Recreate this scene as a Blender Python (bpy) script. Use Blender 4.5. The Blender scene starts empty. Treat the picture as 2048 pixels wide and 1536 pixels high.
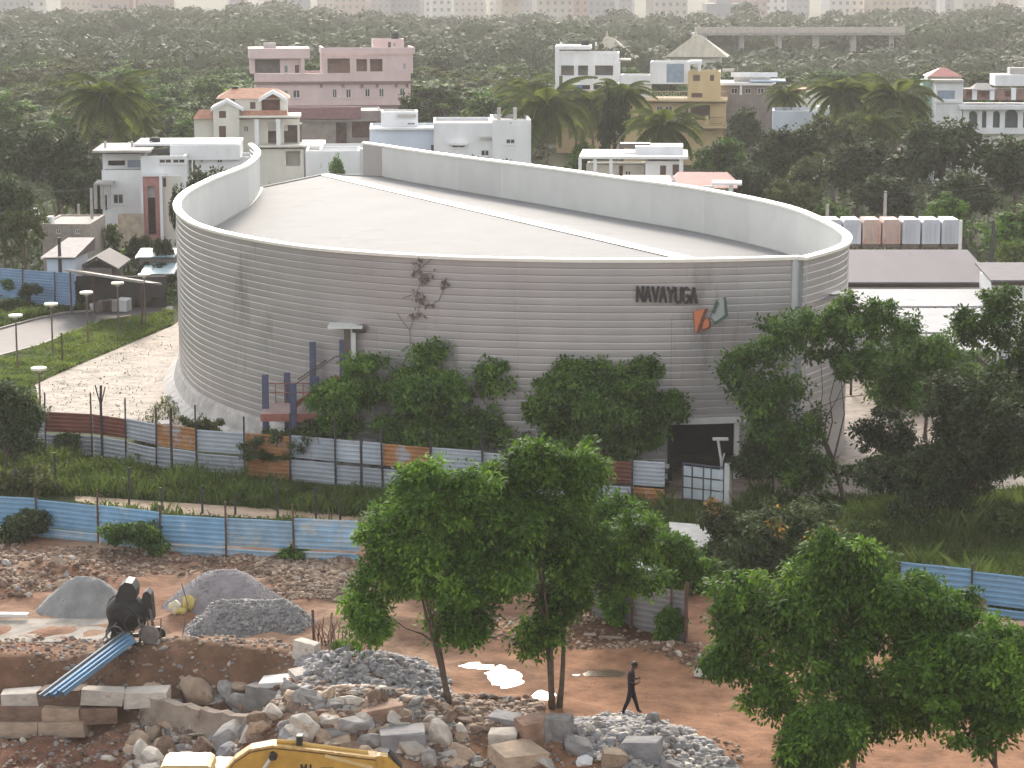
import bpy, bmesh, math, random
import numpy as np
from mathutils import Vector, Matrix
random.seed(11)
SC = bpy.context.scene
COL = SC.collection
R = math.radians
# ------------------------------------------------------------------ camera
CAM_H, FPX, PITCH = 23.7, 4620.0, math.atan(828 / 4620)
camd = bpy.data.cameras.new('camera')
camd.sensor_width = 36.0
camd.lens = 36.0 * FPX / 2048
camd.clip_start, camd.clip_end = 1.0, 9000
cam = bpy.data.objects.new('camera', camd)
cam.location = (0, 0, CAM_H)
cam.rotation_euler = (math.pi / 2 - PITCH, 0, 0)
COL.objects.link(cam)
SC.camera = cam
# ------------------------------------------------------------------ light
SUN_EL, SUN_AZ = 24.0, -4.0        # azimuth from +Y, negative = to the left
world = bpy.data.worlds.new('World'); SC.world = world; world.use_nodes = True
wn = world.node_tree
bg = wn.nodes['Background']
sky = wn.nodes.new('ShaderNodeTexSky'); sky.sky_type = 'NISHITA'; sky.sun_disc = False
sky.sun_elevation = R(SUN_EL); sky.sun_rotation = R(SUN_AZ)
sky.air_density = 1.0; sky.dust_density = 4.0; sky.ozone_density = 1.0; sky.altitude = 500
hs = wn.nodes.new('ShaderNodeHueSaturation'); hs.inputs['Saturation'].default_value = .14   # milky, hazy sky
wn.links.new(sky.outputs[0], hs.inputs['Color']); wn.links.new(hs.outputs[0], bg.inputs[0]); bg.inputs[1].default_value = 0.15
sund = bpy.data.lights.new('sun', 'SUN'); sund.energy = 1.3; sund.angle = R(10); sund.color = (1.0, .84, .66)
sun = bpy.data.objects.new('sun', sund)
sdir = Vector((math.sin(R(SUN_AZ)) * math.cos(R(SUN_EL)), math.cos(R(SUN_AZ)) * math.cos(R(SUN_EL)), math.sin(R(SUN_EL))))
sun.rotation_euler = sdir.to_track_quat('Z', 'Y').to_euler(); sun.location = (0, 0, 200)
COL.objects.link(sun)
SC.view_settings.view_transform = 'Standard'; SC.view_settings.look = 'None'
SC.view_settings.exposure = 1.35; SC.view_settings.gamma = 1.0
SC.view_settings.use_curve_mapping = False
SC.render.engine = 'CYCLES'
SC.cycles.max_bounces = 6; SC.cycles.transparent_max_bounces = 8; SC.cycles.volume_bounces = 0
SC.cycles.use_denoising = True
SC.cycles.sample_clamp_indirect = 4.0

# ------------------------------------------------------------------ projection helpers (photo pixels, 2048 x 1536)
CP, SP = math.cos(PITCH), math.sin(PITCH)
def ray(px, py):
    u, v = (px - 1024) / FPX, (768 - py) / FPX
    return (u, CP + v * SP, -SP + v * CP)
def P(px, py, z=0.0):
    d = ray(px, py); t = (z - CAM_H) / d[2]
    return Vector((d[0] * t, d[1] * t, z))
def W(px, py, D):
    d = ray(px, py); t = D / d[1]
    return Vector((d[0] * t, D, CAM_H + d[2] * t))
def mpp(D):                           # metres per photo pixel at distance D
    return D / FPX * 1.02

# ------------------------------------------------------------------ materials
MATS = {}
def mat(name, c, rough=.8, var=.14, scale=2.0, bump=0.0, bscale=None, metal=0.0, c2=None, streak=None, dirt=None, spec=.5, rnd=0.0, emit=None, coord='Object', detail=5, coat=0):
    if name in MATS: return MATS[name]
    m = bpy.data.materials.new(name); m.use_nodes = True
    nt = m.node_tree; N, L = nt.nodes, nt.links
    b = N['Principled BSDF']
    tc = N.new('ShaderNodeTexCoord'); mp = N.new('ShaderNodeMapping')
    L.new(tc.outputs[coord], mp.inputs[0])
    if streak: mp.inputs['Scale'].default_value = streak
    no = N.new('ShaderNodeTexNoise'); no.inputs['Scale'].default_value = scale; no.inputs['Detail'].default_value = detail
    no.inputs['Roughness'].default_value = .62
    L.new(mp.outputs[0], no.inputs[0])
    ca = [max(0, x * (1 - var)) for x in c]; cb = list(c2) if c2 else [min(1, x * (1 + var)) for x in c]
    rp = N.new('ShaderNodeValToRGB'); e = rp.color_ramp.elements
    e[0].position = .36; e[1].position = .66
    e[0].color = (*ca, 1); e[1].color = (*cb, 1)
    L.new(no.outputs[0], rp.inputs[0]); out = rp.outputs[0]
    if dirt:
        n2 = N.new('ShaderNodeTexNoise'); n2.inputs['Scale'].default_value = dirt[1]; n2.inputs['Detail'].default_value = 6; n2.inputs['Roughness'].default_value = .7
        L.new(mp.outputs[0], n2.inputs[0])
        r2 = N.new('ShaderNodeValToRGB'); r2.color_ramp.elements[0].position = dirt[2]; r2.color_ramp.elements[1].position = dirt[2] + .1
        L.new(n2.outputs[0], r2.inputs[0])
        mx = N.new('ShaderNodeMix'); mx.data_type = 'RGBA'
        L.new(r2.outputs[0], mx.inputs[0]); L.new(out, mx.inputs[6]); mx.inputs[7].default_value = (*dirt[0], 1); out = mx.outputs[2]
    if rnd:
        oi = N.new('ShaderNodeObjectInfo'); mr = N.new('ShaderNodeMapRange')
        mr.inputs[3].default_value = 1 - rnd; mr.inputs[4].default_value = 1 + rnd
        L.new(oi.outputs['Random'], mr.inputs[0])
        mu = N.new('ShaderNodeMix'); mu.data_type = 'RGBA'; mu.blend_type = 'MULTIPLY'; mu.inputs[0].default_value = 1
        L.new(out, mu.inputs[6]); L.new(mr.outputs[0], mu.inputs[7]); out = mu.outputs[2]
    L.new(out, b.inputs['Base Color'])
    b.inputs['Roughness'].default_value = rough; b.inputs['Metallic'].default_value = metal
    b.inputs['Specular IOR Level'].default_value = spec
    if coat: b.inputs['Coat Weight'].default_value = coat
    if bump:
        n3 = N.new('ShaderNodeTexNoise'); n3.inputs['Scale'].default_value = bscale or scale * 4; n3.inputs['Detail'].default_value = 5
        L.new(mp.outputs[0], n3.inputs[0])
        bp = N.new('ShaderNodeBump'); bp.inputs['Strength'].default_value = 1; bp.inputs['Distance'].default_value = bump
        L.new(n3.outputs[0], bp.inputs['Height']); L.new(bp.outputs[0], b.inputs['Normal'])
    MATS[name] = m
    return m

def leaf_mat(name, dark, mid, bright, trans=.35, sat=0):
    if name in MATS: return MATS[name]
    m = bpy.data.materials.new(name); m.use_nodes = True
    nt = m.node_tree; N, L = nt.nodes, nt.links
    b = N['Principled BSDF']; out = N['Material Output']
    at = N.new('ShaderNodeAttribute'); at.attribute_name = 'tone'
    rp = N.new('ShaderNodeValToRGB'); e = rp.color_ramp.elements
    e[0].color = (*dark, 1); e[1].color = (*bright, 1); k = e.new(.5); k.color = (*mid, 1)
    L.new(at.outputs['Fac'], rp.inputs[0])
    oi = N.new('ShaderNodeObjectInfo'); mr = N.new('ShaderNodeMapRange'); mr.inputs[3].default_value = .8; mr.inputs[4].default_value = 1.2
    L.new(oi.outputs['Random'], mr.inputs[0])
    mu = N.new('ShaderNodeMix'); mu.data_type = 'RGBA'; mu.blend_type = 'MULTIPLY'; mu.inputs[0].default_value = 1
    L.new(rp.outputs[0], mu.inputs[6]); L.new(mr.outputs[0], mu.inputs[7])
    L.new(mu.outputs[2], b.inputs['Base Color']); b.inputs['Roughness'].default_value = .7; b.inputs['Specular IOR Level'].default_value = .12
    tr = N.new('ShaderNodeBsdfTranslucent'); mh = N.new('ShaderNodeMix'); mh.data_type = 'RGBA'; mh.blend_type = 'MULTIPLY'; mh.inputs[0].default_value = 1
    L.new(mu.outputs[2], mh.inputs[6]); mh.inputs[7].default_value = (1.3, 1.35, .6, 1); L.new(mh.outputs[2], tr.inputs[0])
    ms = N.new('ShaderNodeMixShader'); ms.inputs[0].default_value = trans
    L.new(b.outputs[0], ms.inputs[1]); L.new(tr.outputs[0], ms.inputs[2]); L.new(ms.outputs[0], out.inputs[0])
    MATS[name] = m
    return m

def vcol_mat(name, rough=.95, bump=.03, bscale=6, spec=.08):
    m = bpy.data.materials.new(name); m.use_nodes = True
    nt = m.node_tree; N, L = nt.nodes, nt.links
    b = N['Principled BSDF']
    at = N.new('ShaderNodeAttribute'); at.attribute_name = 'soil_colour'
    tc = N.new('ShaderNodeTexCoord')
    no = N.new('ShaderNodeTexNoise'); no.inputs['Scale'].default_value = 1.3; no.inputs['Detail'].default_value = 9; no.inputs['Roughness'].default_value = .7
    L.new(tc.outputs['Object'], no.inputs[0])
    mr = N.new('ShaderNodeMapRange'); mr.inputs[1].default_value = .3; mr.inputs[2].default_value = .7; mr.inputs[3].default_value = .62; mr.inputs[4].default_value = 1.35
    L.new(no.outputs[0], mr.inputs[0])
    mu = N.new('ShaderNodeMix'); mu.data_type = 'RGBA'; mu.blend_type = 'MULTIPLY'; mu.inputs[0].default_value = 1
    L.new(at.outputs['Color'], mu.inputs[6]); L.new(mr.outputs[0], mu.inputs[7])
    L.new(mu.outputs[2], b.inputs['Base Color']); b.inputs['Roughness'].default_value = rough; b.inputs['Specular IOR Level'].default_value = spec
    n3 = N.new('ShaderNodeTexNoise'); n3.inputs['Scale'].default_value = bscale; n3.inputs['Detail'].default_value = 6
    L.new(tc.outputs['Object'], n3.inputs[0])
    bp = N.new('ShaderNodeBump'); bp.inputs['Distance'].default_value = bump; bp.inputs['Strength'].default_value = 1
    L.new(n3.outputs[0], bp.inputs['Height']); L.new(bp.outputs[0], b.inputs['Normal'])
    return m

# ------------------------------------------------------------------ objects
def link(o, parent=None):
    COL.objects.link(o)
    if parent is not None: o.parent = parent
    return o
def props(o, label=None, cat=None, group=None, kind=None):
    if label: o['label'] = label
    if cat: o['category'] = cat
    if group: o['group'] = group
    if kind: o['kind'] = kind
    return o
def thing(name, label, cat, loc=(0, 0, 0), rz=0.0, group=None):
    o = bpy.data.objects.new(name, None); o.empty_display_size = .3
    o.location = loc; o.rotation_euler = (0, 0, rz); link(o)
    return props(o, label, cat, group)
def obj(name, me, parent=None, loc=None, rot=None, scale=None):
    o = bpy.data.objects.new(name, me); link(o, parent)
    if loc is not None: o.location = loc
    if rot is not None: o.rotation_euler = rot
    if scale is not None: o.scale = scale
    return o
def copy_tree(o, parent=None):
    c = o.copy(); COL.objects.link(c)
    if parent is not None: c.parent = parent
    for ch in list(o.children): copy_tree(ch, c)
    return c

class MB:
    def __init__(s): s.v = []; s.f = []; s.m = []
    def quad(s, a, b, c, d, mi=0):
        n = len(s.v); s.v += [tuple(a), tuple(b), tuple(c), tuple(d)]; s.f.append((n, n + 1, n + 2, n + 3)); s.m.append(mi)
    def poly(s, pts, mi=0):
        n = len(s.v); s.v += [tuple(p) for p in pts]; s.f.append(tuple(range(n, n + len(pts)))); s.m.append(mi)
    def box(s, x0, x1, y0, y1, z0, z1, mi=0, M=None):
        n = len(s.v)
        pts = [(x0, y0, z0), (x1, y0, z0), (x1, y1, z0), (x0, y1, z0), (x0, y0, z1), (x1, y0, z1), (x1, y1, z1), (x0, y1, z1)]
        if M is not None: pts = [tuple(M @ Vector(p)) for p in pts]
        s.v += pts
        for q in ((0, 3, 2, 1), (4, 5, 6, 7), (0, 1, 5, 4), (1, 2, 6, 5), (2, 3, 7, 6), (3, 0, 4, 7)):
            s.f.append(tuple(n + i for i in q)); s.m.append(mi)
    def bar(s, a, b, w, h, mi=0):          # rectangular bar between two points
        a, b = Vector(a), Vector(b); d = b - a; ln = d.length
        q = d.to_track_quat('Y', 'Z').to_matrix().to_4x4(); q.translation = a
        s.box(-w / 2, w / 2, 0, ln, -h / 2, h / 2, mi, q)
    def tube(s, pts, rad, n=8, mi=0, cap=True):
        pts = [Vector(p) for p in pts]
        if not hasattr(rad, '__len__'): rad = [rad] * len(pts)
        st = len(s.v); ref = None
        for i, p in enumerate(pts):
            d = (pts[min(i + 1, len(pts) - 1)] - pts[max(i - 1, 0)]).normalized()
            if ref is None: ref = d.orthogonal().normalized()
            ref = (ref - d * ref.dot(d)).normalized(); bn = d.cross(ref)
            for k in range(n):
                a = 2 * math.pi * k / n
                s.v.append(tuple(p + (ref * math.cos(a) + bn * math.sin(a)) * rad[i]))
        for i in range(len(pts) - 1):
            for k in range(n):
                k2 = (k + 1) % n
                s.f.append((st + i * n + k, st + i * n + k2, st + (i + 1) * n + k2, st + (i + 1) * n + k)); s.m.append(mi)
        if cap:
            s.f.append(tuple(st + k for k in range(n))[::-1]); s.m.append(mi)
            s.f.append(tuple(st + (len(pts) - 1) * n + k for k in range(n))); s.m.append(mi)
    def prism(s, poly, y0, y1, mi=0):       # poly in (x,z), extruded along y
        n = len(s.v); k = len(poly)
        s.v += [(x, y0, z) for x, z in poly] + [(x, y1, z) for x, z in poly]
        s.f.append(tuple(n + i for i in range(k))); s.m.append(mi)
        s.f.append(tuple(n + k + i for i in range(k))[::-1]); s.m.append(mi)
        for i in range(k):
            j = (i + 1) % k; s.f.append((n + i, n + k + i, n + k + j, n + j)); s.m.append(mi)
    def lathe(s, prof, n=12, c=(0, 0), mi=0):  # prof: (r,z)
        st = len(s.v)
        for r, z in prof:
            for k in range(n):
                a = 2 * math.pi * k / n; s.v.append((c[0] + r * math.cos(a), c[1] + r * math.sin(a), z))
        for i in range(len(prof) - 1):
            for k in range(n):
                k2 = (k + 1) % n; s.f.append((st + i * n + k, st + i * n + k2, st + (i + 1) * n + k2, st + (i + 1) * n + k)); s.m.append(mi)
    def mesh(s, name, mats, smooth=False):
        me = bpy.data.meshes.new(name); me.from_pydata(s.v, [], s.f)
        for m in (mats if isinstance(mats, (list, tuple)) else [mats]): me.materials.append(m)
        me.polygons.foreach_set('material_index', s.m)
        if smooth: me.polygons.foreach_set('use_smooth', [True] * len(s.f))
        me.update(); return me
    def build(s, name, mats, parent=None, loc=None, smooth=False, rot=None):
        return obj(name, s.mesh(name, mats, smooth), parent, loc, rot)

def np_mesh(name, V, F, mats, tone=None, mi=None, smooth=False):
    """V (n,3) array, F (m,k) array of equal-sized faces"""
    me = bpy.data.meshes.new(name)
    n, (m, k) = len(V), F.shape
    me.vertices.add(n); me.vertices.foreach_set('co', np.asarray(V, np.float32).ravel())
    me.loops.add(m * k); me.loops.foreach_set('vertex_index', F.astype(np.int32).ravel())
    me.polygons.add(m); me.polygons.foreach_set('loop_start', np.arange(0, m * k, k, dtype=np.int32))
    for q in (mats if isinstance(mats, (list, tuple)) else [mats]): me.materials.append(q)
    if mi is not None: me.polygons.foreach_set('material_index', np.asarray(mi, np.int32))
    if smooth: me.polygons.foreach_set('use_smooth', np.ones(m, bool))
    me.update(calc_edges=True)
    if tone is not None:
        a = me.attributes.new('tone', 'FLOAT', 'POINT'); a.data.foreach_set('value', np.asarray(tone, np.float32))
    return me

def vnoise(x, y, s=1.0, seed=0):
    """cheap smooth value noise, numpy"""
    x = np.asarray(x, float) * s; y = np.asarray(y, float) * s
    xi, yi = np.floor(x), np.floor(y); xf, yf = x - xi, y - yi
    def h(a, b):
        q = np.sin(a * 127.1 + b * 311.7 + seed * 74.7) * 43758.5453
        return q - np.floor(q)
    u = xf * xf * (3 - 2 * xf); v = yf * yf * (3 - 2 * yf)
    return (h(xi, yi) * (1 - u) + h(xi + 1, yi) * u) * (1 - v) + (h(xi, yi + 1) * (1 - u) + h(xi + 1, yi + 1) * u) * v

def sstep(a, b, x):
    t = np.clip((x - a) / (b - a), 0, 1); return t * t * (3 - 2 * t)

def in_poly(x, y, poly):
    x = np.asarray(x, float); y = np.asarray(y, float); r = np.zeros(x.shape, bool); n = len(poly)
    for i in range(n):
        x0, y0 = poly[i][0], poly[i][1]; x1, y1 = poly[(i + 1) % n][0], poly[(i + 1) % n][1]
        if y0 == y1: continue
        r ^= ((y0 > y) != (y1 > y)) & (x < (x1 - x0) * (y - y0) / (y1 - y0) + x0)
    return r

# ------------------------------------------------------------------ terrain height
# mounds of soil: (x, y, rx, ry, height)
def mound(px, py, wpx, dm, h):
    c = P(px, py); return (c.x, c.y, wpx * mpp(c.y) / 2, dm / 2, h)
PUDDLES = [(1012, 1352, 76, 36), (952, 1333, 76, 10), (1085, 1395, 40, 22), (1205, 1348, 80, 12)]
MOUNDS = [mound(730, 1370, 300, 4.0, 1.0), mound(770, 1275, 330, 3.4, .75), mound(480, 1330, 420, 4.5, .55), mound(1150, 1262, 360, 2.2, .5), mound(1330, 1310, 220, 1.6, .45),
          mound(560, 1490, 560, 7.0, 1.35), mound(1200, 1515, 520, 5.5, .8), mound(850, 1470, 420, 5, .9), mound(320, 1330, 330, 3.5, .6),
          mound(60, 1150, 360, 6, .5), mound(620, 1160, 300, 5, .35), mound(1040, 1425, 330, 2.6, .45), mound(1900, 1090, 500, 7, 1.2)]
def gh(x, y):
    x = np.asarray(x, float); y = np.asarray(y, float)
    z = np.zeros(np.broadcast(x, y).shape)
    for cx, cy, rx, ry, h in MOUNDS:
        d = ((x - cx) / rx) ** 2 + ((y - cy) / ry) ** 2
        z = z + h * np.exp(-d * 1.3)
    pit = sstep(77.9 + .9 * (vnoise(x, y, .8, 3) - .5) + .5 * (vnoise(x, y, 2.1, 4) - .5), 76.0, y) * sstep(-6.5, -9.5, x)
    z = z - 2.1 * pit
    near = sstep(96, 92, y)
    rough = .09 + .22 * np.clip(pit * 2, 0, 1) + .10 * sstep(-3, -9, x) * near
    z = z + near * rough * ((vnoise(x, y, .9, 1) - .5) * 1.6 + (vnoise(x, y, 2.3, 2) - .5) * .9 + (vnoise(x, y, 5.5, 5) - .5) * .35)
    return z
_gh0 = gh
def gh(x, y):
    """terrain with shallow basins where the puddles lie"""
    x = np.asarray(x, float); y = np.asarray(y, float); z = _gh0(x, y)
    for px, py, w, h in PUDDLES:
        c = P(px, py); rx = w * mpp(c.y) / 2; ry = abs(P(px, py - h / 2).y - P(px, py + h / 2).y) / 2
        q = np.sqrt(((x - c.x) / (rx * 1.25)) ** 2 + ((y - c.y) / (ry * 1.25)) ** 2); k = sstep(2.2, 1.0, q)
        z = z * (1 - k) + k * (.03 + .05 * (vnoise(x, y, 2.2, 9) - .5) + .03 * (vnoise(x, y, 6, 9) - .5) - .09 * np.clip(1 - q, 0, 1))
    return z
def gz(x, y): return float(gh(np.array([x]), np.array([y]))[0])
def G(px, py):
    """the point where the photo ray meets the terrain"""
    d = ray(px, py); t0 = (3.5 - CAM_H) / d[2]; t1 = (-3.0 - CAM_H) / d[2]
    ts = np.linspace(t0, t1, 160); zz = CAM_H + d[2] * ts; hh = gh(d[0] * ts, d[1] * ts)
    i = int(np.argmax(zz <= hh)) if np.any(zz <= hh) else 159
    t = ts[i]; return Vector((d[0] * t, d[1] * t, float(hh[i])))
# ================================================================== GROUND AND SETTING
YARD = [P(88, 850), P(70, 770), P(130, 742), P(345, 652), Vector((-21, 190, 0)), Vector((60, 190, 0)), Vector((60, 104, 0)), P(1500, 1005), P(1200, 990), P(900, 950), P(500, 905), P(200, 868)]
def build_ground():
    xs = np.concatenate([-np.geomspace(4000, 34, 26), np.arange(-33, 33, .3), np.geomspace(34, 4000, 26)])
    ys = np.concatenate([np.linspace(-300, 54, 10), np.arange(58, 126, .3), np.geomspace(127, 7000, 60)])
    X, Y = np.meshgrid(xs, ys); Z = gh(X, Y)
    nx, ny = len(xs), len(ys)
    V = np.stack([X.ravel(), Y.ravel(), Z.ravel()], 1)
    i = np.arange(nx * (ny - 1)).reshape(ny - 1, nx)[:, :-1].ravel()
    F = np.stack([i, i + 1, i + nx + 1, i + nx], 1)
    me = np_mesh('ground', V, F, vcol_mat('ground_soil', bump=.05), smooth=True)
    x, y = V[:, 0], V[:, 1]
    n1 = vnoise(x, y, .35, 7)[:, None]; n2 = vnoise(x, y, 1.7, 8)[:, None]
    orange = np.array([.345, .185, .11]); red = np.array([.245, .125, .08]); pale = np.array([.34, .24, .17]); green = np.array([.05, .065, .025]); dirt = np.array([.26, .19, .13])
    c = orange * (1 - .3 * n2) + 0 * n1
    left = sstep(2, -7, x)[:, None]
    c = c * (1 - left) + left * (red * (1 - n1) + pale * n1 * 1.0)
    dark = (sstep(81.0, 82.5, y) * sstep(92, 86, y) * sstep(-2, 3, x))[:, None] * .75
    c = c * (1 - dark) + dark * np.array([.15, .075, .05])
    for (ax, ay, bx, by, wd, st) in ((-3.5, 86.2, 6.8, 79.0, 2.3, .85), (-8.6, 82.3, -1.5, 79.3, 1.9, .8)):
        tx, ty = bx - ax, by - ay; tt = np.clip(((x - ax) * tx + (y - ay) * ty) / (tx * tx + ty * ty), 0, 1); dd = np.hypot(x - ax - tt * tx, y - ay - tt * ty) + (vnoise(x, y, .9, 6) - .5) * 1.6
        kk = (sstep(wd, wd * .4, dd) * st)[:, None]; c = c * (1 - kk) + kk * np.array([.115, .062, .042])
    pit = (sstep(77.5, 74.5, y) * sstep(-6, -9, x))[:, None]
    c = c * (1 - pit) + pit * (red * .95 * n2 + np.array([.2, .11, .08]) * (1 - n2))
    g = sstep(96, 99, y + 3 * vnoise(x, y, .3, 4))[:, None]
    c = c * (1 - g) + g * (green * n2 + green * 1.3 * (1 - n2))
    far = sstep(150, 190, y)[:, None] * .6
    c = c * (1 - far) + far * np.array([.045, .045, .024])
    for px, py, w, h in PUDDLES:
        q = P(px, py); dd = np.hypot((x - q.x) / (w * mpp(q.y) / 2), (y - q.y) / (abs(P(px, py - h / 2).y - P(px, py + h / 2).y) / 2)); kk = (sstep(2.3, 1.1, dd + (vnoise(x, y, 1.4, 12) - .5) * .8) * .55)[:, None]
        c = c * (1 - kk) + kk * np.array([.13, .08, .055])
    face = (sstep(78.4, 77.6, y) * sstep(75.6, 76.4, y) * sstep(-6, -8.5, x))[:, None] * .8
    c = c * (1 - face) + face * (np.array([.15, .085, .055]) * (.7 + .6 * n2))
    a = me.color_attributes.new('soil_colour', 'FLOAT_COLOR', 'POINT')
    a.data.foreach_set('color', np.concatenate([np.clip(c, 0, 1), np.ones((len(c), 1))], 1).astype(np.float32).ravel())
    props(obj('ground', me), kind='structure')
build_ground()

def sheet(name, pts, z, m, kind='structure', sub=0):
    b = MB(); b.poly([(p[0], p[1], z) for p in pts]); o = b.build(name, m); props(o, kind=kind); return o
yard_m = mat('yard_sand', (.20, .155, .12), rough=.7, var=.3, scale=.6, c2=(.30, .24, .19), bump=.14, bscale=1.3, dirt=((.09, .075, .055), .5, .54), spec=.2, detail=9)
sheet('yard', YARD, .012, yard_m)
road_m = mat('asphalt', (.085, .08, .085), rough=.75, var=.12, scale=1.0, bump=.01, bscale=30)
ROAD = [P(-400, 780), P(-120, 700), P(0, 657), P(70, 638), P(130, 625), P(240, 617), P(345, 613), P(345, 622), P(260, 632), P(200, 643), P(150, 663), P(75, 692), P(0, 712), P(-120, 748), P(-300, 830)]
sheet('road', ROAD, .016, road_m)
b = MB(); pts = [P(-120, 702), P(0, 659), P(70, 640), P(130, 627), P(240, 619)]
b2 = [P(-120, 748), P(0, 713), P(75, 693.5), P(150, 664.5), P(200, 644.5), P(260, 633.5)]
for s in (pts, b2):
    for p, q in zip(s, s[1:]): b.bar((p.x, p.y, .06), (q.x, q.y, .06), .18, .14)
props(b.build('kerb', mat('kerb_concrete', (.33, .31, .28), var=.2)), kind='structure')
# white painted edge block by the road
dirt_strip = [P(150, 992), P(420, 1010), P(760, 1032), P(760, 1046), P(560, 1039), P(400, 1031), P(260, 1022), P(150, 1002)]
sheet('dirt_path', dirt_strip, .014, mat('pale_dirt', (.40, .29, .20), var=.2, scale=1.2, bump=.03))

# puddles: still water lying in shallow ruts
def puddle(px, py, w, h, seed):
    rnd = random.Random(seed); b = MB(); pts = []
    n = 26; ph = [rnd.uniform(0, 6.28) for _ in range(3)]
    c = P(px, py)
    for k in range(n):
        a = 2 * math.pi * k / n; r = 1 + .16 * math.sin(2 * a + ph[0]) + .12 * math.sin(3 * a + ph[1]) + .08 * math.sin(5 * a + ph[2])
        q = P(px + w / 2 * r * math.cos(a), py + h / 2 * r * math.sin(a)); pts.append((q.x, q.y, 0))
    zz = .018
    b.poly([(p[0], p[1], zz) for p in pts][::-1])
    return zz, b
wat = bpy.data.materials.new('puddle_water'); wat.use_nodes = True
wb = wat.node_tree.nodes['Principled BSDF']; wb.inputs['Base Color'].default_value = (.16, .12, .09, 1); wb.inputs['Roughness'].default_value = .12; wb.inputs['IOR'].default_value = 1.33
wb.inputs['Specular IOR Level'].default_value = 1.0; wb.inputs['Coat Weight'].default_value = 1.0; wb.inputs['Coat Roughness'].default_value = .14
for i, (px, py, w, h) in enumerate(PUDDLES):
    zz, b = puddle(px, py, w * 1.25, h * 1.25, i + 5); b.build('puddle', wat)['kind'] = 'structure'
# ================================================================== THE RIBBED HALL
HT, ZE, ZR = 10.4, 7.3, 8.35           # rim, eaves, ridge
RIM_A = [(500, 290), (511, 300), (512, 312), (492, 330), (462, 343), (430, 355), (397, 370), (370, 385), (354, 402), (353, 420), (372, 440), (405, 456), (480, 475),
         (600, 495), (740, 508), (900, 517), (1050, 521), (1200, 523), (1400, 522), (1600, 517)]
RIM_B = [(1606, 519), (1645, 509), (1678, 498), (1696, 486), (1692, 467), (1640, 438), (1560, 410), (1400, 378), (1250, 358), (1100, 337), (950, 318), (840, 303), (780, 294), (730, 287)]
def resample(pix, step=.7):
    pts = [np.array([P(a, b, HT).x, P(a, b, HT).y]) for a, b in pix]
    out = []
    for i in range(len(pts) - 1):
        p0 = pts[max(i - 1, 0)]; p1 = pts[i]; p2 = pts[i + 1]; p3 = pts[min(i + 2, len(pts) - 1)]
        for t in np.linspace(0, 1, 24, endpoint=False):
            out.append(.5 * ((2 * p1) + (-p0 + p2) * t + (2 * p0 - 5 * p1 + 4 * p2 - p3) * t * t + (-p0 + 3 * p1 - 3 * p2 + p3) * t ** 3))
    out.append(pts[-1]); out = np.array(out)
    for _ in range(4):                      # smooth the hand-read points
        out[1:-1] = .25 * out[:-2] + .5 * out[1:-1] + .25 * out[2:]
    d = np.concatenate([[0], np.cumsum(np.linalg.norm(np.diff(out, axis=0), axis=1))])
    s = np.linspace(0, d[-1], int(d[-1] / step) + 2)
    return np.stack([np.interp(s, d, out[:, 0]), np.interp(s, d, out[:, 1])], 1), s
class Path:
    def __init__(s, pix):
        s.p, s.s = resample(pix); t = np.gradient(s.p, axis=0); t /= np.linalg.norm(t, axis=1)[:, None]
        s.n = np.stack([t[:, 1], -t[:, 0]], 1); s.t = t
    def at(s, q, off=0.0):
        x = np.interp(q, s.s, s.p[:, 0]); y = np.interp(q, s.s, s.p[:, 1])
        nx = np.interp(q, s.s, s.n[:, 0]); ny = np.interp(q, s.s, s.n[:, 1]); l = math.hypot(nx, ny)
        return (x + nx / l * off, y + ny / l * off)
    def hit(s, px, py):                     # where the photo ray meets the wall's outer face -> (arc length, z)
        d = ray(px, py); best = None
        X, Y = s.p[:, 0], s.p[:, 1]
        k = X * d[1] - Y * d[0]
        for i in np.where(np.sign(k[:-1]) != np.sign(k[1:]))[0]:
            f = k[i] / (k[i] - k[i + 1]); y = Y[i] + f * (Y[i + 1] - Y[i]); t = y / d[1]
            if best is None or y < best[2]: best = (s.s[i] + f * (s.s[i + 1] - s.s[i]), CAM_H + d[2] * t, y)
        return best[0], best[1]
PA, PB = Path(RIM_A), Path(RIM_B)
hall = thing('ribbed_hall', 'large curved grey hall clad in horizontal metal ribs with a pale roof', 'hall')
clad_m = mat('ribbed_cladding', (.415, .39, .388), rough=.36, var=.05, scale=.5, metal=.35, streak=(1, 1, .25), dirt=((.27, .25, .24), .35, .6), rnd=.05, spec=.5)
liner_m = mat('parapet_lining', (.58, .585, .56), rough=.5, var=.05, scale=.4, rnd=.05)
cap_m = mat('rim_cap_metal', (.86, .83, .76), rough=.4, var=.04, metal=.35)
roof_m = mat('roof_sheet', (.20, .205, .213), rough=.8, var=.05, scale=.25, streak=(1, 1, 1), dirt=((.165, .168, .175), .15, .58), spec=.2)
dark_m = mat('dark_void', (.02, .018, .018), rough=.9)
trim_m = mat('pale_trim', (.62, .62, .60), rough=.45, var=.06)
PITCHC = HT / 30
NC = 30
PROF = [(0, 0.0), (.009, .010), (.05, .012), (.17, .014), (.30, .012), (.338, .010), (HT / 30, 0.0)]
def course(path, s0, s1, c, prof=PROF):
    n = max(2, int((s1 - s0) / .9)); V = []; F = []
    q = np.linspace(s0, s1, n + 1)
    for a in q:
        for dz, off in prof:
            x, y = path.at(a, off); V.append((x, y, c * PITCHC + dz))
    k = len(prof)
    for i in range(n):
        for j in range(k - 1):
            a = i * k + j; F.append((a, a + k, a + k + 1, a + 1))
    me = bpy.data.meshes.new('cladding_panel'); me.from_pydata(V, [], F); me.materials.append(clad_m)
    me.polygons.foreach_set('use_smooth', [True] * len(F)); me.update()
    return me
sL = [PA.s[i] for i in range(len(PA.s)) if PA.p[i, 1] < 141][0]
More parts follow.
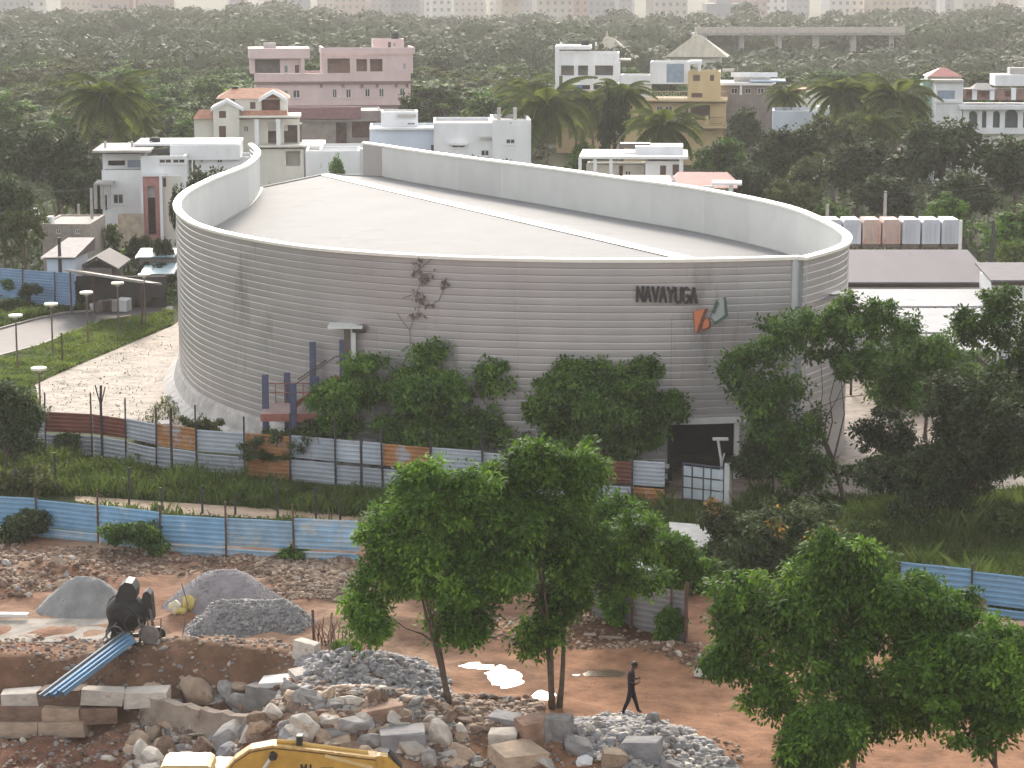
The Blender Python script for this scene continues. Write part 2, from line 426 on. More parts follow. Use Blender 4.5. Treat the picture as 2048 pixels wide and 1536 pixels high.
dL, _z = PA.hit(1340, 900); dR, _z = PA.hit(1472, 900)
sEnd = PA.s[-1]
bays = list(np.linspace(sL, dL, 8)) + [dR, sEnd]
sPl = PA.hit(1000, 900)[0]; sPl = bays[max(i for i in range(8) if bays[i] <= sPl)]
for i in range(len(bays) - 1):
    for c in range(NC):
        if abs(bays[i] - dL) < .01 and c < 8: continue
        if c < 4 and bays[i + 1] < sPl + 1: continue
        obj('cladding_panel', course(PA, bays[i] + .005, bays[i + 1] - .005, c), hall)
sBv = 14.0
for i in range(2):
    for c in range(NC):
        obj('cladding_panel', course(PB, sBv * i / 2 + .005, sBv * (i + 1) / 2 - .005, c), hall)
# the far, unseen side of the ribs: one part per wall
def strip(path, s0, s1, z0, z1, off, name, m, flip=False, n=None, parent=hall):
    n = n or max(2, int((s1 - s0) / 1.0)); b = MB(); q = np.linspace(s0, s1, n + 1)
    for a, c in zip(q, q[1:]):
        A = path.at(a, off); C = path.at(c, off)
        z0a = z0(*A) if callable(z0) else z0; z0c = z0(*C) if callable(z0) else z0
        pts = [(A[0], A[1], z0a), (C[0], C[1], z0c), (C[0], C[1], z1), (A[0], A[1], z1)]
        b.quad(*(pts[::-1] if flip else pts))
    return b.build(name, m, parent)
for path, s0, s1 in ((PA, 0, sL), (PB, sBv, PB.s[-1])):
    V = []; F = []; k = 5; n = int((s1 - s0) / 1.5); q = np.linspace(s0, s1, n + 1)
    pr = [(0, 0), (.03, .04), (.17, .05), (.31, .04), (HT / 30, 0)]
    for c in range(NC):
        st = len(V)
        for a in q:
            for dz, off in pr: V.append((*path.at(a, off), c * PITCHC + dz))
        for i in range(n):
            for j in range(k - 1):
                a = st + i * k + j; F.append((a, a + k, a + k + 1, a + 1))
    me = bpy.data.meshes.new('rear_cladding'); me.from_pydata(V, [], F); me.materials.append(clad_m); me.update()
    o = obj('rear_cladding', me, hall); o['kind'] = 'stuff'
# roof ridge line
RA, RB = P(650, 349, ZR), P(1400, 523, ZR); dirr = (RB - RA).normalized(); RB = RA + dirr * ((RB - RA).length + 14)
RA2 = np.array([RA.x, RA.y]); RB2 = np.array([RB.x, RB.y]); rd = RB2 - RA2; rl = np.linalg.norm(rd); rd /= rl
def roofz(x, y):
    p = np.array([x, y]) - RA2; t = np.clip(p @ rd, 0, rl); d = np.linalg.norm(p - rd * t); return ZR - .068 * d
def roof_part(path, s0, name):
    q = np.linspace(s0, path.s[-1], 70); V = []; F = []
    for a in q:
        x, y = path.at(a, -.22); t = float(np.clip((np.array([x, y]) - RA2) @ rd, 0, rl)); r = RA2 + rd * t
        for f in (0, .5, 1): V.append((x + (r[0] - x) * f, y + (r[1] - y) * f, roofz(x, y) * (1 - f) + ZR * f))
    for i in range(len(q) - 1):
        for j in range(2): a = i * 3 + j; F.append((a, a + 3, a + 4, a + 1))
    for e_ in (0, (len(q) - 1) * 3):            # close the fan towards the ridge end
        if np.linalg.norm(np.array(V[e_][:2]) - RA2) < 12: V.append((RA.x, RA.y, ZR)); F.append((e_, e_ + 2, len(V) - 1))
    me = bpy.data.meshes.new(name); me.from_pydata(V, [], F); me.materials.append(roof_m); me.update()
    return me
s_cut = [PA.s[i] for i in range(len(PA.s)) if PA.p[i, 1] < 170.5][0]
obj('roof_slope', roof_part(PA, s_cut, 'roof_slope'), hall)
# right slope runs from the corner back to px 780
sB_end, _ = PB.s[-1] - 3.2, 0
pbx = Path(RIM_B); keep = pbx.s <= sB_end; pbx.p = pbx.p[keep]; pbx.n = pbx.n[keep]; pbx.s = pbx.s[keep]
obj('roof_slope', roof_part(pbx, 0, 'roof_slope'), hall)
b = MB(); sd = Vector((-dirr.y, dirr.x, 0)) * .5; up = Vector((0, 0, .05)); dn = Vector((0, 0, -.026))
for k in (-1, 1):
    q = [RA + up, RB + up, RB + up + sd * k + dn, RA + up + sd * k + dn]; b.quad(*(q if k < 0 else q[::-1]))
b.build('ridge_cap', mat('ridge_cap_glare_white', (.88, .86, .8), rough=.4, var=.03), hall)  # near-white tone paints in the glare along the ridge
# gable strip across the open back
gA = PA.at(s_cut, -.22); gB = pbx.at(pbx.s[-1], -.22)
b = MB()
for p, q in (((gA[0], gA[1], roofz(*gA)), (RA.x, RA.y, ZR)), ((RA.x, RA.y, ZR), (gB[0], gB[1], roofz(*gB)))):
    b.quad((p[0], p[1], 0), (q[0], q[1], 0), (q[0], q[1], q[2]), (p[0], p[1], p[2]))
    b.bar((p[0], p[1], p[2] + .02), (q[0], q[1], q[2] + .02), .3, .12)
b.build('gable_wall', roof_m, hall)
# parapet lining panels
def linings(path, s0, s1, w=6.2):
    n = int(round((s1 - s0) / w)); e = np.linspace(s0, s1, n + 1)
    for a, c in zip(e, e[1:]):
        strip(path, a + .02, c - .02, lambda x, y: roofz(x, y) - .02, HT, -.2, 'lining_panel', liner_m, flip=True, n=5)
    for a in e[1:-1]:
        strip(path, a - .05, a + .05, lambda x, y: roofz(x, y), HT, -.205, 'lining_joint', trim_m, flip=True, n=1)
linings(PA, 0.0, PA.s[-1]); linings(PB, 0, PB.s[-1] - 3.2)
# inside face of the last bit of the right horn, in bare grey
strip(PB, PB.s[-1] - 3.18, PB.s[-1], 0, HT, -.2, 'horn_backing', clad_m, flip=True, n=4)
strip(PA, 0, s_cut, 0, 7.0, -.2, 'horn_backing', clad_m, flip=True, n=4)
# inner dark wall so no light leaks
strip(PA, s_cut, dL, 0, 7.4, -.3, 'inner_wall', mat('inner_wall_grey', (.22, .21, .2)), flip=True)
strip(PA, dR, sEnd, 0, 7.4, -.3, 'inner_wall', MATS['inner_wall_grey'], flip=True)
strip(PB, 0, PB.s[-1], 0, 7.4, -.3, 'inner_wall', MATS['inner_wall_grey'], flip=True)
# gutters
def along(path, s0, s1, prof, name, m, zf=None, step=.8, smooth=False):
    """sweep a closed (off,z) section along a wall"""
    n = max(1, int((s1 - s0) / step)); V = []; F = []; k = len(prof)
    for a in np.linspace(s0, s1, n + 1):
        for off, z in prof:
            x, y = path.at(a, off); V.append((x, y, z + (zf(x, y) if zf else 0)))
    for i in range(n):
        for j in range(k):
            j2 = (j + 1) % k; F.append((i * k + j, i * k + j2, (i + 1) * k + j2, (i + 1) * k + j))
    F.append(tuple(range(k))[::-1]); F.append(tuple(n * k + j for j in range(k)))
    me = bpy.data.meshes.new(name); me.from_pydata(V, [], F); me.materials.append(m); me.update()
    return obj(name, me, hall)
for pth, a0, a1 in ((PA, s_cut, sEnd), (PB, 0, PB.s[-1] - 3.2)):
    along(pth, a0, a1, [(-.23, -.03), (-.23, .05), (-.42, .05), (-.42, -.03)], 'gutter', mat('gutter_grey', (.22, .22, .21), rough=.5), zf=roofz)
CAP = [(.16, HT - .04), (.16, HT + .09), (.08, HT + .13), (-.22, HT + .13), (-.3, HT + .08), (-.3, HT - .04)]
along(PA, 0, sEnd, CAP, 'rim_cap', cap_m); along(PB, 0, PB.s[-1], CAP, 'rim_cap', cap_m)
# corner return, where the smooth front overlaps the ribbed end
ex, ey = PA.at(sEnd, .1); tx, ty = PA.t[-1]; nx, ny = PA.n[-1]
b = MB()
M = Matrix(((tx, nx, 0, ex), (ty, ny, 0, ey), (0, 0, 1, 0), (0, 0, 0, 1)))
b.box(-.40, 0.32, -.55, .03, 0, HT - .05, 0, M); b.build('corner_flashing', mat('corner_flashing_grey', (.50, .53, .53), rough=.4, var=.04), hall)
# concrete skirt
sk_m = mat('rubble_concrete', (.46, .44, .42), var=.22, scale=1.2, bump=.05, bscale=3)
along(PA, sL, sPl, [(-.1, 0), (-.1, 1.42), (.07, 1.42), (.16, 1.25), (.35, .5), (1.0, 0)], 'skirt', sk_m, step=1.2)
along(PA, dL - .5, dR + .6, [(.09, 2.72), (.09, 3.0), (.25, 3.0), (.25, 2.72)], 'door_lintel', trim_m)
along(PA, PA.hit(1180, 950)[0], dL - .05, [(.10, .62), (.10, .82), (.16, .82), (.16, .62)], 'base_trim', trim_m)
along(PA, PA.hit(1178, 950)[0], dL - .05, [(.095, .02), (.095, .6), (.12, .6), (.12, .02)], 'base_panel', mat('base_panel_blue', (.45, .48, .52)))
for q in (dL, dR):
    x, y = PA.at(q, .05); b = MB(); b.box(x - .12, x + .12, y - .1, y + .3, 0, 2.75); b.build('door_jamb', dark_m if q == dL else trim_m, hall)
# dark hall interior behind the door
c = PA.at((dL + dR) / 2, -5.5)
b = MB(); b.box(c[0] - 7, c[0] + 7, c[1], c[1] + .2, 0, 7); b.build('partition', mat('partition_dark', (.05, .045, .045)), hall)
b = MB()
x, y = PA.at(dR + .3, .12)
for k in range(5): b.box(x + .35, x + 2.6, y - .05, y + .04, .25 + k * .28, .25 + k * .28 + .2)
b.build('louvre', mat('louvre_grey', (.55, .52, .52)), hall)

# lettering: block letters of bars standing off the wall
GLY = {'N': [[(0, 0), (0, 1)], [(0, 1), (1, 0)], [(1, 0), (1, 1)]], 'A': [[(0, 0), (.5, 1)], [(.5, 1), (1, 0)], [(.22, .36), (.78, .36)]],
       'V': [[(0, 1), (.5, 0)], [(.5, 0), (1, 1)]], 'Y': [[(0, 1), (.5, .5)], [(1, 1), (.5, .5)], [(.5, .5), (.5, 0)]],
       'U': [[(0, 1), (0, .15)], [(0, .15), (.25, 0)], [(.25, 0), (.75, 0)], [(.75, 0), (1, .15)], [(1, .15), (1, 1)]],
       'G': [[(1, .85), (.75, 1)], [(.75, 1), (.25, 1)], [(.25, 1), (0, .8)], [(0, .8), (0, .2)], [(0, .2), (.25, 0)], [(.25, 0), (.75, 0)], [(.75, 0), (1, .2)], [(1, .2), (1, .48)], [(1, .48), (.55, .48)]]}
def stroke_letter(ch, w, h, t, M, name, m, parent, dep=.12):
    b = MB()
    for k, (a, c) in enumerate(GLY[ch]):
        a = Vector((a[0] * w, 0, a[1] * h)); c = Vector((c[0] * w, 0, c[1] * h)); d = (c - a).normalized(); n = Vector((-d.z, 0, d.x)) * t / 2
        a2, c2 = a - d * t * .3, c + d * t * .3; e = k * .003
        b.prism([((a2 + n).x, (a2 + n).z), ((a2 - n).x, (a2 - n).z), ((c2 - n).x, (c2 - n).z), ((c2 + n).x, (c2 + n).z)], -dep - e, .0 + e)
    b.v = [tuple(M @ Vector(p)) for p in b.v]
    return b.build(name, m, parent)
def wall_frame(path, px, py):
    s, z = path.hit(px, py); x, y = path.at(s, .10); i = int(np.argmin(abs(path.s - s))); t = path.t[i]; n = path.n[i]
    return Matrix(((t[0], -n[0], 0, x), (t[1], -n[1], 0, y), (0, 0, 1, z), (0, 0, 0, 1)))
sign = thing('wall_sign', 'black raised lettering NAVAYUGA mounted high on the grey ribbed hall', 'sign')
blk = mat('black_letter', (.02, .016, .018), rough=.5)
for i, ch in enumerate('NAVAYUGA'):
    M = wall_frame(PA, 1274 + i * 15.25, 601.5 + i * .42)
    stroke_letter(ch, .27, .68, .112 if ch != "G" else .085, M, 'letter', blk, sign)
# emblem: orange wedge + slash, green open pentagon
emb = thing('wall_emblem', 'orange and green angular emblem on the hall wall below the black lettering', 'emblem')
def flat_shape(pix, name, m, dep, off=0.0):
    M = wall_frame(PA, 1420, 640); Mi = M.inverted(); b = MB(); poly = []
    org = M.translation; nn = Vector((M[0][1], M[1][1], 0))
    for px, py in pix:
        d = Vector(ray(px, py)); o = Vector((0, 0, CAM_H)); t = (org - o).dot(nn) / d.dot(nn); q = Mi @ (o + d * t); poly.append((q.x, q.z))
    b.prism(poly, -dep - off, -off)
    b.v = [tuple(M @ Vector(p)) for p in b.v]; return b.build(name, m, emb)
org_m = mat('emblem_orange', (.62, .20, .09), rough=.5, var=.05); rd_m = mat('emblem_dark_red', (.17, .05, .035), rough=.5); gr_m = mat('emblem_green', (.07, .12, .09), rough=.5); pg = mat('emblem_pale_green', (.36, .39, .375), rough=.5, var=.05)
flat_shape([(1387, 623), (1409, 617), (1413, 621), (1394, 663), (1390, 663)], 'orange_wedge', org_m, .1)
flat_shape([(1409, 617), (1415, 617), (1397, 666), (1391, 664)], 'red_slash', rd_m, .13)
flat_shape([(1407, 640), (1415, 636), (1421, 648), (1419, 655), (1407, 659), (1403, 657)], 'orange_corner', org_m, .1)
flat_shape([(1417, 636), (1421, 647), (1420, 656), (1406, 660), (1405, 658), (1416, 653), (1417, 647)], 'red_corner', rd_m, .13)
flat_shape([(1425, 628), (1436, 600), (1447, 597), (1451, 628), (1430, 645), (1421, 633)], 'pale_field', pg, .07)
flat_shape([(1434, 602), (1438, 605), (1428, 627), (1423, 625)], 'green_bar', gr_m, .13)
flat_shape([(1447, 595), (1451, 595), (1455, 630), (1451, 634), (1430, 648), (1427, 645), (1449, 629)], 'green_hook', gr_m, .13)
# dried creeper clinging to the wall
def wall_point(px, py, off=.13):
    s, z = PA.hit(px, py); x, y = PA.at(s, off); return (x, y, z)
b = MB(); rnd = random.Random(4)
for line in ([(868, 515), (838, 540), (846, 560), (835, 585), (842, 605), (838, 628)], [(838, 540), (850, 548), (862, 545), (870, 552)], [(835, 585), (818, 592), (808, 596)], [(842, 605), (856, 612), (866, 608)],
             [(895, 555), (890, 575), (880, 600), (868, 606)], [(838, 628), (828, 640), (822, 660), (823, 690)], [(797, 625), (806, 640), (822, 660)]):
    b.tube([wall_point(x, y) for x, y in line], .018, 5)
for _ in range(130):
    bx, by = rnd.choice([(842, 520), (838, 540), (846, 552), (855, 552), (866, 545), (836, 586), (843, 601), (858, 612), (838, 628), (890, 570), (845, 565), (832, 545), (826, 633)])
    x, y, z = wall_point(bx + rnd.gauss(0, 6), by + rnd.gauss(0, 5), .15); r = rnd.uniform(.03, .10); a = rnd.uniform(0, 3.1)
    b.quad((x - r * math.cos(a), y - .02, z - r * math.sin(a)), (x + r * .5, y - .06, z - r), (x + r * math.cos(a), y + .02, z + r * math.sin(a)), (x - r * .4, y, z + r))
o = b.build('dead_creeper', mat('dead_creeper_brown', (.13, .10, .09), var=.3)); props(o, 'dried brown creeper clinging to the front of the ribbed hall', 'creeper')
# ================================================================== VEGETATION BUILDERS
LM = leaf_mat
lm_fresh = LM('leaf_fresh_green', (.035, .075, .012), (.085, .175, .026), (.22, .37, .05), .28)
lm_deep = LM('leaf_deep_green', (.026, .060, .014), (.068, .135, .028), (.17, .27, .055), .24)
lm_dark = LM('leaf_dark_green', (.024, .038, .017), (.046, .072, .028), (.080, .11, .042), .15)
lm_olive = LM('leaf_olive', (.045, .058, .026), (.08, .10, .042), (.15, .165, .07), .35)
lm_weed = LM('weed_green', (.045, .070, .022), (.10, .145, .045), (.20, .25, .09), .42)
lm_pale = LM('weed_pale', (.07, .09, .03), (.13, .15, .06), (.24, .24, .12), .35)
lm_palm = LM('palm_green', (.04, .06, .02), (.08, .11, .035), (.26, .27, .12), .4)
bark_m = mat('bark', (.10, .075, .055), rough=.9, var=.3, scale=5, bump=.02)
bark_pale = mat('bark_pale', (.20, .16, .12), rough=.9, var=.3, scale=5, bump=.02)

def unit(rng, n):
    v = rng.normal(size=(n, 3)); return v / np.linalg.norm(v, axis=1)[:, None]
def leaves(centres, normals, dirs, L, Wd, rng):
    """diamond leaves, two triangles each"""
    s = np.cross(dirs, normals); s /= np.linalg.norm(s, axis=1)[:, None] + 1e-9
    n = len(centres); V = np.empty((n, 4, 3)); L = L[:, None]; Wd = Wd[:, None]
    V[:, 0] = centres - dirs * L * .5; V[:, 1] = centres + s * Wd * .5; V[:, 2] = centres + dirs * L * .5; V[:, 3] = centres - s * Wd * .5
    return V.reshape(-1, 3), np.arange(n * 4).reshape(n, 4)
def clump_centres(rng, n, lobes=None, R_=(1, 1, 1), shell=.55):
    """points spread through an uneven crown made of several lobes"""
    if lobes is None:
        k = 7; lobes = []
        for i in range(k):
            a = rng.uniform(0, 2 * math.pi); r = rng.uniform(.25, .62)
            lobes.append((r * math.cos(a), r * math.sin(a), rng.uniform(-.45, .5), rng.uniform(.38, .55)))
        lobes.append((0, 0, .3, .6))
    out = []
    w = np.array([l[3] ** 2 for l in lobes]); w /= w.sum()
    for i in rng.choice(len(lobes), n, p=w):
        x, y, z, r = lobes[i]; d = unit(rng, 1)[0]; rr = r * rng.uniform(shell, 1.0)
        out.append((x + d[0] * rr, y + d[1] * rr, z + d[2] * rr * .9))
    return np.array(out) * np.array(R_)
def crown_mesh(name, m, seed, R_, nclump, per, leaf, clump_r, lobes=None, droop=.35, aspect=.5, flat=.75, shell=.5, tone_mu=.42, top_light=0.0, flowers=None):
    rng = np.random.default_rng(seed)
    if lobes is not None:                     # break every lobe into smaller boughs
        sub_ = []
        for (lx, ly, lz, lr) in lobes:
            sub_.append((lx, ly, lz, lr * .62))
            for _ in range(4):
                dv = unit(rng, 1)[0]; sub_.append((lx + dv[0] * lr * .62, ly + dv[1] * lr * .62, lz + dv[2] * lr * .55, lr * rng.uniform(.38, .56)))
        lobes = sub_
    C = clump_centres(rng, nclump, lobes, R_, shell)
    n = nclump * per
    idx = np.repeat(np.arange(nclump), per)
    cr = clump_r * rng.uniform(.6, 1.35, nclump)[idx]
    d = unit(rng, n); rr = cr * rng.uniform(.3, 1.15, n)
    pos = C[idx] + d * rr[:, None] * np.array([1, 1, flat])
    # each clump drops its skirts a little
    pos[:, 2] -= droop * (rr ** 2) * .5
    dirs = d + rng.normal(scale=.45, size=(n, 3)); dirs[:, 2] -= droop; dirs /= np.linalg.norm(dirs, axis=1)[:, None]
    nor = np.array([0, 0, 1.0]) + d * .4 + rng.normal(scale=.38, size=(n, 3)); nor /= np.linalg.norm(nor, axis=1)[:, None]
    L = leaf * rng.uniform(.65, 1.35, n); V, F = leaves(pos, nor, dirs, L, L * aspect, rng)
    tone = np.clip(tone_mu + rng.normal(scale=.19, size=nclump)[idx] + rng.normal(scale=.12, size=n), 0, 1)
    mi = None; mats = [m]
    if flowers is not None:
        mats.append(flowers[0]); mi = np.zeros(n, int)
        pick = rng.choice(nclump, flowers[1], replace=False)
        top = np.argsort(-C[:, 2] + .4 * C[:, 1] * 1)[:max(flowers[1] * 3, 6)]
        pick = rng.choice(top, flowers[1], replace=False)
        for p_ in pick:
            w_ = np.where(idx == p_)[0]; mi[w_[: len(w_) // 2]] = 1
    return np_mesh(name, V, F, mats, np.repeat(tone, 4), mi), C

def trunk_mesh(name, base, crown_c, C, R_, r0, seed, stems=1, fork=.45, lean=0.0, nlimb=9, spread=.5, m=None):
    """base and crown centre in the tree's local frame; limbs reach clump centres"""
    rnd = random.Random(seed); b = MB(); cc = Vector(crown_c)
    tops = []
    for s in range(stems):
        a = rnd.uniform(0, 6.28) if stems > 1 else 0; off = spread * (stems > 1)
        p0 = Vector(base) + Vector((off * .25 * math.cos(a + s * 2.4), off * .25 * math.sin(a + s * 2.4), -.15))
        p3 = cc + Vector((off * R_[0] * .35 * math.cos(s * 2.4 + a), off * R_[1] * .35 * math.sin(s * 2.4 + a), -R_[2] * .15))
        pts = []
        for i in range(7):
            t = i / 6; p = p0.lerp(p3, t); p += Vector((math.sin(t * 4 + s) * .06, math.cos(t * 3.3 + s) * .06, 0)) * (p3 - p0).length * .35 * (t if t < .5 else 1 - t) * 2
            pts.append(p)
        rs = [r0 * (1.25 if i == 0 else 1 - .72 * i / 6) / (stems ** .4) for i in range(7)]
        b.tube(pts, rs, 8); tops.append((pts, rs))
    sel = rnd.sample(range(len(C)), min(nlimb, len(C)))
    for q in sel:
        tgt = cc + Vector(C[q]) * .82; pts, rs = tops[q % len(tops)]
        k = rnd.choice([3, 4, 5, 6]); st = pts[k]
        ln_ = (tgt - st).length; mid = st.lerp(tgt, .5) + Vector((rnd.uniform(-.1, .1) * ln_, rnd.uniform(-.1, .1) * ln_, -.10 * ln_)); q1 = st.lerp(mid, .5) + Vector((rnd.uniform(-.05, .05) * ln_, 0, rnd.uniform(-.02, .07) * ln_))
        b.tube([st, q1, mid, tgt], [rs[k] * .65, rs[k] * .5, rs[k] * .34, rs[k] * .12], 5, cap=False)
    return b.mesh(name, m or bark_m, smooth=True)

def tree(label, base, crown_c, R_, m, seed, nclump, per, leaf, clump_r, r0=.14, stems=1, lobes=None, group=None, name='broadleaf_tree', cat='tree', nlimb=10, flowers=None, barkm=None, **kw):
    per = int(per * .9); R_ = tuple(v * 1.07 for v in R_); nclump = int(nclump * 1.9); leaf *= 1.15; clump_r *= .86
    base = Vector(base); t = thing(name, label, cat, base, group=group)
    cl = Vector(crown_c) - base
    me, C = crown_mesh('crown', m, seed, R_, nclump, per, leaf, clump_r, lobes=lobes, flowers=flowers, **kw)
    obj('crown', me, t, loc=cl)
    obj('trunk', trunk_mesh('trunk', (0, 0, 0), cl, C, R_, r0, seed, stems=stems, nlimb=nlimb, m=barkm), t)
    return t
def tree_px(label, bx, by, x0, x1, yt, yb, m, seed, nclump=120, per=120, leaf=.2, clump_r=.55, D=None, depth=1.0, **kw):
    """tree whose trunk foot shows at (bx,by) and whose crown fills x0..x1, yt..yb in the photo"""
    base = G(bx, by) if D is None else Vector((W(bx, by, D).x, D, 0))
    D_ = base.y; a = W(x0, (yt + yb) / 2, D_); c = W(x1, (yt + yb) / 2, D_); t = W((x0 + x1) / 2, yt, D_); bt = W((x0 + x1) / 2, yb, D_)
    rx = (c.x - a.x) / 2; rz = (t.z - bt.z) / 2
    R_ = (rx * .96, rx * .85 * depth, rz * .96)
    return tree(label, base, ((a.x + c.x) / 2, D_, (t.z + bt.z) / 2), R_, m, seed, nclump, per, leaf, clump_r, **kw)

# shared crowns for the trees behind the hall, one metre radius each
PROTO = {}
def proto(kind):
    if kind in PROTO: return PROTO[kind]
    m, seed, n, per, leaf, cr, fl = {
        'round': (lm_deep, 1, 120, 48, .13, .20, .7), 'loose': (lm_fresh, 2, 85, 34, .13, .19, .8), 'dark': (lm_dark, 3, 150, 60, .12, .20, .8),
        'olive': (lm_olive, 4, 95, 34, .12, .18, .6), 'flat': (lm_deep, 5, 100, 32, .12, .20, .5), 'bush': (lm_weed, 6, 60, 34, .15, .24, .9)}[kind]
    me, C = crown_mesh('crown', m, seed, (1, 1, 1), n, per, leaf, cr, flat=fl, aspect=.6)
    tm = trunk_mesh('trunk', (0, 0, -2.0), (0, 0, 0), C, (1, 1, 1), .07, seed, nlimb=7)
    PROTO[kind] = (me, tm); return PROTO[kind]
def far_tree(kind, bx, D, w, h, label, group=None, rz=None, z0=0.0, name='broadleaf_tree', cat='tree', x=None):
    """w, h in metres; the crown takes the upper two thirds"""
    me, tm = proto(kind); X = W(bx, 300, D).x if x is None else x
    t = thing(name, label, cat, (X, D, z0), group=group)
    ch = h * .74; cz = h - ch / 2; r = random.uniform(0, 6.28) if rz is None else rz
    obj('crown', me, t, loc=(0, 0, cz), rot=(0, 0, r), scale=(w / 2, w / 2, ch / 2))
    obj('trunk', tm, t, loc=(0, 0, cz), rot=(0, 0, r), scale=(w / 2, w / 2, cz / 2.0 + .1))
    return t
def far_tree_px(kind, x0, x1, yt, D, label, group=None, h=None, **kw):
    """crown between x0 and x1 with its top at photo row yt, standing at distance D"""
    w = (x1 - x0) * mpp(D); z = W((x0 + x1) / 2, yt, D).z
    return far_tree(kind, (x0 + x1) / 2, D, w, z, label, group, **kw)

# palms -------------------------------------------------------------
def frond_mesh(L=3.4, seed=0):
    rng = np.random.default_rng(seed); n = 46
    t = np.repeat(np.linspace(.10, 1, n // 2), 2); side = np.tile([1, -1], n // 2)
    px = L * t * (1 - .12 * t); pz = L * (.42 * t - .72 * t ** 2.1)
    base = np.stack([px, np.zeros(n), pz], 1); ll = .95 * np.sin(np.pi * np.clip(t * .9 + .08, 0, 1)) ** .7 + .12
    tip = base + np.stack([ll * .45, side * ll * .75, -ll * .55 + rng.normal(scale=.06, size=n)], 1)
    dx = np.array([.12, 0, 0]); V = np.concatenate([base - dx, base + dx, tip]); F = np.stack([np.arange(n), np.arange(n) + n, np.arange(n) + 2 * n], 1)
    # midrib as thin triangles
    k = 8; tt = np.linspace(0, 1, k); mid = np.stack([L * tt * (1 - .12 * tt), np.zeros(k), L * (.42 * tt - .72 * tt ** 2.1)], 1)
    o = len(V); V = np.concatenate([V, mid + [0, .04, 0], mid - [0, .04, 0]])
    F2 = [];
    for i in range(k - 1): F2 += [(o + i, o + i + 1, o + k + i), (o + i + 1, o + k + i + 1, o + k + i)]
    F = np.concatenate([F, np.array(F2)])
    tone = np.clip(np.concatenate([np.full(2 * n, .45), np.full(n, .8), np.full(2 * k, .9)]) + rng.normal(scale=.06, size=len(V)), 0, 1)
    return np_mesh('frond', V, F, lm_palm, tone)
FRONDS = None
def palm(bx, D, ztop, label, L=1.0, seed=0, nfr=20, group=None, x=None):
    global FRONDS
    if FRONDS is None: FRONDS = [frond_mesh(3.4, i) for i in range(3)]
    rnd = random.Random(seed); X = W(bx, 300, D).x if x is None else x
    t = thing('palm_tree', label, 'palm tree', (X, D, 0), group=group)
    b = MB(); lx = rnd.uniform(-.6, .6)
    b.tube([(0, 0, -.2), (lx * .3, 0, ztop * .35), (lx * .7, 0, ztop * .7), (lx, 0, ztop)], [.24, .17, .15, .16], 7)
    b.build('trunk', bark_pale, t, smooth=True)
    for i in range(nfr):
        a = i * 2.399 + rnd.uniform(-.2, .2); tilt = .75 - 1.5 * (i / nfr) ** 1.1 + rnd.uniform(-.12, .12)
        o = obj('frond', FRONDS[i % 3], t, loc=(lx, 0, ztop + .1)); o.rotation_euler = (0, -tilt, a); k = L * rnd.uniform(.85, 1.12); o.scale = (k, k, k)
    return t

# ground cover ---------------------------------------------------------
def cover(name, label_, poly, n, h, m, seed, leafy=.5, wid=.07, zoff=0.0, tone_mu=.45):
    """grass blades and weed leaves over a polygon of world points: uncountable, one object"""
    rng = np.random.default_rng(seed); xs = [p[0] for p in poly]; ys = [p[1] for p in poly]
    X = rng.uniform(min(xs), max(xs), n * 3); Y = rng.uniform(min(ys), max(ys), n * 3); k = in_poly(X, Y, poly); X, Y = X[k][:n], Y[k][:n]; n = len(X)
    patch = vnoise(X, Y, .45, seed); patch2 = vnoise(X, Y, 1.6, seed + 1); keep = rng.uniform(size=n) < .25 + .95 * patch2
    X, Y, patch, patch2 = X[keep], Y[keep], patch[keep], patch2[keep]; n = len(X)
    Z = gh(X, Y) + zoff; H = h * (.35 + .9 * patch) * (.5 + .8 * patch2) * rng.uniform(.6, 1.3, n)
    nb = int(n * (1 - leafy)); V = []; 
    a = rng.uniform(0, 2 * math.pi, n); lean = rng.normal(scale=.28, size=(n, 2)) * H[:, None]
    b0 = np.stack([X, Y, Z - .03], 1); w = wid * rng.uniform(.6, 1.4, n); dx = np.stack([np.cos(a) * w, np.sin(a) * w, np.zeros(n)], 1)
    tip = b0 + np.stack([lean[:, 0], lean[:, 1], H], 1); mid = b0 + (tip - b0) * .5 + np.stack([-lean[:, 0] * .15, -lean[:, 1] * .15, H * .06], 1)
    q = slice(0, nb)
    Vb = np.stack([b0[q] - dx[q] * .5, b0[q] + dx[q] * .5, mid[q] + dx[q] * .6, tip[q]], 1).reshape(-1, 3)
    q = slice(nb, n); m_ = n - nb
    c = b0[q] + np.stack([rng.normal(scale=.1, size=m_), rng.normal(scale=.1, size=m_), H[q] * rng.uniform(.2, 1, m_)], 1)
    d = unit(rng, m_); d[:, 2] = abs(d[:, 2]) * .3; nn = np.array([0, 0, 1.]) + rng.normal(scale=.5, size=(m_, 3)); nn /= np.linalg.norm(nn, axis=1)[:, None]
    L = wid * 2.4 * rng.uniform(.6, 1.5, m_); Vl, _ = leaves(c, nn, d, L, L * .6, rng)
    V = np.concatenate([Vb, Vl]); F = np.arange(n * 4).reshape(n, 4)
    tone = np.clip(tone_mu + (patch - .5) * .5 + rng.normal(scale=.14, size=n), 0, 1)
    o = obj(name, np_mesh(name, V, F, m, np.repeat(tone, 4))); props(o, kind='stuff')
    return o
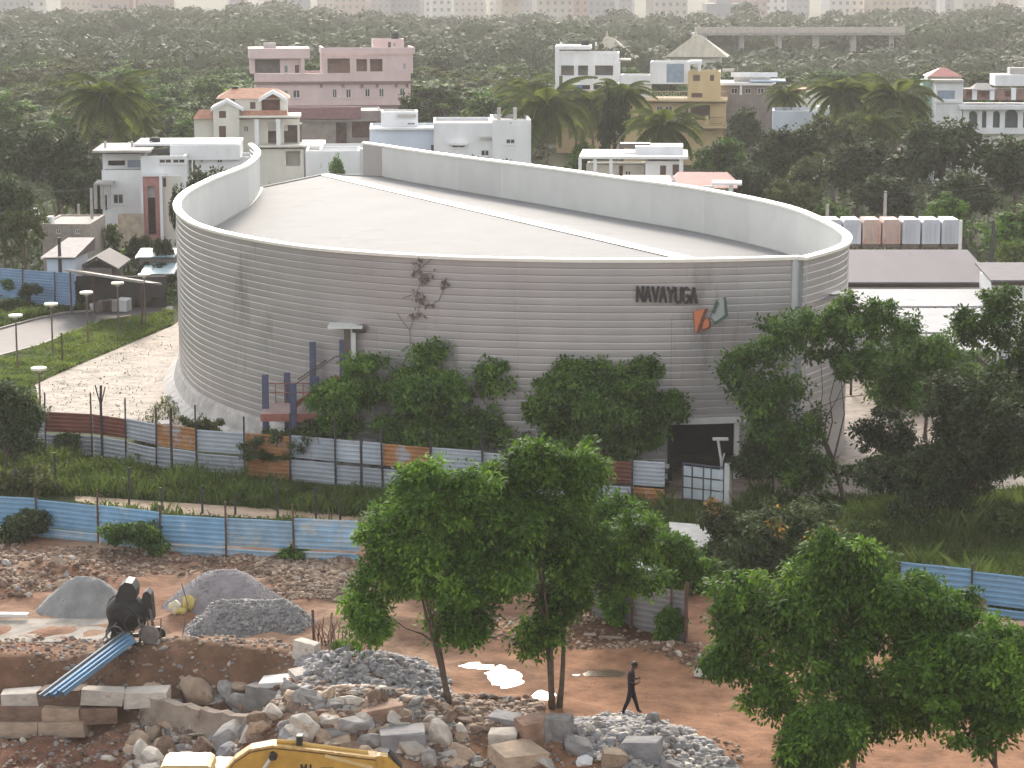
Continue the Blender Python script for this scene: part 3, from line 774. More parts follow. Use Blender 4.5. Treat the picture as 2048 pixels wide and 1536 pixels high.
# ================================================================== BUILDINGS BEHIND THE HALL
white_m = mat('whitewash', (.76, .77, .78), rough=.8, var=.09, scale=.5, streak=(1, 1, .35), dirt=((.40, .38, .36), .55, .62))
white2_m = mat('whitewash_blue', (.60, .66, .75), rough=.8, var=.07, scale=.5, streak=(1, 1, .35), dirt=((.40, .42, .45), .5, .64))
cream_m = mat('cream_plaster', (.70, .68, .61), rough=.85, var=.08, scale=.6, streak=(1, 1, .35), dirt=((.42, .39, .33), .5, .64))
pink_m = mat('pink_plaster', (.66, .51, .50), rough=.85, var=.08, scale=.5, streak=(1, 1, .35), dirt=((.38, .29, .28), .5, .62))
rose_m = mat('rose_plaster', (.42, .20, .18), rough=.85, var=.1)
yell_m = mat('yellow_plaster', (.56, .43, .24), rough=.85, var=.08, scale=.6, streak=(1, 1, .35), dirt=((.38, .29, .18), .5, .64))
grey_m = mat('raw_render', (.27, .235, .225), rough=.95, var=.18, scale=.8, dirt=((.17, .14, .13), .7, .6))
brickw_m = mat('brick_wall', (.24, .15, .13), rough=.95, var=.2, scale=1.5)
tile_m = mat('roof_tile_orange', (.40, .19, .12), rough=.85, var=.2, scale=2)
redr_m = mat('red_sheet_roof', (.38, .11, .10), rough=.6, var=.12, scale=1)
slab_m = mat('concrete_slab', (.42, .40, .38), rough=.9, var=.14, scale=.6)
glass_m = mat('window_glass', (.035, .04, .045), rough=.15, var=.3)
brown_m = mat('window_shutter_brown', (.11, .06, .05), rough=.7)
blueg_m = mat('pale_blue_pane', (.26, .33, .42), rough=.3)
rail_m = mat('railing_dark', (.12, .09, .08), rough=.6)

class House:
    def __init__(s, name, label, cat, D, pxref, yaw=0.0, group=None):
        s.D = D; x = W(pxref, 300, D).x; s.o = Vector((x, D, 0)); s.ya = R(yaw); s.ca, s.sa = math.cos(s.ya), math.sin(s.ya)
        s.root = thing(name, label, cat, s.o, s.ya, group)
    def L(s, px, py, off=0.0):
        """local (x, z) where the photo ray crosses the house's plane at depth off"""
        d = ray(px, py); nx, ny = -s.sa, s.ca                  # normal of the plane = local +y
        t = (s.o.x * nx + s.o.y * ny + off) / (d[0] * nx + d[1] * ny); X, Y, Z = d[0] * t - s.o.x, d[1] * t - s.o.y, CAM_H + d[2] * t
        return X * s.ca + Y * s.sa, Z
    def rect(s, x0, x1, yt, yb, off=0.0):
        xm = (x0 + x1) / 2; a = s.L(x0, (yt + yb) / 2, off)[0]; c = s.L(x1, (yt + yb) / 2, off)[0]
        return a, c, s.L(xm, yb, off)[1], s.L(xm, yt, off)[1]
    def box(s, part, x0, x1, yt, yb, m, off=0.0, dep=3.0, z0=None, parent=None):
        a, c, zb, zt = s.rect(x0, x1, yt, yb, off); b = MB(); b.box(a, c, off, off + dep, zb if z0 is None else z0, zt)
        return b.build(part, m, parent or s.root)
    def block(s, x0, x1, yt, yb, m, off=0.0, dep=8.0, z0=None, opens=(), th=.22, roof=slab_m, parapet=.5, over=.0, name='wall', glass=glass_m, back=None):
        """walls with true openings, a roof slab behind a parapet, and a pane or a dark room behind each opening"""
        a, c, zb, zt = s.rect(x0, x1, yt, yb, off)
        if z0 is not None: zb = z0
        os_ = []
        for o in opens:
            p = s.rect(o[0], o[1], o[2], o[3], off); os_.append((max(p[0], a + .05), min(p[1], c - .05), max(p[2], zb + .05), min(p[3], zt - .05), o[4] if len(o) > 4 else 'w'))
        xs = sorted({a, c, *[o[0] for o in os_], *[o[1] for o in os_]}); zs = sorted({zb, zt, *[o[2] for o in os_], *[o[3] for o in os_]})
        b = MB()
        for i in range(len(xs) - 1):
            for j in range(len(zs) - 1):
                xm, zm = (xs[i] + xs[i + 1]) / 2, (zs[j] + zs[j + 1]) / 2
                if not any(o[0] < xm < o[1] and o[2] < zm < o[3] for o in os_): b.box(xs[i], xs[i + 1], off, off + th, zs[j], zs[j + 1])
        b.box(a, a + th, off + th, off + dep, zb, zt); b.box(c - th, c, off + th, off + dep, zb, zt); b.box(a + th, c - th, off + dep - th, off + dep, zb, zt)
        b.build(name, m, s.root)
        if roof:
            b = MB(); b.box(a + th - over, c - th + over, off + th - over, off + dep - th + over, zt - parapet - .15, zt - parapet); b.build('roof', roof, s.root)
        for o in os_:
            k = o[4]
            if k == 'w':                          # framed window
                b = MB(); f = .07; y = off + .05
                b.box(o[0], o[1], y, y + .08, o[2], o[2] + f); b.box(o[0], o[1], y, y + .08, o[3] - f, o[3]); b.box(o[0], o[0] + f, y, y + .08, o[2] + f, o[3] - f); b.box(o[1] - f, o[1], y, y + .08, o[2] + f, o[3] - f)
                xm = (o[0] + o[1]) / 2; b.box(xm - f / 2, xm + f / 2, y, y + .08, o[2] + f, o[3] - f)
                w = b.build('window', trim_m, s.root)
                g = MB(); g.box(o[0] + .01, o[1] - .01, off + .14, off + .17, o[2], o[3]); g.build('pane', glass, w)
                g = MB(); g.box(o[0] - .1, o[1] + .1, off - .1, off - .003, o[2] - .1, o[2] - .02); g.build('sill', m, w)
            elif k == 's':                        # shutter or door leaf
                g = MB(); g.box(o[0] + .005, o[1] - .005, off + .08, off + .12, o[2], o[3]); g.build('shutter', brown_m, s.root)
            elif k == 'b':                        # blue pane
                g = MB(); g.box(o[0] + .005, o[1] - .005, off + .08, off + .12, o[2], o[3]); g.build('pane', blueg_m, s.root)
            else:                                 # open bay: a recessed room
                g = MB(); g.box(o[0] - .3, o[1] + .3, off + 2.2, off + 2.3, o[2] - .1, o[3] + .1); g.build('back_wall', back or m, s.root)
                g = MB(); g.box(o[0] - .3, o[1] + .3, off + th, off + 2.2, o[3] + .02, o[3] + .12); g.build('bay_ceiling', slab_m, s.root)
        return a, c, zb, zt
    def slab(s, x0, x1, yt, m, off=-.6, dep=9.0, th=.18, part='roof_slab'):
        a = s.L(x0, yt, off)[0]; c = s.L(x1, yt, off)[0]; z = s.L((x0 + x1) / 2, yt, off)[1]; b = MB(); b.box(a, c, off, off + dep, z - th, z); return b.build(part, m, s.root)
    def col(s, px, yt, yb, m, off=-.5, w=.25, part='column'):
        x, zt = s.L(px, yt, off); zb = s.L(px, yb, off)[1]; b = MB(); b.box(x - w / 2, x + w / 2, off, off + w, zb, zt); return b.build(part, m, s.root)
    def rail(s, x0, x1, yt, yb, off=-.5, m=None, n=10):
        a, c, zb, zt = s.rect(x0, x1, yt, yb, off); b = MB(); b.box(a, c, off, off + .05, zt - .06, zt); b.box(a, c, off, off + .05, zb, zb + .05)
        for i in range(n + 1): x = a + (c - a) * i / n; b.box(x - .02, x + .02, off + .01, off + .04, zb + .05, zt - .06)
        return b.build('railing', m or rail_m, s.root)
    def gable(s, x0, x1, yapex, yeave, m, off=0.0, dep=5.0, part='gable_roof', th=.16, over=.3):
        a = s.L(x0, yeave, off)[0] - over; c = s.L(x1, yeave, off)[0] + over; zt = s.L((x0 + x1) / 2, yapex, off)[1]; ze = s.L((x0 + x1) / 2, yeave, off)[1]; xm = (a + c) / 2; b = MB()
        b.prism([(a, ze), (xm, zt), (c, ze), (c, ze - th), (xm, zt - th), (a, ze - th)], off - over, off + dep + over); return b.build(part, m, s.root)
    def hip(s, x0, x1, yt, ye, m, off=0.0, dep=5.0, part='tiled_roof', over=.35, ridge=.5):
        a = s.L(x0, ye, off)[0]; c = s.L(x1, ye, off)[0]; zt = s.L((x0 + x1) / 2, yt, off + dep / 2)[1]; ze = s.L((x0 + x1) / 2, ye, off)[1]; b = MB(); w = (c - a); r0, r1 = a + w * (.5 - ridge / 2), c - w * (.5 - ridge / 2); ym = off + dep / 2
        A, B_, C_, D_ = (a, off - over, ze), (c, off - over, ze), (c, off + dep, ze), (a, off + dep, ze); E, F_ = (r0, ym, zt), (r1, ym, zt)
        b.poly([A, B_, F_, E]); b.poly([B_, C_, F_]); b.poly([C_, D_, E, F_]); b.poly([D_, A, E]); b.poly([D_, C_, B_, A]); return b.build(part, m, s.root)
    def tank(s, px, yb, r=.6, h=1.1, off=2.0, m=None):
        x, z = s.L(px, yb, off); b = MB(); b.lathe([(0, z), (r, z), (r, z + h * .8), (r * .6, z + h), (0, z + h)], 12, (x, off)); b.build('water_tank', m or mat('tank_black', (.03, .03, .03)), s.root, smooth=False)

# -- pink block of flats
h = House('apartment_block', 'pink three storey block of flats standing behind the cream villa', 'building', 300, 660, 7)
h.block(512, 822, 147, 330, pink_m, dep=9, z0=-.2, roof=slab_m, parapet=.3, opens=[(568, 576, 180, 196), (586, 600, 180, 196), (665, 674, 178, 196), (692, 702, 178, 196), (730, 740, 177, 194), (758, 768, 177, 194), (700, 712, 222, 238), (768, 780, 222, 240), (800, 809, 176, 192)])
h.box('string_course', 508, 826, 163, 168, mat('string_course_brown', (.22, .14, .13)), off=-.35, dep=.35)
for px in (640, 684, 722, 752, 790, 812): h.box('bracket', px, px + 5, 168, 175, MATS['string_course_brown'], off=-.3, dep=.3)
h.box('string_course', 508, 826, 211, 215, MATS['string_course_brown'], off=-.3, dep=.3)
h.block(645, 826, 108, 147, pink_m, dep=8, z0=None, opens=[(655, 700, 117, 146, 'o'), (713, 734, 118, 143, 'o'), (740, 765, 118, 143, 'o'), (806, 812, 126, 140, 'w')], back=mat('bay_back_rust', (.36, .22, .18)), parapet=.05)
h.box('parapet', 643, 830, 95, 108, pink_m, off=-.4, dep=.25); h.box('parapet', 643, 648, 95, 108, pink_m, off=-.1, dep=8); h.box('parapet', 825, 830, 95, 108, pink_m, off=-.1, dep=8)
h.block(746, 808, 78, 96, pink_m, off=2.5, dep=3, z0=None, opens=[(776, 782, 84, 96, 's'), (786, 792, 84, 94, 'w')], parapet=.1)
h.block(500, 605, 116, 147, pink_m, off=.2, dep=7, opens=[(510, 560, 118, 146, 'o'), (568, 576, 130, 146, 'w'), (590, 598, 130, 146, 's')], back=grey_m, parapet=.05)
h.box('parapet', 497, 620, 97, 117, pink_m, off=-.5, dep=8)
h.box('water_tank_stand', 527, 552, 86, 97, slab_m, off=1.5, dep=1.5); h.col(605, 117, 147, pink_m, off=-.4, w=.5)
h.tank(790, 78, r=.5, h=.9, off=3)

# -- cream villa with arched gables and orange tiles
h = House('villa', 'cream villa with arched gables and orange tiled roofs in front of the pink flats', 'building', 240, 480, 5)
h.block(428, 480, 215, 420, cream_m, dep=5, z0=-.2, opens=[(438, 452, 252, 280, 's'), (438, 452, 222, 236, 's')], parapet=.1)
h.gable(428, 480, 198, 216, white_m, dep=4.5, th=.35, over=.35)
b = MB(); a0 = h.L(428, 215)[0]; a1 = h.L(480, 215)[0]; zz = h.L(454, 215)[1]; zt = h.L(454, 200)[1]; b.prism([(a0 + .02, zz), (a1 - .02, zz), ((a0 + a1) / 2, zt)], .02, .24); b.build('gable', cream_m, h.root)
h.block(390, 428, 236, 420, cream_m, off=.8, dep=5, z0=-.2, opens=[(402, 412, 290, 300)], parapet=.1)
h.hip(386, 430, 219, 237, tile_m, off=.6, dep=3)
h.block(470, 575, 196, 262, cream_m, off=2.0, dep=6, opens=[(500, 511, 204, 218, 's'), (523, 560, 198, 221, 'o')], back=rose_m, parapet=.05)
h.hip(432, 580, 176, 197, tile_m, off=1.9, dep=6, ridge=.6)
h.gable(520, 572, 180, 197, white_m, off=1.6, dep=1.2, th=.4, over=.2)
h.hip(482, 576, 221, 236, tile_m, off=-.2, dep=2.2, ridge=.95, part='tiled_canopy')
h.slab(476, 602, 232, cream_m, off=-.8, dep=6)
h.block(480, 600, 238, 420, cream_m, off=1.2, dep=6, z0=-.2, opens=[(487, 497, 252, 264, 'w'), (536, 556, 246, 288, 'o'), (568, 598, 250, 288, 'o')], back=mat('room_brown', (.2, .15, .13)), parapet=.05)
for px in (513, 556): h.col(px, 238, 290, white_m, off=-.6, w=.42)
h.slab(515, 652, 291, cream_m, off=-1.6, dep=8); h.slab(386, 480, 290, cream_m, off=-.6, dep=3)
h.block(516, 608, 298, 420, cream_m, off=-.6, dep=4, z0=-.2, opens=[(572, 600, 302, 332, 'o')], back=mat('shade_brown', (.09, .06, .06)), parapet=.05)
h.tank(470, 182, off=5, r=.4, h=.5)

# -- bare unfinished block
h = House('unfinished_block', 'bare grey unfinished building with plum coloured parapet beside the cream villa', 'building', 268, 680, 6)
h.block(572, 765, 222, 400, grey_m, dep=8, z0=-.2, opens=[(672, 694, 246, 290, 'o'), (704, 752, 240, 275, 'o')], back=brickw_m, parapet=.1)
h.box('parapet', 560, 722, 214, 238, mat('plum_band', (.24, .13, .14), var=.15), off=-.5, dep=.4)
h.slab(600, 760, 240, grey_m, off=-.4, dep=2)
# -- row of low white and blue houses
h = House('low_white_house', 'low white house with boxy rooftop room in front of the unfinished block', 'building', 225, 800, 3)
h.block(762, 836, 224, 262, white_m, off=2, dep=4, opens=[(815, 830, 245, 250)], parapet=.15)
h.box('sunshade', 795, 832, 229, 235, slab_m, off=1.6, dep=.4)
h.block(740, 890, 258, 440, white2_m, dep=9, z0=-.2, opens=[(862, 872, 290, 306, 's')], parapet=.2)
h.slab(748, 892, 256, white_m, off=-.5, dep=3)
h.block(640, 735, 298, 440, white_m, off=-2, dep=7, z0=-.2, opens=[(690, 698, 305, 313)], parapet=.3)
h.block(612, 720, 302, 460, white_m, off=-4, dep=6, z0=-.2, opens=[(640, 644, 326, 336), (660, 664, 324, 336)], parapet=.3)
for px in (845, 920): h.box('roof_bracket', px, px + 8, 246, 250, white_m, off=0, dep=.3)
h = House('long_white_house', 'long white flat roofed house with two roof posts behind the far parapet', 'building', 222, 960, 2)
h.block(868, 985, 246, 440, white_m, dep=9, z0=-.2, opens=[(905, 930, 291, 296), (962, 978, 300, 312)], parapet=.3, name='wall')
h.block(985, 1062, 240, 440, white_m, off=-.8, dep=9, z0=-.2, opens=[(1012, 1030, 278, 288), (1018, 1024, 244, 249)], parapet=.3)
h.box('sunshade', 900, 935, 286, 290, white_m, off=-.6, dep=.6); h.box('sunshade', 960, 982, 274, 279, slab_m, off=-.5, dep=.5)
for px in (998, 1030): h.col(px, 215, 240, slab_m, off=.5, w=.35, part='roof_post')
# -- white house at the left with the rose stair tower
h = House('white_house', 'white two storey house with a tall rose stair tower and dark flat canopies', 'building', 199, 300, 4)
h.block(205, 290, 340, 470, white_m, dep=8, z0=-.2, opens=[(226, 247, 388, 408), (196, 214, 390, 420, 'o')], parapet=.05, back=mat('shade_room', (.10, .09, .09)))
h.block(282, 372, 312, 395, white_m, off=-.6, dep=9, opens=[(318, 343, 318, 327), (345, 372, 318, 327)], parapet=.4)
h.block(205, 284, 308, 342, white_m, off=1.6, dep=6, opens=[(216, 250, 321, 331, 'o'), (255, 282, 320, 335, 'b')], parapet=.05, back=rail_m)
h.slab(184, 300, 301, slab_m, off=-1.2, dep=9, part='canopy_slab'); h.slab(188, 225, 366, slab_m, off=-2.4, dep=3, part='canopy_slab'); h.slab(268, 480, 287, white_m, off=3, dep=7, part='canopy_slab')
h.block(340, 480, 290, 320, white_m, off=2.5, dep=6, parapet=.3); h.block(392, 505, 314, 470, white_m, off=3, dep=5, z0=-.2, opens=[(400, 407, 318, 325), (434, 445, 316, 326)], parapet=.3)
for i, px in enumerate((208, 262, 300)): h.box('roof_post', px, px + 4, 283, 300, slab_m, off=2 + i, dep=.4)
h.tank(310, 287, r=.5, h=.55, off=5)
h.block(286, 326, 352, 492, rose_m, off=-1.4, dep=3, z0=-.2, opens=[(296, 311, 372, 470, 'o')], parapet=.1, back=brown_m)
h.box('tower_trim', 283, 330, 349, 353, white_m, off=-1.6, dep=3.3); h.box('tower_trim', 320, 326, 353, 500, white_m, off=-1.75, dep=.33, z0=-.2); h.box('tower_trim', 283, 287, 353, 500, white_m, off=-1.75, dep=.33, z0=-.2)
h.block(326, 362, 352, 500, cream_m, off=-.8, dep=6, z0=-.2, opens=[(326, 332, 356, 374, 's')], parapet=.1)
h.box('yard_wall', 236, 286, 428, 462, mat('yard_wall_buff', (.42, .34, .26), var=.2), off=-2.4, dep=.3, z0=-.2)
for px in (190, 203, 217): h.col(px, 368, 418, slab_m, off=-2.2, w=.28)
# -- white house on the right with verandah
h = House('verandah_house', 'small white house with an open verandah and flat roof behind the curved parapet', 'building', 200, 1270, -4)
h.block(1290, 1366, 322, 480, white_m, dep=6, z0=-.2, opens=[(1320, 1332, 331, 350, 's'), (1345, 1358, 329, 350, 's')], parapet=.05)
h.block(1172, 1288, 330, 480, cream_m, off=2.2, dep=4, z0=-.2, opens=[(1238, 1246, 328, 356, 's'), (1250, 1262, 342, 352, 'w')], parapet=.05)
h.slab(1158, 1376, 313, white_m, off=-1, dep=8, th=.22); h.box('roof_parapet', 1270, 1366, 293, 312, white_m, off=1.5, dep=4)
h.box('roof_clutter', 1240, 1300, 287, 296, rail_m, off=3, dep=1.5)
for px in (1160, 1190, 1222, 1362): h.col(px, 316, 362, white_m, off=-.8, w=.28)
h = House('red_roofed_house', 'red sheet roofs with a white gable below the verandah house', 'building', 182, 1350, -5)
h.hip(1232, 1350, 350, 370, redr_m, off=1, dep=5, ridge=.8, part='sheet_roof'); h.hip(1335, 1475, 344, 375, redr_m, off=.5, dep=6, ridge=.72, part='sheet_roof')
h.block(1245, 1450, 372, 520, cream_m, off=1.2, dep=4, z0=-.2, roof=None)
b = MB(); x0, z0_ = h.L(1337, 374, .2); x1 = h.L(1358, 374, .2)[0]; zt = h.L(1348, 352, .2)[1]; b.prism([(x0, z0_), (x1, z0_), ((x0 + x1) / 2, zt)], .1, .4); b.build('white_gable', white_m, h.root)
h.slab(1424, 1484, 366, white_m, off=-2, dep=2.6); h.col(1462, 368, 400, white_m, off=-1.4, w=.35); h.box('parapet', 1405, 1428, 372, 384, white_m, off=-1.2, dep=.3)
# -- tall white house with yellow arcade
h = House('tall_white_house', 'tall white framed house with open terraces over a yellow arcade', 'building', 305, 1170, -3)
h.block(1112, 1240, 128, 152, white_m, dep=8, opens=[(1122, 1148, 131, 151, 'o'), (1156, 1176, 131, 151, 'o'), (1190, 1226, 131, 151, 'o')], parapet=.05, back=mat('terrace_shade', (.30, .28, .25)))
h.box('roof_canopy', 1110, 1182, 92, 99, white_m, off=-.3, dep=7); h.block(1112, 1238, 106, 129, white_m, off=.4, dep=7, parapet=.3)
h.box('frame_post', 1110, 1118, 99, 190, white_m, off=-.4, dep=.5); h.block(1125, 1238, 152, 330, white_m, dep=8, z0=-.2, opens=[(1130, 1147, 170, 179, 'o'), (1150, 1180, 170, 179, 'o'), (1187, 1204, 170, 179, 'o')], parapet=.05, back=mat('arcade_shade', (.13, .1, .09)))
h.block(1113, 1232, 181, 330, yell_m, off=-.5, dep=.6, z0=-.2, opens=[(1155, 1168, 186, 196, 's'), (1187, 1202, 188, 200, 's')], roof=None)
h.box('blue_tarp', 1151, 1164, 171, 178, mat('tarp_blue', (.10, .18, .45)), off=-.2, dep=.1); h.slab(1190, 1262, 119, slab_m, off=1, dep=5); h.tank(1170, 92, r=.55, h=.8, off=3)
for px in (1120, 1190): h.box('roof_post', px, px + 4, 84, 92, white_m, off=2, dep=.3)
# -- yellow house
h = House('yellow_house', 'yellow house with balconies, a square turret with round windows and a white upper room', 'building', 285, 1350, -6)
h.block(1300, 1378, 124, 168, white_m, off=2.5, dep=5, opens=[(1333, 1368, 128, 165, 'b')], parapet=.2)
h.box('frame', 1378, 1402, 122, 128, white_m, off=2.6, dep=4); h.box('frame', 1396, 1402, 128, 145, white_m, off=2.6, dep=.4)
h.block(1376, 1440, 143, 208, yell_m, off=1.5, dep=5, opens=[(1386, 1400, 150, 162, 's'), (1420, 1428, 150, 162, 's'), (1383, 1405, 186, 195, 's')], parapet=.2)
h.slab(1252, 1454, 200, yell_m, off=-1, dep=8); h.rail(1255, 1375, 182, 200, off=-.8, m=yell_m, n=22); h.rail(1405, 1452, 182, 200, off=-.8, m=yell_m, n=8)
h.slab(1230, 1300, 168, slab_m, off=4, dep=4); h.block(1240, 1300, 150, 200, white_m, off=4.2, dep=4, parapet=.2)
h.block(1248, 1450, 206, 330, yell_m, off=.6, dep=8, z0=-.2, opens=[(1313, 1325, 212, 226), (1330, 1345, 212, 232), (1356, 1378, 212, 236), (1381, 1420, 210, 240, 'o')], parapet=.05, back=mat('balcony_back', (.22, .15, .12)))
h.slab(1372, 1456, 252, yell_m, off=-1.4, dep=2.2, th=.3)
for px in (1385, 1414, 1448): h.col(px, 232, 250, yell_m, off=-1.4, w=.4, part='balcony_post')
h.rail(1388, 1412, 234, 248, off=-1.3, n=6); h.rail(1418, 1446, 234, 248, off=-1.3, n=7)
# -- grey-white house with flat sunshades
h = House('sunshade_house', 'white house with stacked blue edged flat sunshades beside the yellow turret', 'building', 292, 1510, -5)
h.block(1440, 1552, 170, 330, grey_m, dep=7, z0=-.2, opens=[(1462, 1475, 176, 188), (1490, 1502, 176, 188), (1515, 1528, 176, 188)], parapet=.05)
h.slab(1440, 1545, 166, white_m, off=-1, dep=8, th=.3); h.box('parapet', 1462, 1555, 145, 154, white_m, off=1.5, dep=.3); h.slab(1500, 1572, 161, mat('blue_edge', (.40, .50, .62)), off=-.6, dep=5); h.block(1468, 1540, 152, 168, slab_m, off=2, dep=4)
h.col(1482, 168, 190, white_m, off=-.8, w=.3); h.box('roof_clutter', 1445, 1468, 138, 143, slab_m, off=4, dep=1)
# -- low white house between palms
h = House('parapet_house', 'low whitewashed house with deep roof parapet between palms and dark trees', 'building', 262, 1600, -6)
h.block(1545, 1662, 222, 262, white2_m, off=-.4, dep=7, opens=[(1608, 1613, 236, 242)], parapet=.3); h.box('stair_head', 1634, 1662, 213, 224, white_m, off=1, dep=2.2)
h.block(1575, 1650, 246, 360, cream_m, dep=6, z0=-.2, opens=[(1585, 1592, 252, 262, 's'), (1612, 1620, 254, 264, 's')], roof=None); h.block(1585, 1662, 180, 222, cream_m, off=14, dep=6, roof=tile_m, parapet=-.1)
# -- arcaded white house at the right edge
h = House('arcaded_house', 'white house with arched verandah bays and a red tiled turret above dark trees', 'building', 258, 1960, -3)
arch = [(1938, 1955, 222, 256, 'o'), (1964, 1973, 222, 256, 'o'), (1986, 2000, 222, 256, 'o'), (2010, 2036, 218, 256, 'o'), (2046, 2066, 220, 256, 'o'), (2074, 2094, 222, 256, 'o')]
h.block(1926, 2110, 214, 268, white_m, dep=6, z0=None, opens=arch, parapet=.05, back=mat('verandah_teal', (.16, .22, .24)))
for a in arch:                                     # arch heads
    x0, z0_ = h.L(a[0], a[2], -.05); x1 = h.L(a[1], a[2], -.05)[0]; r = (x1 - x0) / 2; b = MB()
    for s_ in (-1, 1):
        cx = (x0 + x1) / 2; pts = [(cx + s_ * r, z0_)] + [(cx + s_ * r * math.cos(t), z0_ - r + r * math.sin(t)) for t in np.linspace(0, math.pi / 2, 6)]
        b.prism(pts if s_ < 0 else pts[::-1], .03, .19)
    b.build('arch_head', white_m, h.root)
h.slab(1918, 2112, 212, white_m, off=-.8, dep=7, th=.4); h.box('plinth', 1926, 2110, 256, 268, white_m, off=-.5, dep=.5)
h.block(1930, 2110, 268, 400, cream_m, off=.3, dep=6, z0=-.2, roof=None)
h.block(1925, 2110, 178, 200, brickw_m, off=2, dep=4, opens=[(1932, 1944, 180, 196, 'o'), (1962, 1975, 180, 194, 'o'), (2010, 2020, 180, 194, 'o')], parapet=.05, back=rose_m)
for px in (1950, 1985, 2028): h.col(px, 176, 200, white_m, off=1.6, w=.5)
h.hip(1945, 1990, 166, 180, slab_m, off=1.6, dep=3, part='canopy_roof'); h.box('roof_parapet', 1990, 2110, 150, 172, white_m, off=2.5, dep=4); h.box('roof_parapet', 2020, 2060, 136, 150, slab_m, off=4, dep=2)
h.block(1870, 1924, 163, 330, white_m, off=-.4, dep=4, z0=-.2, opens=[(1875, 1910, 181, 198, 'b')], parapet=.1)
h.box('moulding', 1866, 1928, 160, 165, slab_m, off=-.8, dep=5); h.box('moulding', 1868, 1926, 202, 206, white_m, off=-.6, dep=.3)
h.hip(1854, 1926, 135, 153, redr_m, off=2.6, dep=4, ridge=.15); h.block(1856, 1922, 153, 165, cream_m, off=2.8, dep=3.5, roof=None); h.box('green_wall', 1845, 1868, 160, 250, mat('mint_wall', (.38, .55, .46)), off=3, dep=3, z0=0)
# -- tent-like halls
for lab, D, x0, x1, ya, ye in (('pale hipped marquee roof with a finial beyond the yellow house', 430, 1338, 1445, 75, 108), ('pale hipped marquee roof rising behind the tall white house', 430, 1166, 1262, 80, 112)):
    h = House('marquee_hall', lab, 'hall', D, (x0 + x1) / 2, -8); tent = mat('tent_roof', (.46, .42, .33), var=.14, scale=.4, streak=(3, 1, .2))
    h.hip(x0 - 8, x1 + 10, ya - 6, ye + 6, tent, off=0, dep=9, ridge=.08, part='hipped_roof'); h.block(x0 + 6, x1 - 6, ye + 6, 200, cream_m, off=1, dep=7, z0=-.2, roof=None)
    x, z = h.L((x0 + x1) / 2, ya + 3, 4.5); b = MB(); b.lathe([(.9, z - .8), (.8, z + .4), (.3, z + .9), (.1, z + 1.9), (0, z + 2)], 8, (x, 4.5)); b.build('finial', tent, h.root)
# -- elevated road far off
v = thing('flyover', 'pale straight flyover parapet running above the far woodland', 'bridge', (W(1640, 55, 520).x, 520, 0), R(2))
b = MB(); b.box(-28, 19, -.3, 0, 9.9, 11.2); b.build('parapet', mat('flyover_concrete', (.50, .45, .40)), v)
b = MB(); b.box(-28, 19, 0, 7, 9.4, 9.9); b.build('deck', slab_m, v)
for i in range(6): b = MB(); b.box(-26 + i * 8.4, -25 + i * 8.4, 2, 5, -.2, 9.4); b.build('pier', slab_m, v)
# -- distant city
rnd = random.Random(21); cm = [mat('city_cream', (.50, .46, .42)), mat('city_white', (.60, .58, .56)), mat('city_pink', (.48, .38, .34)), mat('city_grey', (.36, .35, .36)), mat('city_buff', (.45, .38, .30))]
cwin = mat('city_window', (.26, .25, .25), rough=.4)
x = -290; k = 0
while x < 290:
    w = rnd.uniform(7, 17); D = rnd.uniform(835, 1150); hgt = rnd.uniform(9, 17) + (D - 835) * .016 + (rnd.random() < .3) * rnd.uniform(4, 12); ci = rnd.randrange(5); m = cm[ci]
    t = thing('city_block', ('%s %s apartment block on the far skyline %s' % ('wide' if w > 12 else 'narrow', ['cream', 'white', 'pinkish', 'grey', 'buff'][ci], 'over the woodland left of the pink flats' if x < -75 else 'above the pink flats and the hall' if x < 20 else 'behind the tall white house' if x < 75 else 'over the flyover' if x < 160 else 'above the arcaded house')), 'building', (x + w / 2, D, 0), R(rnd.uniform(-14, 14)), 'distant blocks along the skyline')
    b = MB(); b.box(-w / 2, w / 2, 0, 10, -.2, hgt); b.build('wall', m, t)
    b = MB(); b.box(-w / 4, w / 8, 2, 6, hgt, hgt + rnd.uniform(1.5, 3)); b.build('stair_head', m, t)
    b = MB(); fl = int(hgt / 3)
    for f in range(fl):
        n = int(w / 2.6)
        for i in range(n): xx = -w / 2 + (i + .5) * w / n; b.box(xx - .55, xx + .55, -.05, 0, f * 3 + 1, f * 3 + 2.3)
    o = b.build('windows', cwin, t); o['kind'] = 'stuff'
    if rnd.random() < .5:
        b = MB(); b.box(-w / 2 - .3, w / 2 + .3, -.8, 0, hgt - .9, hgt - .3); b.build('cornice', rnd.choice(cm), t)
    x += w * rnd.uniform(.55, 1.15); k += 1
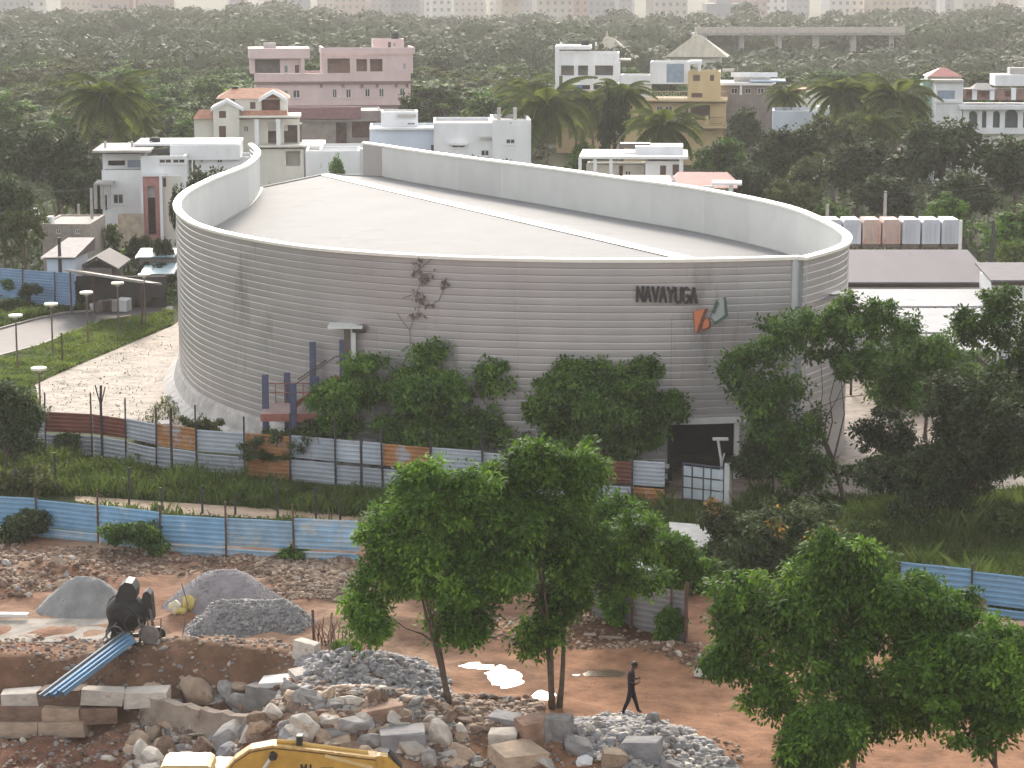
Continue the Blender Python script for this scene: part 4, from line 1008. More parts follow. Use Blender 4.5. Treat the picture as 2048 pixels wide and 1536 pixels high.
# ================================================================== SHEDS, FENCES, LAMPS, YARD THINGS
# ---- corrugated sheet
def corr(name, A, B_, z0, z1, m, amp=.035, pitch=.2, y_off=0.0, parent=None, lean=0.0, horiz=True, origin=None):
    """a corrugated sheet standing between two ground points; ribs run along it"""
    A, B_ = Vector(A), Vector(B_); d = (B_ - A).normalized(); n = Vector((d.y, -d.x, 0)); o = origin or Vector((0, 0, 0))
    b = MB(); k = int(round((z1 - z0) / pitch)); prof = []
    for i in range(k):
        z = z0 + (z1 - z0) * i / k; s = (z1 - z0) / k
        prof += [(0, z), (0, z + s * .45), (amp, z + s * .6), (amp, z + s * .85)]
    prof.append((0, z1))
    seg = 4; rn = random.Random(int(A.x * 97 + z0 * 13)); wob = [rn.uniform(-.03, .03) for _ in range(seg + 1)]
    for i in range(seg):
        p = A.lerp(B_, i / seg); q = A.lerp(B_, (i + 1) / seg)
        for (o0, za), (o1, zb) in zip(prof, prof[1:]):
            f = lambda pt, of, z, wb: pt + n * (of + y_off + lean * (z - z0) + wb) + Vector((0, 0, z)) - o
            b.quad(f(p, o0, za, wob[i]), f(q, o0, za, wob[i + 1]), f(q, o1, zb, wob[i + 1]), f(p, o1, zb, wob[i]))
    return b.build(name, m, parent)
blue_s = mat('blue_sheet', (.21, .39, .58), rough=.5, var=.12, scale=.8, dirt=((.38, .50, .60), 1.1, .58), rnd=.12)
blue_d = mat('blue_sheet_scuffed', (.27, .42, .56), rough=.55, var=.18, scale=1.2, dirt=((.42, .46, .48), 1.0, .5), rnd=.1)
gal_m = mat('galvanised_sheet', (.40, .43, .48), rough=.45, var=.12, scale=.9, metal=.2, dirt=((.34, .28, .26), 1.0, .62), rnd=.12)
rust_o = mat('rusty_orange_sheet', (.40, .19, .08), rough=.8, var=.2, scale=1.2, dirt=((.40, .40, .43), .8, .56), rnd=.1)
rust_r = mat('rusty_red_sheet', (.17, .055, .04), rough=.75, var=.15, scale=1.2, dirt=((.40, .30, .27), 1.1, .68), rnd=.1)
post_m = mat('dark_post', (.045, .04, .045), rough=.7, var=.3, scale=3)
rpost_m = mat('rusty_post', (.11, .06, .045), rough=.8, var=.3, scale=3)
pole_m = mat('concrete_pole', (.36, .34, .32), rough=.9, var=.12)

def fence(name, label, pts, rows, mats_, sheet_w=3.0, post_h=None, post_every=1, seed=0, post_mat=None, front=True):
    """pts: world points along the foot. rows: (z0, z1, lean). Every sheet and every post is a part."""
    rn = random.Random(seed); root = thing(name, label, 'fence', (pts[0].x, pts[0].y, 0)); o = Vector((pts[0].x, pts[0].y, 0))
    d = [0]
    for p, q in zip(pts, pts[1:]): d.append(d[-1] + (q - p).length)
    def at(s):
        for i in range(len(pts) - 1):
            if s <= d[i + 1] or i == len(pts) - 2: return pts[i].lerp(pts[i + 1], (s - d[i]) / (d[i + 1] - d[i]))
    s = 0; i = 0
    while s < d[-1] - .3:
        w = min(sheet_w * rn.uniform(.9, 1.1), d[-1] - s); A, B_ = at(s), at(s + w - .02)
        A = Vector((A.x, A.y, 0)); B_ = Vector((B_.x, B_.y, 0))
        for r, (z0, z1, lean) in enumerate(rows):
            m = mats_(i, r, rn); g = min(gz(A.x, A.y), gz(B_.x, B_.y)) - .05
            if m is not None: corr('sheet', A, B_, z0 + g + (rn.uniform(-.05, .05) if r else 0), z1 + g + rn.uniform(-.06, .04), m, parent=root, origin=o, y_off=.02 * r + .012 * (i % 2), lean=lean)
        if i % post_every == 0:
            ph = (post_h or rows[-1][1] + .4) * rn.uniform(.9, 1.12); g = gz(A.x, A.y); b = MB(); dd = (B_ - A).normalized(); n = Vector((dd.y, -dd.x, 0)) * (.16 if front else -.1)
            b.tube([A + n - o + Vector((0, 0, g - .1)), A + n - o + Vector((rn.uniform(-.06, .06), 0, g + ph))], .045, 6); b.build('post', post_mat or post_m, root)
        s += w; i += 1
    return root
F1 = [P(-60, 896), P(60, 905), P(210, 912), P(350, 942), P(520, 955), P(700, 972), P(900, 990), P(1100, 1004), P(1330, 1020)]
def f1m(i, r, rn):
    if r == 1: return [rust_r, gal_m, rust_r, rust_r, gal_m, rust_o, gal_m, rust_o, gal_m, gal_m, rust_o, gal_m, gal_m, rust_r, rust_r, gal_m][i % 16]
    return [gal_m, gal_m, gal_m, gal_m, gal_m, rust_o, gal_m, gal_m][(i * 3) % 8]
fence('sheet_fence', 'patchwork fence of grey, rusty red and orange corrugated sheets along the sandy yard', F1, [(.0, 1.05, 0), (1.15, 2.2, 0)], f1m, sheet_w=2.35, post_h=3.0, seed=3)
F2 = [P(-60, 1066), P(0, 1070), P(150, 1076), P(260, 1098), P(400, 1106), P(560, 1116), P(720, 1124)]
fence('blue_sheet_fence', 'bright blue corrugated sheet fence along the rubble strip', F2, [(.0, .42, 0), (.46, 1.72, 0)], lambda i, r, rn: blue_d if r == 0 else (blue_s if rn.random() < .85 else blue_d), sheet_w=3.1, post_h=2.1, seed=5, post_mat=rpost_m)
F3 = [P(1800, 1210), P(1960, 1228), P(2110, 1246)]
fence('blue_sheet_fence', 'blue corrugated sheet fence standing behind the leafy front tree by the grass mound', F3, [(.0, .45, 0), (.5, 1.75, 0)], lambda i, r, rn: blue_s, sheet_w=2.9, post_h=1.9, seed=8)
F4 = [P(1185, 1252), P(1372, 1286)]
fence('grey_sheet_fence', 'plain grey sheet fence half hidden by the twin trees', F4, [(.0, 1.9, 0)], lambda i, r, rn: mat('grey_sheet', (.25, .245, .25), rough=.6, var=.12, scale=.8), sheet_w=1.8, post_h=2.1, seed=9, post_mat=rpost_m)
# bare poles left standing in the weeds
gp = 'bare poles standing in the weed strip'
for i, (px, yt, yb) in enumerate([(113, 905, 985), (33, 940, 1010), (258, 935, 1012), (325, 975, 1021), (405, 970, 1027), (470, 985, 1030), (556, 965, 1036), (632, 975, 1038), (680, 1000, 1042), (30, 880, 960)]):
    g = P(px, yb); zt = W(px, yt, g.y).z; b = MB(); b.tube([(g.x, g.y, -.1), (g.x + .05 * (i % 3 - 1), g.y, zt)], .055, 6)
    props(b.build('fence_pole', post_m), ['third', 'second', 'fourth', 'fifth', 'sixth', 'seventh', 'eighth', 'ninth', 'last', 'first'][i] + ' thin bare pole from the left in the weeds behind the blue fence', 'pole', gp)
for i, (px, yt, yb, lab) in enumerate([(207, 768, 912, 'tall forked dark pole rising in front of the patchwork fence'), (346, 812, 944, 'slender dark pole in front of the orange fence sheets'), (1370, 1160, 1284, 'dark red square post at the end of the grey sheet fence'), (724, 865, 990, 'slim dark pole beside the multi-stemmed tree at the patchwork fence')]):
    g = P(px, yb); zt = W(px, yt, g.y).z; b = MB(); b.tube([(g.x, g.y - .3, -.1), (g.x, g.y - .3, zt * .8), (g.x + .04, g.y - .3, zt)], .07, 6)
    if i == 0: b.tube([(g.x, g.y - .3, zt * .72), (g.x - .25, g.y - .3, zt)], .035, 5); b.tube([(g.x, g.y - .3, zt * .7), (g.x + .25, g.y - .3, zt * .98)], .03, 5)
    props(b.build('pole', rpost_m if i == 2 else post_m), lab, 'pole')

# ---- garden lamps by the road
def lamp(px, yt, yb, label, hd=False):
    g = P(px, yb); zt = W(px, yt, g.y).z; t = thing('garden_lamp', label, 'lamp post', g, group='mushroom lamps along the road')
    b = MB(); b.tube([(0, 0, -.1), (0, 0, .3), (0, 0, zt - .2)], [.09, .06, .05], 8); b.build('pole', mat('lamp_pole_brown', (.16, .12, .10), rough=.7), t)
    b = MB(); b.lathe([(0, zt - .22), (.12, zt - .2), (.14, zt - .05)], 12); b.build('lantern', mat('lantern_glass', (.5, .48, .42), rough=.4), t, smooth=True)
    b = MB(); b.lathe([(0, zt - .06), (.42, zt - .05), (.44, zt + .03), (.40, zt + .09), (0, zt + .12)], 16); b.build('lamp_shade', mat('lamp_shade_cream', (.78, .74, .60), rough=.4), t)
for a in [(35, 632, 738, 'mushroom lamp at the near end of the road row'), (106, 609, 716, 'second mushroom lamp from the near end of the road row'), (176, 586, 690, 'third mushroom lamp counted from the near end of the row'), (238, 567, 668, 'mushroom lamp last but one before the ribbed hall'),
          (291, 550, 650, 'mushroom lamp closest to the ribbed hall wall'), (81, 738, 830, 'mushroom lamp standing alone between yard and patchwork fence')]: lamp(*a)
for px, yt, yb in ((125, 665, 730),):
    g = P(px, yb); zt = W(px, yt, g.y).z; b = MB(); b.tube([(g.x, g.y, -.1), (g.x, g.y, zt)], .06, 6); props(b.build('stub_pole', rpost_m), 'short brown pole leaning in the grass strip by the road', 'pole')
# blocks lying at the foot of the hall
rn = random.Random(2)
for i, (px, py) in enumerate([(365, 812), (398, 826), (418, 835), (350, 800), (430, 842), (385, 846), (455, 846), (330, 850)]):
    g = P(px, py); b = MB(); w = rn.uniform(.5, .9); b.box(-w / 2, w / 2, -.4, .4, 0, rn.uniform(.15, .3)); o = b.build('concrete_slab', sk_m, loc=(g.x, g.y, .02)); o.rotation_euler = (rn.uniform(0, .15), 0, rn.uniform(0, 3))
    props(o, 'broken concrete slab lying at the foot of the hall wall in the sandy yard', 'slab', 'broken slabs at the hall foot')

# ---- steel stair and platform against the hall
st = thing('steel_stair', 'blue steel columns with a red platform and stair against the hall', 'stair', (0, 0, 0))
_s, _ = PA.hit(590, 700); _w = PA.at(_s, 3.4); so = Vector((W(580, 800, _w[1]).x, _w[1], 0)); bsteel = mat('blue_steel', (.075, .085, .155), rough=.5, var=.15); rsteel = mat('red_steel', (.30, .11, .085), rough=.6, var=.2)
st.location = so
wallD = lambda px: PA.at(PA.hit(px, 700)[0], .1)[1]
def Lp(px, py, D): w = W(px, py, D); return w - so
for px, yt, D in ((530, 750, so.y - .2), (574, 746, so.y + 1.6), (586, 768, so.y - 1.6), (632, 754, so.y - .2), (625, 684, wallD(625) - .5), (685, 680, wallD(685) - .6)):
    x = W(px, yt, D).x - so.x; zt = W(px, yt, D).z; b = MB(); y = D - so.y
    b.box(x - .15, x + .15, y - .15, y - .13, -.1, zt); b.box(x - .15, x + .15, y + .13, y + .15, -.1, zt); b.box(x - .012, x + .012, y - .13, y + .13, -.1, zt); b.build('column', bsteel, st)
zpl = W(560, 815, so.y).z
b = MB(); xa = Lp(528, 815, so.y).x; xb = Lp(640, 815, so.y).x; b.box(xa, xb, -1.6, 1.2, zpl - .06, zpl); b.build('platform', mat('platform_steel', (.36, .26, .24), rough=.6), st)
b = MB(); b.box(xa, xb, -1.68, -1.6, zpl - .36, zpl); b.box(xa, xb, 1.2, 1.28, zpl - .36, zpl); b.build('beam', rsteel, st)
b = MB()
for i in range(7): x = xa + (xb - xa) * i / 6; b.box(x - .025, x + .025, 1.15, 1.2, zpl, zpl + 1.0)
b.box(xa, xb, 1.14, 1.2, zpl + .95, zpl + 1.0); b.box(xa, xb, 1.14, 1.2, zpl + .5, zpl + .54); b.build('railing', rsteel, st)
p0 = Lp(596, 800, so.y); p1 = Lp(676, 745, so.y + 1.2)
for k in (0, 1): b = MB(); b.bar(p0 + Vector((k * .2, k * 1.2 - 1.2, 0)), p1 + Vector((k * .2, k * 1.2 - 1.2, 0)), .06, .25); b.build('stringer', rsteel, st)
for i in range(12): q = p0.lerp(p1, (i + .5) / 12); b = MB(); b.box(q.x - .02, q.x + .3, q.y - 1.15, q.y, q.z - .02, q.z + .02); b.build('step', rail_m, st)
for k in (0, 1): b = MB(); b.tube([p0 + Vector((0, k * 1.2 - 1.2, 1)), p1 + Vector((0, k * 1.2 - 1.2, 1)), p1 + Vector((1.2, k * 1.2 - 1.2, 1))], .035, 6); b.build('handrail', rail_m, st)
b = MB(); b.box(p1.x, p1.x + 2.2, p1.y - 1.3, p1.y + .6, p1.z - .08, p1.z); b.build('landing', rsteel, st)
b = MB(); b.box(Lp(590, 850, so.y).x, Lp(720, 850, so.y).x, .2, 1.0, 0, zpl - .8); b.build('base_wall', mat('base_wall_pink', (.36, .29, .28), var=.15), st)
# duct under a small canopy
_s, _ = PA.hit(695, 690); _w = PA.at(_s, .75); dp = W(695, 700, _w[1]); dt = thing('duct_hood', 'small metal canopy with a dark duct on the hall wall above the stair', 'duct', (dp.x, dp.y, 0))
z1 = W(695, 652, dp.y).z; b = MB(); b.box(-.9, .75, -.6, .9, z1 - .05, z1 + .05); b.build('canopy', trim_m, dt)
b = MB(); b.box(-.15, .12, -.1, .2, z1 - 3.0, z1 - .05); b.build('duct', rail_m, dt)
b = MB(); b.box(.18, .4, -.1, .15, z1 - 3.0, z1 - .05); b.build('duct_cover', trim_m, dt)
b = MB(); b.tube([(.25, 0, z1 - .16), (.85, 0, z1 - .1)], .2, 10); b.build('duct_elbow', rail_m, dt)

# ---- gate and lamp at the big door
gp0, gp1 = P(1366, 1000), P(1446, 1010); gt = thing('yard_gate', 'white panelled gate standing before the dark hall doorway', 'gate', gp0)
w = (gp1 - gp0).length; ang = math.atan2(gp1.y - gp0.y, gp1.x - gp0.x); gt.rotation_euler = (0, 0, ang); gate_m = mat('gate_white', (.52, .58, .62), rough=.5, var=.1)
for i, (a, c) in enumerate([(0, .42), (.5, .98), (1.06, 1.36), (1.4, w)]):
    for j in range(3): b = MB(); b.box(a, c, -.03, .03, .12 + j * .52, .12 + j * .52 + .44); b.build('gate_panel', gate_m, gt)
b = MB()
for x in (-.04, .42, .98, 1.36, w): b.box(x, x + .07, -.035, .035, 0, 1.7)
b.box(-.04, w + .07, -.036, .036, 1.68, 1.75); b.build('gate_frame', mat('gate_frame_dark', (.08, .09, .12)), gt)
b = MB(); b.box(w + .1, w + .35, -.12, .13, 0, 1.95); b.build('gate_post', trim_m, gt)
lp = P(1442, 1000); lt = thing('gate_lamp', 'white T-shaped lamp rising above the panelled gate', 'lamp post', lp); zt = W(1436, 880, lp.y).z
b = MB(); b.tube([(0, 0, 0), (0, 0, zt * .62), (-.18, 0, zt)], .06, 8); b.tube([(0, 0, zt * .6), (.12, 0, zt * .78)], .04, 6); b.build('pole', trim_m, lt)
b = MB(); b.box(-.42, .28, -.13, .13, zt, zt + .1); b.build('lamp_head', trim_m, lt)

# ---- sheds at the right
def shed(label, D, x0, x1, yrt, yrb, ywb, roofm, wallm, name='shed'):
    zb = W((x0 + x1) / 2, yrb, D).z; xa = W(x0, yrb, D).x; xb = W(x1, yrb, D).x
    d = ray((x0 + x1) / 2, yrt)                                      # roof rises gently to the back
    dep = 1; 
    for dep in np.arange(2, 30, .5):
        if CAM_H + d[2] * ((D + dep) / d[1]) < zb + .10 * dep: break
    t = thing(name, label, 'shed', ((xa + xb) / 2, D, 0)); xa -= (xa + xb) / 2; xb = -xa
    b = MB(); b.prism([(-.5, zb), (dep, zb + .1 * dep), (dep, zb + .1 * dep + .12), (-.5, zb + .12)], xa - .3, xb + .3); b.v = [(y, x, z) for x, y, z in b.v]; b.f = [f[::-1] for f in b.f]; b.build('roof', roofm, t)
    n = max(2, int((xb - xa) / 3)); 
    for i in range(n): e = (xb - xa) / n; b = MB(); b.box(xa + i * e + .01, xa + (i + 1) * e - .01, .6, .75, -.1, zb - .35); b.build('wall_panel', wallm, t)
    b = MB(); b.box(xa, xb, .5, .9, zb - .34, zb - .06); b.build('eaves_shade_strip', rail_m, t)  # solid dark strip standing in for the shade under the eaves
    b = MB(); b.box(xa, xa + .2, .8, dep - .2, -.1, zb); b.box(xb - .2, xb, .8, dep - .2, -.1, zb); b.box(xa + .2, xb - .2, dep - .4, dep - .2, -.1, zb + .08 * dep); b.build('wall', wallm, t)
    return t, dep, zb
lav_m = mat('lavender_sheet', (.15, .138, .155), rough=.8, var=.08, scale=.4, streak=(1, .2, 1), dirt=((.11, .10, .105), .6, .64), spec=.2); shw = mat('shed_white', (.78, .79, .80), rough=.6, var=.06, scale=.5, dirt=((.55, .55, .57), .4, .62))
shed('long low shed with a lavender grey roof and white walls behind the hall end', 143, 1660, 1980, 506, 566, 700, lav_m, shw)
shed('second lavender roofed shed running out of the frame beyond the dark pole', 138, 1988, 2130, 530, 562, 700, mat('lavender_sheet_dark', (.13, .12, .135), rough=.8), shw)
# row of silos
D = 160; tank_m = mat('silo_grey', (.42, .45, .50), rough=.5, var=.14, scale=.8, streak=(1, 1, .3), dirt=((.25, .2, .2), .8, .63), rnd=.08); tank_r = mat('silo_rusty', (.44, .33, .29), rough=.7, var=.2, scale=1, streak=(1, 1, .3), dirt=((.34, .13, .07), .7, .52))
for i in range(7):
    px = 1664 + i * 39.5; w_ = 35 * mpp(D); g = W(px, 490, D); zt = W(px, 438, D).z; zb = W(px, 488, D).z; rusty = i in (2, 3)
    t = thing('storage_bin', ['grey rounded bin half hidden by the hall rim', 'pinkish grey rounded bin second in the raised row', 'rust streaked rounded bin between two grey ones', 'rounded bin with a broad orange rust band', 'narrow clean grey bin just beyond the rusty ones', 'clean grey bin last but one in the raised row', 'clean grey bin closing the raised row beside the white post'][i], 'bin', (g.x, D, 0), group='raised row of rounded storage bins')
    hw = w_ / 2; b = MB(); pr = [(-hw, zb), (hw, zb), (hw, zt - .3), (hw * .82, zt - .05), (-hw * .82, zt - .05), (-hw, zt - .3)]; b.prism(pr, 0, 2.2); b.build('shell', tank_r if rusty else tank_m, t)
    for k in (-.5, 0, .5): b = MB(); b.box(k * hw - .04, k * hw + .04, -.06, 0, zb + .1, zt - .35); b.build('rib', tank_r if rusty else tank_m, t)
    b = MB(); b.box(-hw * .9, hw * .9, .2, 2.0, zb - .25, zb); b.build('base_frame', rail_m, t)
    for k in (-1, 1): b = MB(); b.box(k * hw * .8 - .08, k * hw * .8 + .08, .4, .6, -.1, zb - .25); b.build('leg', rail_m, t)
for i, (px, yt, yb, D_, lab, m) in enumerate([(1771, 382, 440, 163, 'slim grey post standing behind the row of bins', pole_m), (1655, 408, 440, 164, 'short grey post over the hall rim', pole_m), (1922, 440, 492, 158, 'white post closing the row of bins', trim_m), (1987, 440, 520, 150, 'dark pole between the two lavender roofs', post_m), (182, 376, 480, 185, 'grey concrete utility pole before the dark trees', pole_m), (157, 408, 470, 188, 'thinner concrete pole among the dark trees', pole_m), (118, 475, 530, 165, 'thin dark pole beside the small grey shed', post_m)]):
    g = W(px, yt, D_); b = MB(); b.tube([(g.x, D_, -.2), (g.x, D_, g.z)], [.16, .11], 8); props(b.build('utility_pole', m), lab, 'pole')
b = MB()
def wire(p, q, sag, r=.025):
    pts = [p.lerp(q, i / 10) + Vector((0, 0, -sag * 4 * (i / 10) * (1 - i / 10))) for i in range(11)]; bb = MB(); bb.tube(pts, r, 4); return bb
props(wire(W(1640, 378, 164), W(2120, 352, 150), .6).build('overhead_wire', post_m), 'overhead wire strung across the dark trees above the bins', 'wire')
props(wire(W(20, 372, 185), W(182, 378, 185), .3).build('overhead_wire', post_m), 'overhead wire running to the concrete utility pole', 'wire')
# ---- sheds and sheets at the left
h = House('small_shed', 'small grey shed with a pale pitched roof by the blue sheet wall', 'shed', 165, 120)
h.block(94, 150, 512, 560, white2_m, dep=5, z0=-.2, roof=None); 
b = MB(); xa, za = h.L(80, 515, -.5); xb, zb_ = h.L(186, 478, 4); xc = h.L(150, 515, -.5)[0]
b.poly([(xa, -.5, za), (xc, -.5, za), (xb, 5, zb_), (xa + 1.0, 5, zb_)]); b.poly([(xa, -.5, za - .12), (xa + 1.0, 5, zb_ - .12), (xb, 5, zb_ - .12), (xc, -.5, za - .12)]); b.build('roof', mat('pale_sheet_roof', (.38, .35, .34), var=.15), h.root)
b = MB(); xd, zd = h.L(190, 500, 5); b.poly([(xc, -.5, za), (xd, 5, zd), (xb, 5, zb_ + .02)]); b.build('roof_hip', rail_m, h.root)
h = House('buff_house', 'low buff roofed house behind the small grey shed', 'building', 180, 135)
h.block(85, 180, 448, 500, mat('buff_wall', (.36, .31, .27), var=.15), dep=7, z0=-.2, opens=[(112, 122, 458, 468), (150, 160, 458, 468)], roof=slab_m, parapet=.1); h.box('water_tank', 92, 104, 434, 452, white_m, off=1, dep=1); h.box('white_tank', 42, 72, 419, 434, white_m, off=3, dep=1.5)
p0, p1 = W(-60, 560, 166), W(150, 560, 162)
fence('blue_tarpaulin_fence', 'smooth deep blue sheet wall behind the roadside bushes', [Vector((p0.x, p0.y, 0)), Vector((p1.x, p1.y, 0))], [(0, 2.7, 0)], lambda i, r, rn: mat('deep_blue_sheet', (.20, .31, .47), rough=.6, var=.12, scale=.6), sheet_w=2.6, seed=4, post_h=2.8)
h = House('cyan_roofed_shed', 'shed with two stepped pale cyan roofs beside the hall', 'shed', 172, 310)
cy = mat('cyan_sheet', (.36, .50, .56), rough=.5, var=.1)
for off, x0, x1, yt, yb in ((3, 270, 348, 496, 514), (0, 280, 348, 526, 548)):
    a, za = h.L(x0, yb, off); c = h.L(x1, yb, off)[0]; zt_ = h.L((x0 + x1) / 2, yt, off + 3)[1]; b = MB(); b.poly([(a, off, za), (c, off, za), (c, off + 3, max(zt_, za + .3)), (a, off + 3, max(zt_, za + .3))]); b.poly([(a, off, za - .1), (a, off + 3, za + .2), (c, off + 3, za + .2), (c, off, za - .1)]); b.build('sheet_roof', cy, h.root)
    b = MB(); b.box(a + .3, c, off + .3, off + 2.8, -.1, za - .12); b.build('wall', grey_m, h.root)
h = House('lean_to', 'dark open lean-to shelter with a sagging sheet roof by the road', 'shelter', 160, 215)
b = MB(); a = W(132, 540, 160) - h.o; c = W(290, 565, 154) - h.o; b.poly([(a.x, a.y, a.z), (c.x, c.y, c.z), (c.x + .4, c.y + 5, c.z - .72), (a.x + .4, a.y + 5, a.z - .72)]); b.poly([(a.x, a.y, a.z - .12), (a.x + .4, a.y + 5, a.z - .84), (c.x + .4, c.y + 5, c.z - .84), (c.x, c.y, c.z - .12)]); b.bar((a.x, a.y - .05, a.z), (c.x, c.y - .05, c.z), .1, .15); b.build('sheet_roof', mat('lean_to_roof', (.33, .30, .28), var=.2), h.root)
for f in (.05, .35, .65, .95): q = a.lerp(c, f); b = MB(); b.tube([(q.x, q.y + .1, -.1), (q.x, q.y + .1, q.z)], .07, 6); b.build('post', rpost_m, h.root)
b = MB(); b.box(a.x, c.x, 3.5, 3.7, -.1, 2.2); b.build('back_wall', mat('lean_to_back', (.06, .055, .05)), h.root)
h = House('dark_gable_shed', 'dark gabled hut tucked behind the lean-to shelter', 'shed', 168, 205)
h.gable(160, 230, 512, 536, mat('dark_sheet_roof', (.12, .11, .11)), dep=5); h.block(166, 224, 536, 560, grey_m, z0=-.2, dep=5, roof=None)
rn = random.Random(6)
for i in range(9):
    q = W(rn.uniform(175, 262), 600, rn.uniform(161, 163.5)); b = MB(); w_ = rn.uniform(.5, 1.1); b.box(-w_ / 2, w_ / 2, -.4, .4, 0, rn.uniform(.3, .9)); o = b.build('scrap_pile', rn.choice([white_m, rail_m, slab_m, rust_r]), loc=(q.x, q.y, 0)); o.rotation_euler = (rn.uniform(-.2, .2), rn.uniform(-.2, .2), rn.uniform(0, 3)); props(o, 'scrap crate dumped in the dark under the roadside lean-to', 'scrap', 'scrap under the lean-to')
# ---- hut behind the twin trees
hz = W(1390, 1085, 91); h = House('white_roofed_hut', 'small hut with a bright white sheet roof behind the front trees', 'hut', 92, 1388)
b = MB(); a0, za = h.L(1345, 1088, 0); a1 = h.L(1430, 1094, 0)[0]; b.poly([(a0, -.3, za), (a1, -.3, za - .12), (a1 + .1, 2.2, za + .25), (a0, 2.2, za + .4)]); b.poly([(a0, -.3, za - .1), (a0, 2.2, za + .3), (a1 + .1, 2.2, za + .15), (a1, -.3, za - .22)]); b.build('sheet_roof', mat('white_sheet', (.66, .64, .60), rough=.5), h.root)
b = MB(); b.box(a0 + .2, a1 - .2, 0, 2, -.1, za - .23); b.build('wall', grey_m, h.root)
h = House('tarp_shelter', 'low shelter under crumpled white sheeting between the twin trees and the hut', 'shelter', 88, 1280)
b = MB(); a0, za = h.L(1236, 1138, 0); a1 = h.L(1320, 1142, 0)[0]; rn = random.Random(3); nx = 8; V = [[(a0 + (a1 - a0) * i / nx, 2.4 * j / 4, za + .12 * j + rn.uniform(-.07, .09)) for i in range(nx + 1)] for j in range(5)]
for j in range(4):
    for i in range(nx): b.quad(V[j][i], V[j][i + 1], V[j + 1][i + 1], V[j + 1][i])
b.build('sheeting', mat('white_tarp', (.60, .63, .68), rough=.4), h.root); b = MB(); b.box(a0 + .1, a1 - .1, .1, 2.3, -.1, za - .1); b.build('wall', grey_m, h.root)
# reddish ledge and stacked bars under the right blue fence
c0, c1 = P(1790, 1262), P(2120, 1275); b = MB(); M_ = Matrix.Translation(c0) @ Matrix.Rotation(math.atan2(c1.y - c0.y, c1.x - c0.x), 4, 'Z'); b.box(0, (c1 - c0).length, -.1, .5, -.1, .42, 0, M_)
props(b.build('mud_ledge', mat('pink_ledge', (.34, .19, .14), var=.25, scale=1.5, bump=.04)), 'low reddish earth ledge below the blue fence beside the grass mound', 'ledge')
bs = thing('bar_stack', 'stack of rusty reinforcement bars leaning by the end of the blue fence', 'bar stack', P(1950, 1232)); rn = random.Random(8)
for i in range(16): b = MB(); z = .08 + .09 * (i % 9); y = -.5 + .12 * (i // 9) + rn.uniform(-.05, .05); b.tube([(-1.0 + rn.uniform(-.1, .1), y, z), (.3 + rn.uniform(-.1, .1), y, z + rn.uniform(0, .05))], .04, 5); b.build('rusty_bar', rsteel if i % 2 else rail_m, bs)

# low white sheet roofs in front of the lavender shed
for k, (x0, x1, ya, yb_, Da, Db) in enumerate([(1700, 1965, 578, 612, 141.5, 136), (1700, 2000, 616, 664, 135, 128.5), (1820, 2100, 668, 700, 127.5, 124)]):
    t = thing('sheet_canopy', ['highest white sheet canopy just below the lavender roof', 'middle white sheet canopy between the two others', 'lowest white sheet canopy nearest the tree crowns'][k], 'canopy', (W((x0 + x1) / 2, ya, Da).x, Db, 0)); o_ = t.location
    A, B_, C_, D_ = W(x0, yb_, Db) - o_, W(x1, yb_, Db) - o_, W(x1, ya, Da) - o_, W(x0, ya, Da) - o_; n = 7
    for i in range(n):
        b = MB(); f = lambda P0, P1, s: P0.lerp(P1, s); s0, s1 = i / n, (i + 1) / n
        q = [f(A, B_, s0), f(A, B_, s1), f(D_, C_, s1), f(D_, C_, s0)]; b.quad(*q); dn = Vector((0, 0, -.06)); b.quad(*[v + dn for v in q[::-1]]); b.quad(q[1] + dn, q[1], q[0], q[0] + dn); b.build('roof_sheet', mat('canopy_white', (.42, .425, .44), spec=.2, rough=.8, var=.05, scale=.6, dirt=((.33, .33, .345), .5, .57)), t)
    for s in (.02, .35, .65, .98): p = f(A, B_, s); b = MB(); b.tube([(p.x, p.y + .2, -.1), (p.x, p.y + .2, p.z - .05)], .07, 6); b.build('post', post_m, t)
# ================================================================== NEAR TREES
# twin front trees by the puddles
tree_px('leafy tree with a leaning trunk among the grey stones, in front of the blue fence', 905, 1408, 655, 1075, 885, 1330, lm_fresh, 41, 250, 150, .155, .55, r0=.13, stems=2, nlimb=12,
        lobes=[(.1, 0, .6, .40), (-.5, .1, .12, .42), (.45, 0, .35, .48), (.1, -.3, -.1, .45), (-.6, -.1, -.4, .38), (.2, .2, -.6, .36), (-.15, 0, .2, .5), (.6, 0, -.05, .45), (.62, .1, .3, .4)])
tree_px('broad leafy tree with a forked trunk beside the small bright puddle', 1110, 1418, 900, 1320, 868, 1305, lm_fresh, 42, 260, 150, .155, .55, r0=.15, stems=3, nlimb=12,
        lobes=[(-.2, 0, .58, .46), (.2, .1, .5, .42), (-.6, 0, .05, .38), (.55, 0, 0, .42), (0, -.3, .1, .5), (.1, .1, -.4, .42), (-.1, 0, -.75, .26), (-.62, .1, -.35, .36), (-.6, 0, .35, .36), (.72, .1, -.3, .28)])
tree_px('spreading light green tree behind the twin trees and the grey sheet fence', 1290, 1250, 1150, 1440, 975, 1240, lm_fresh, 43, 130, 120, .16, .5, r0=.09, nlimb=9,
        lobes=[(-.3, 0, .45, .5), (.3, 0, .1, .45), (-.4, 0, -.3, .4), (.6, 0, -.2, .35), (.2, 0, -.6, .3)])
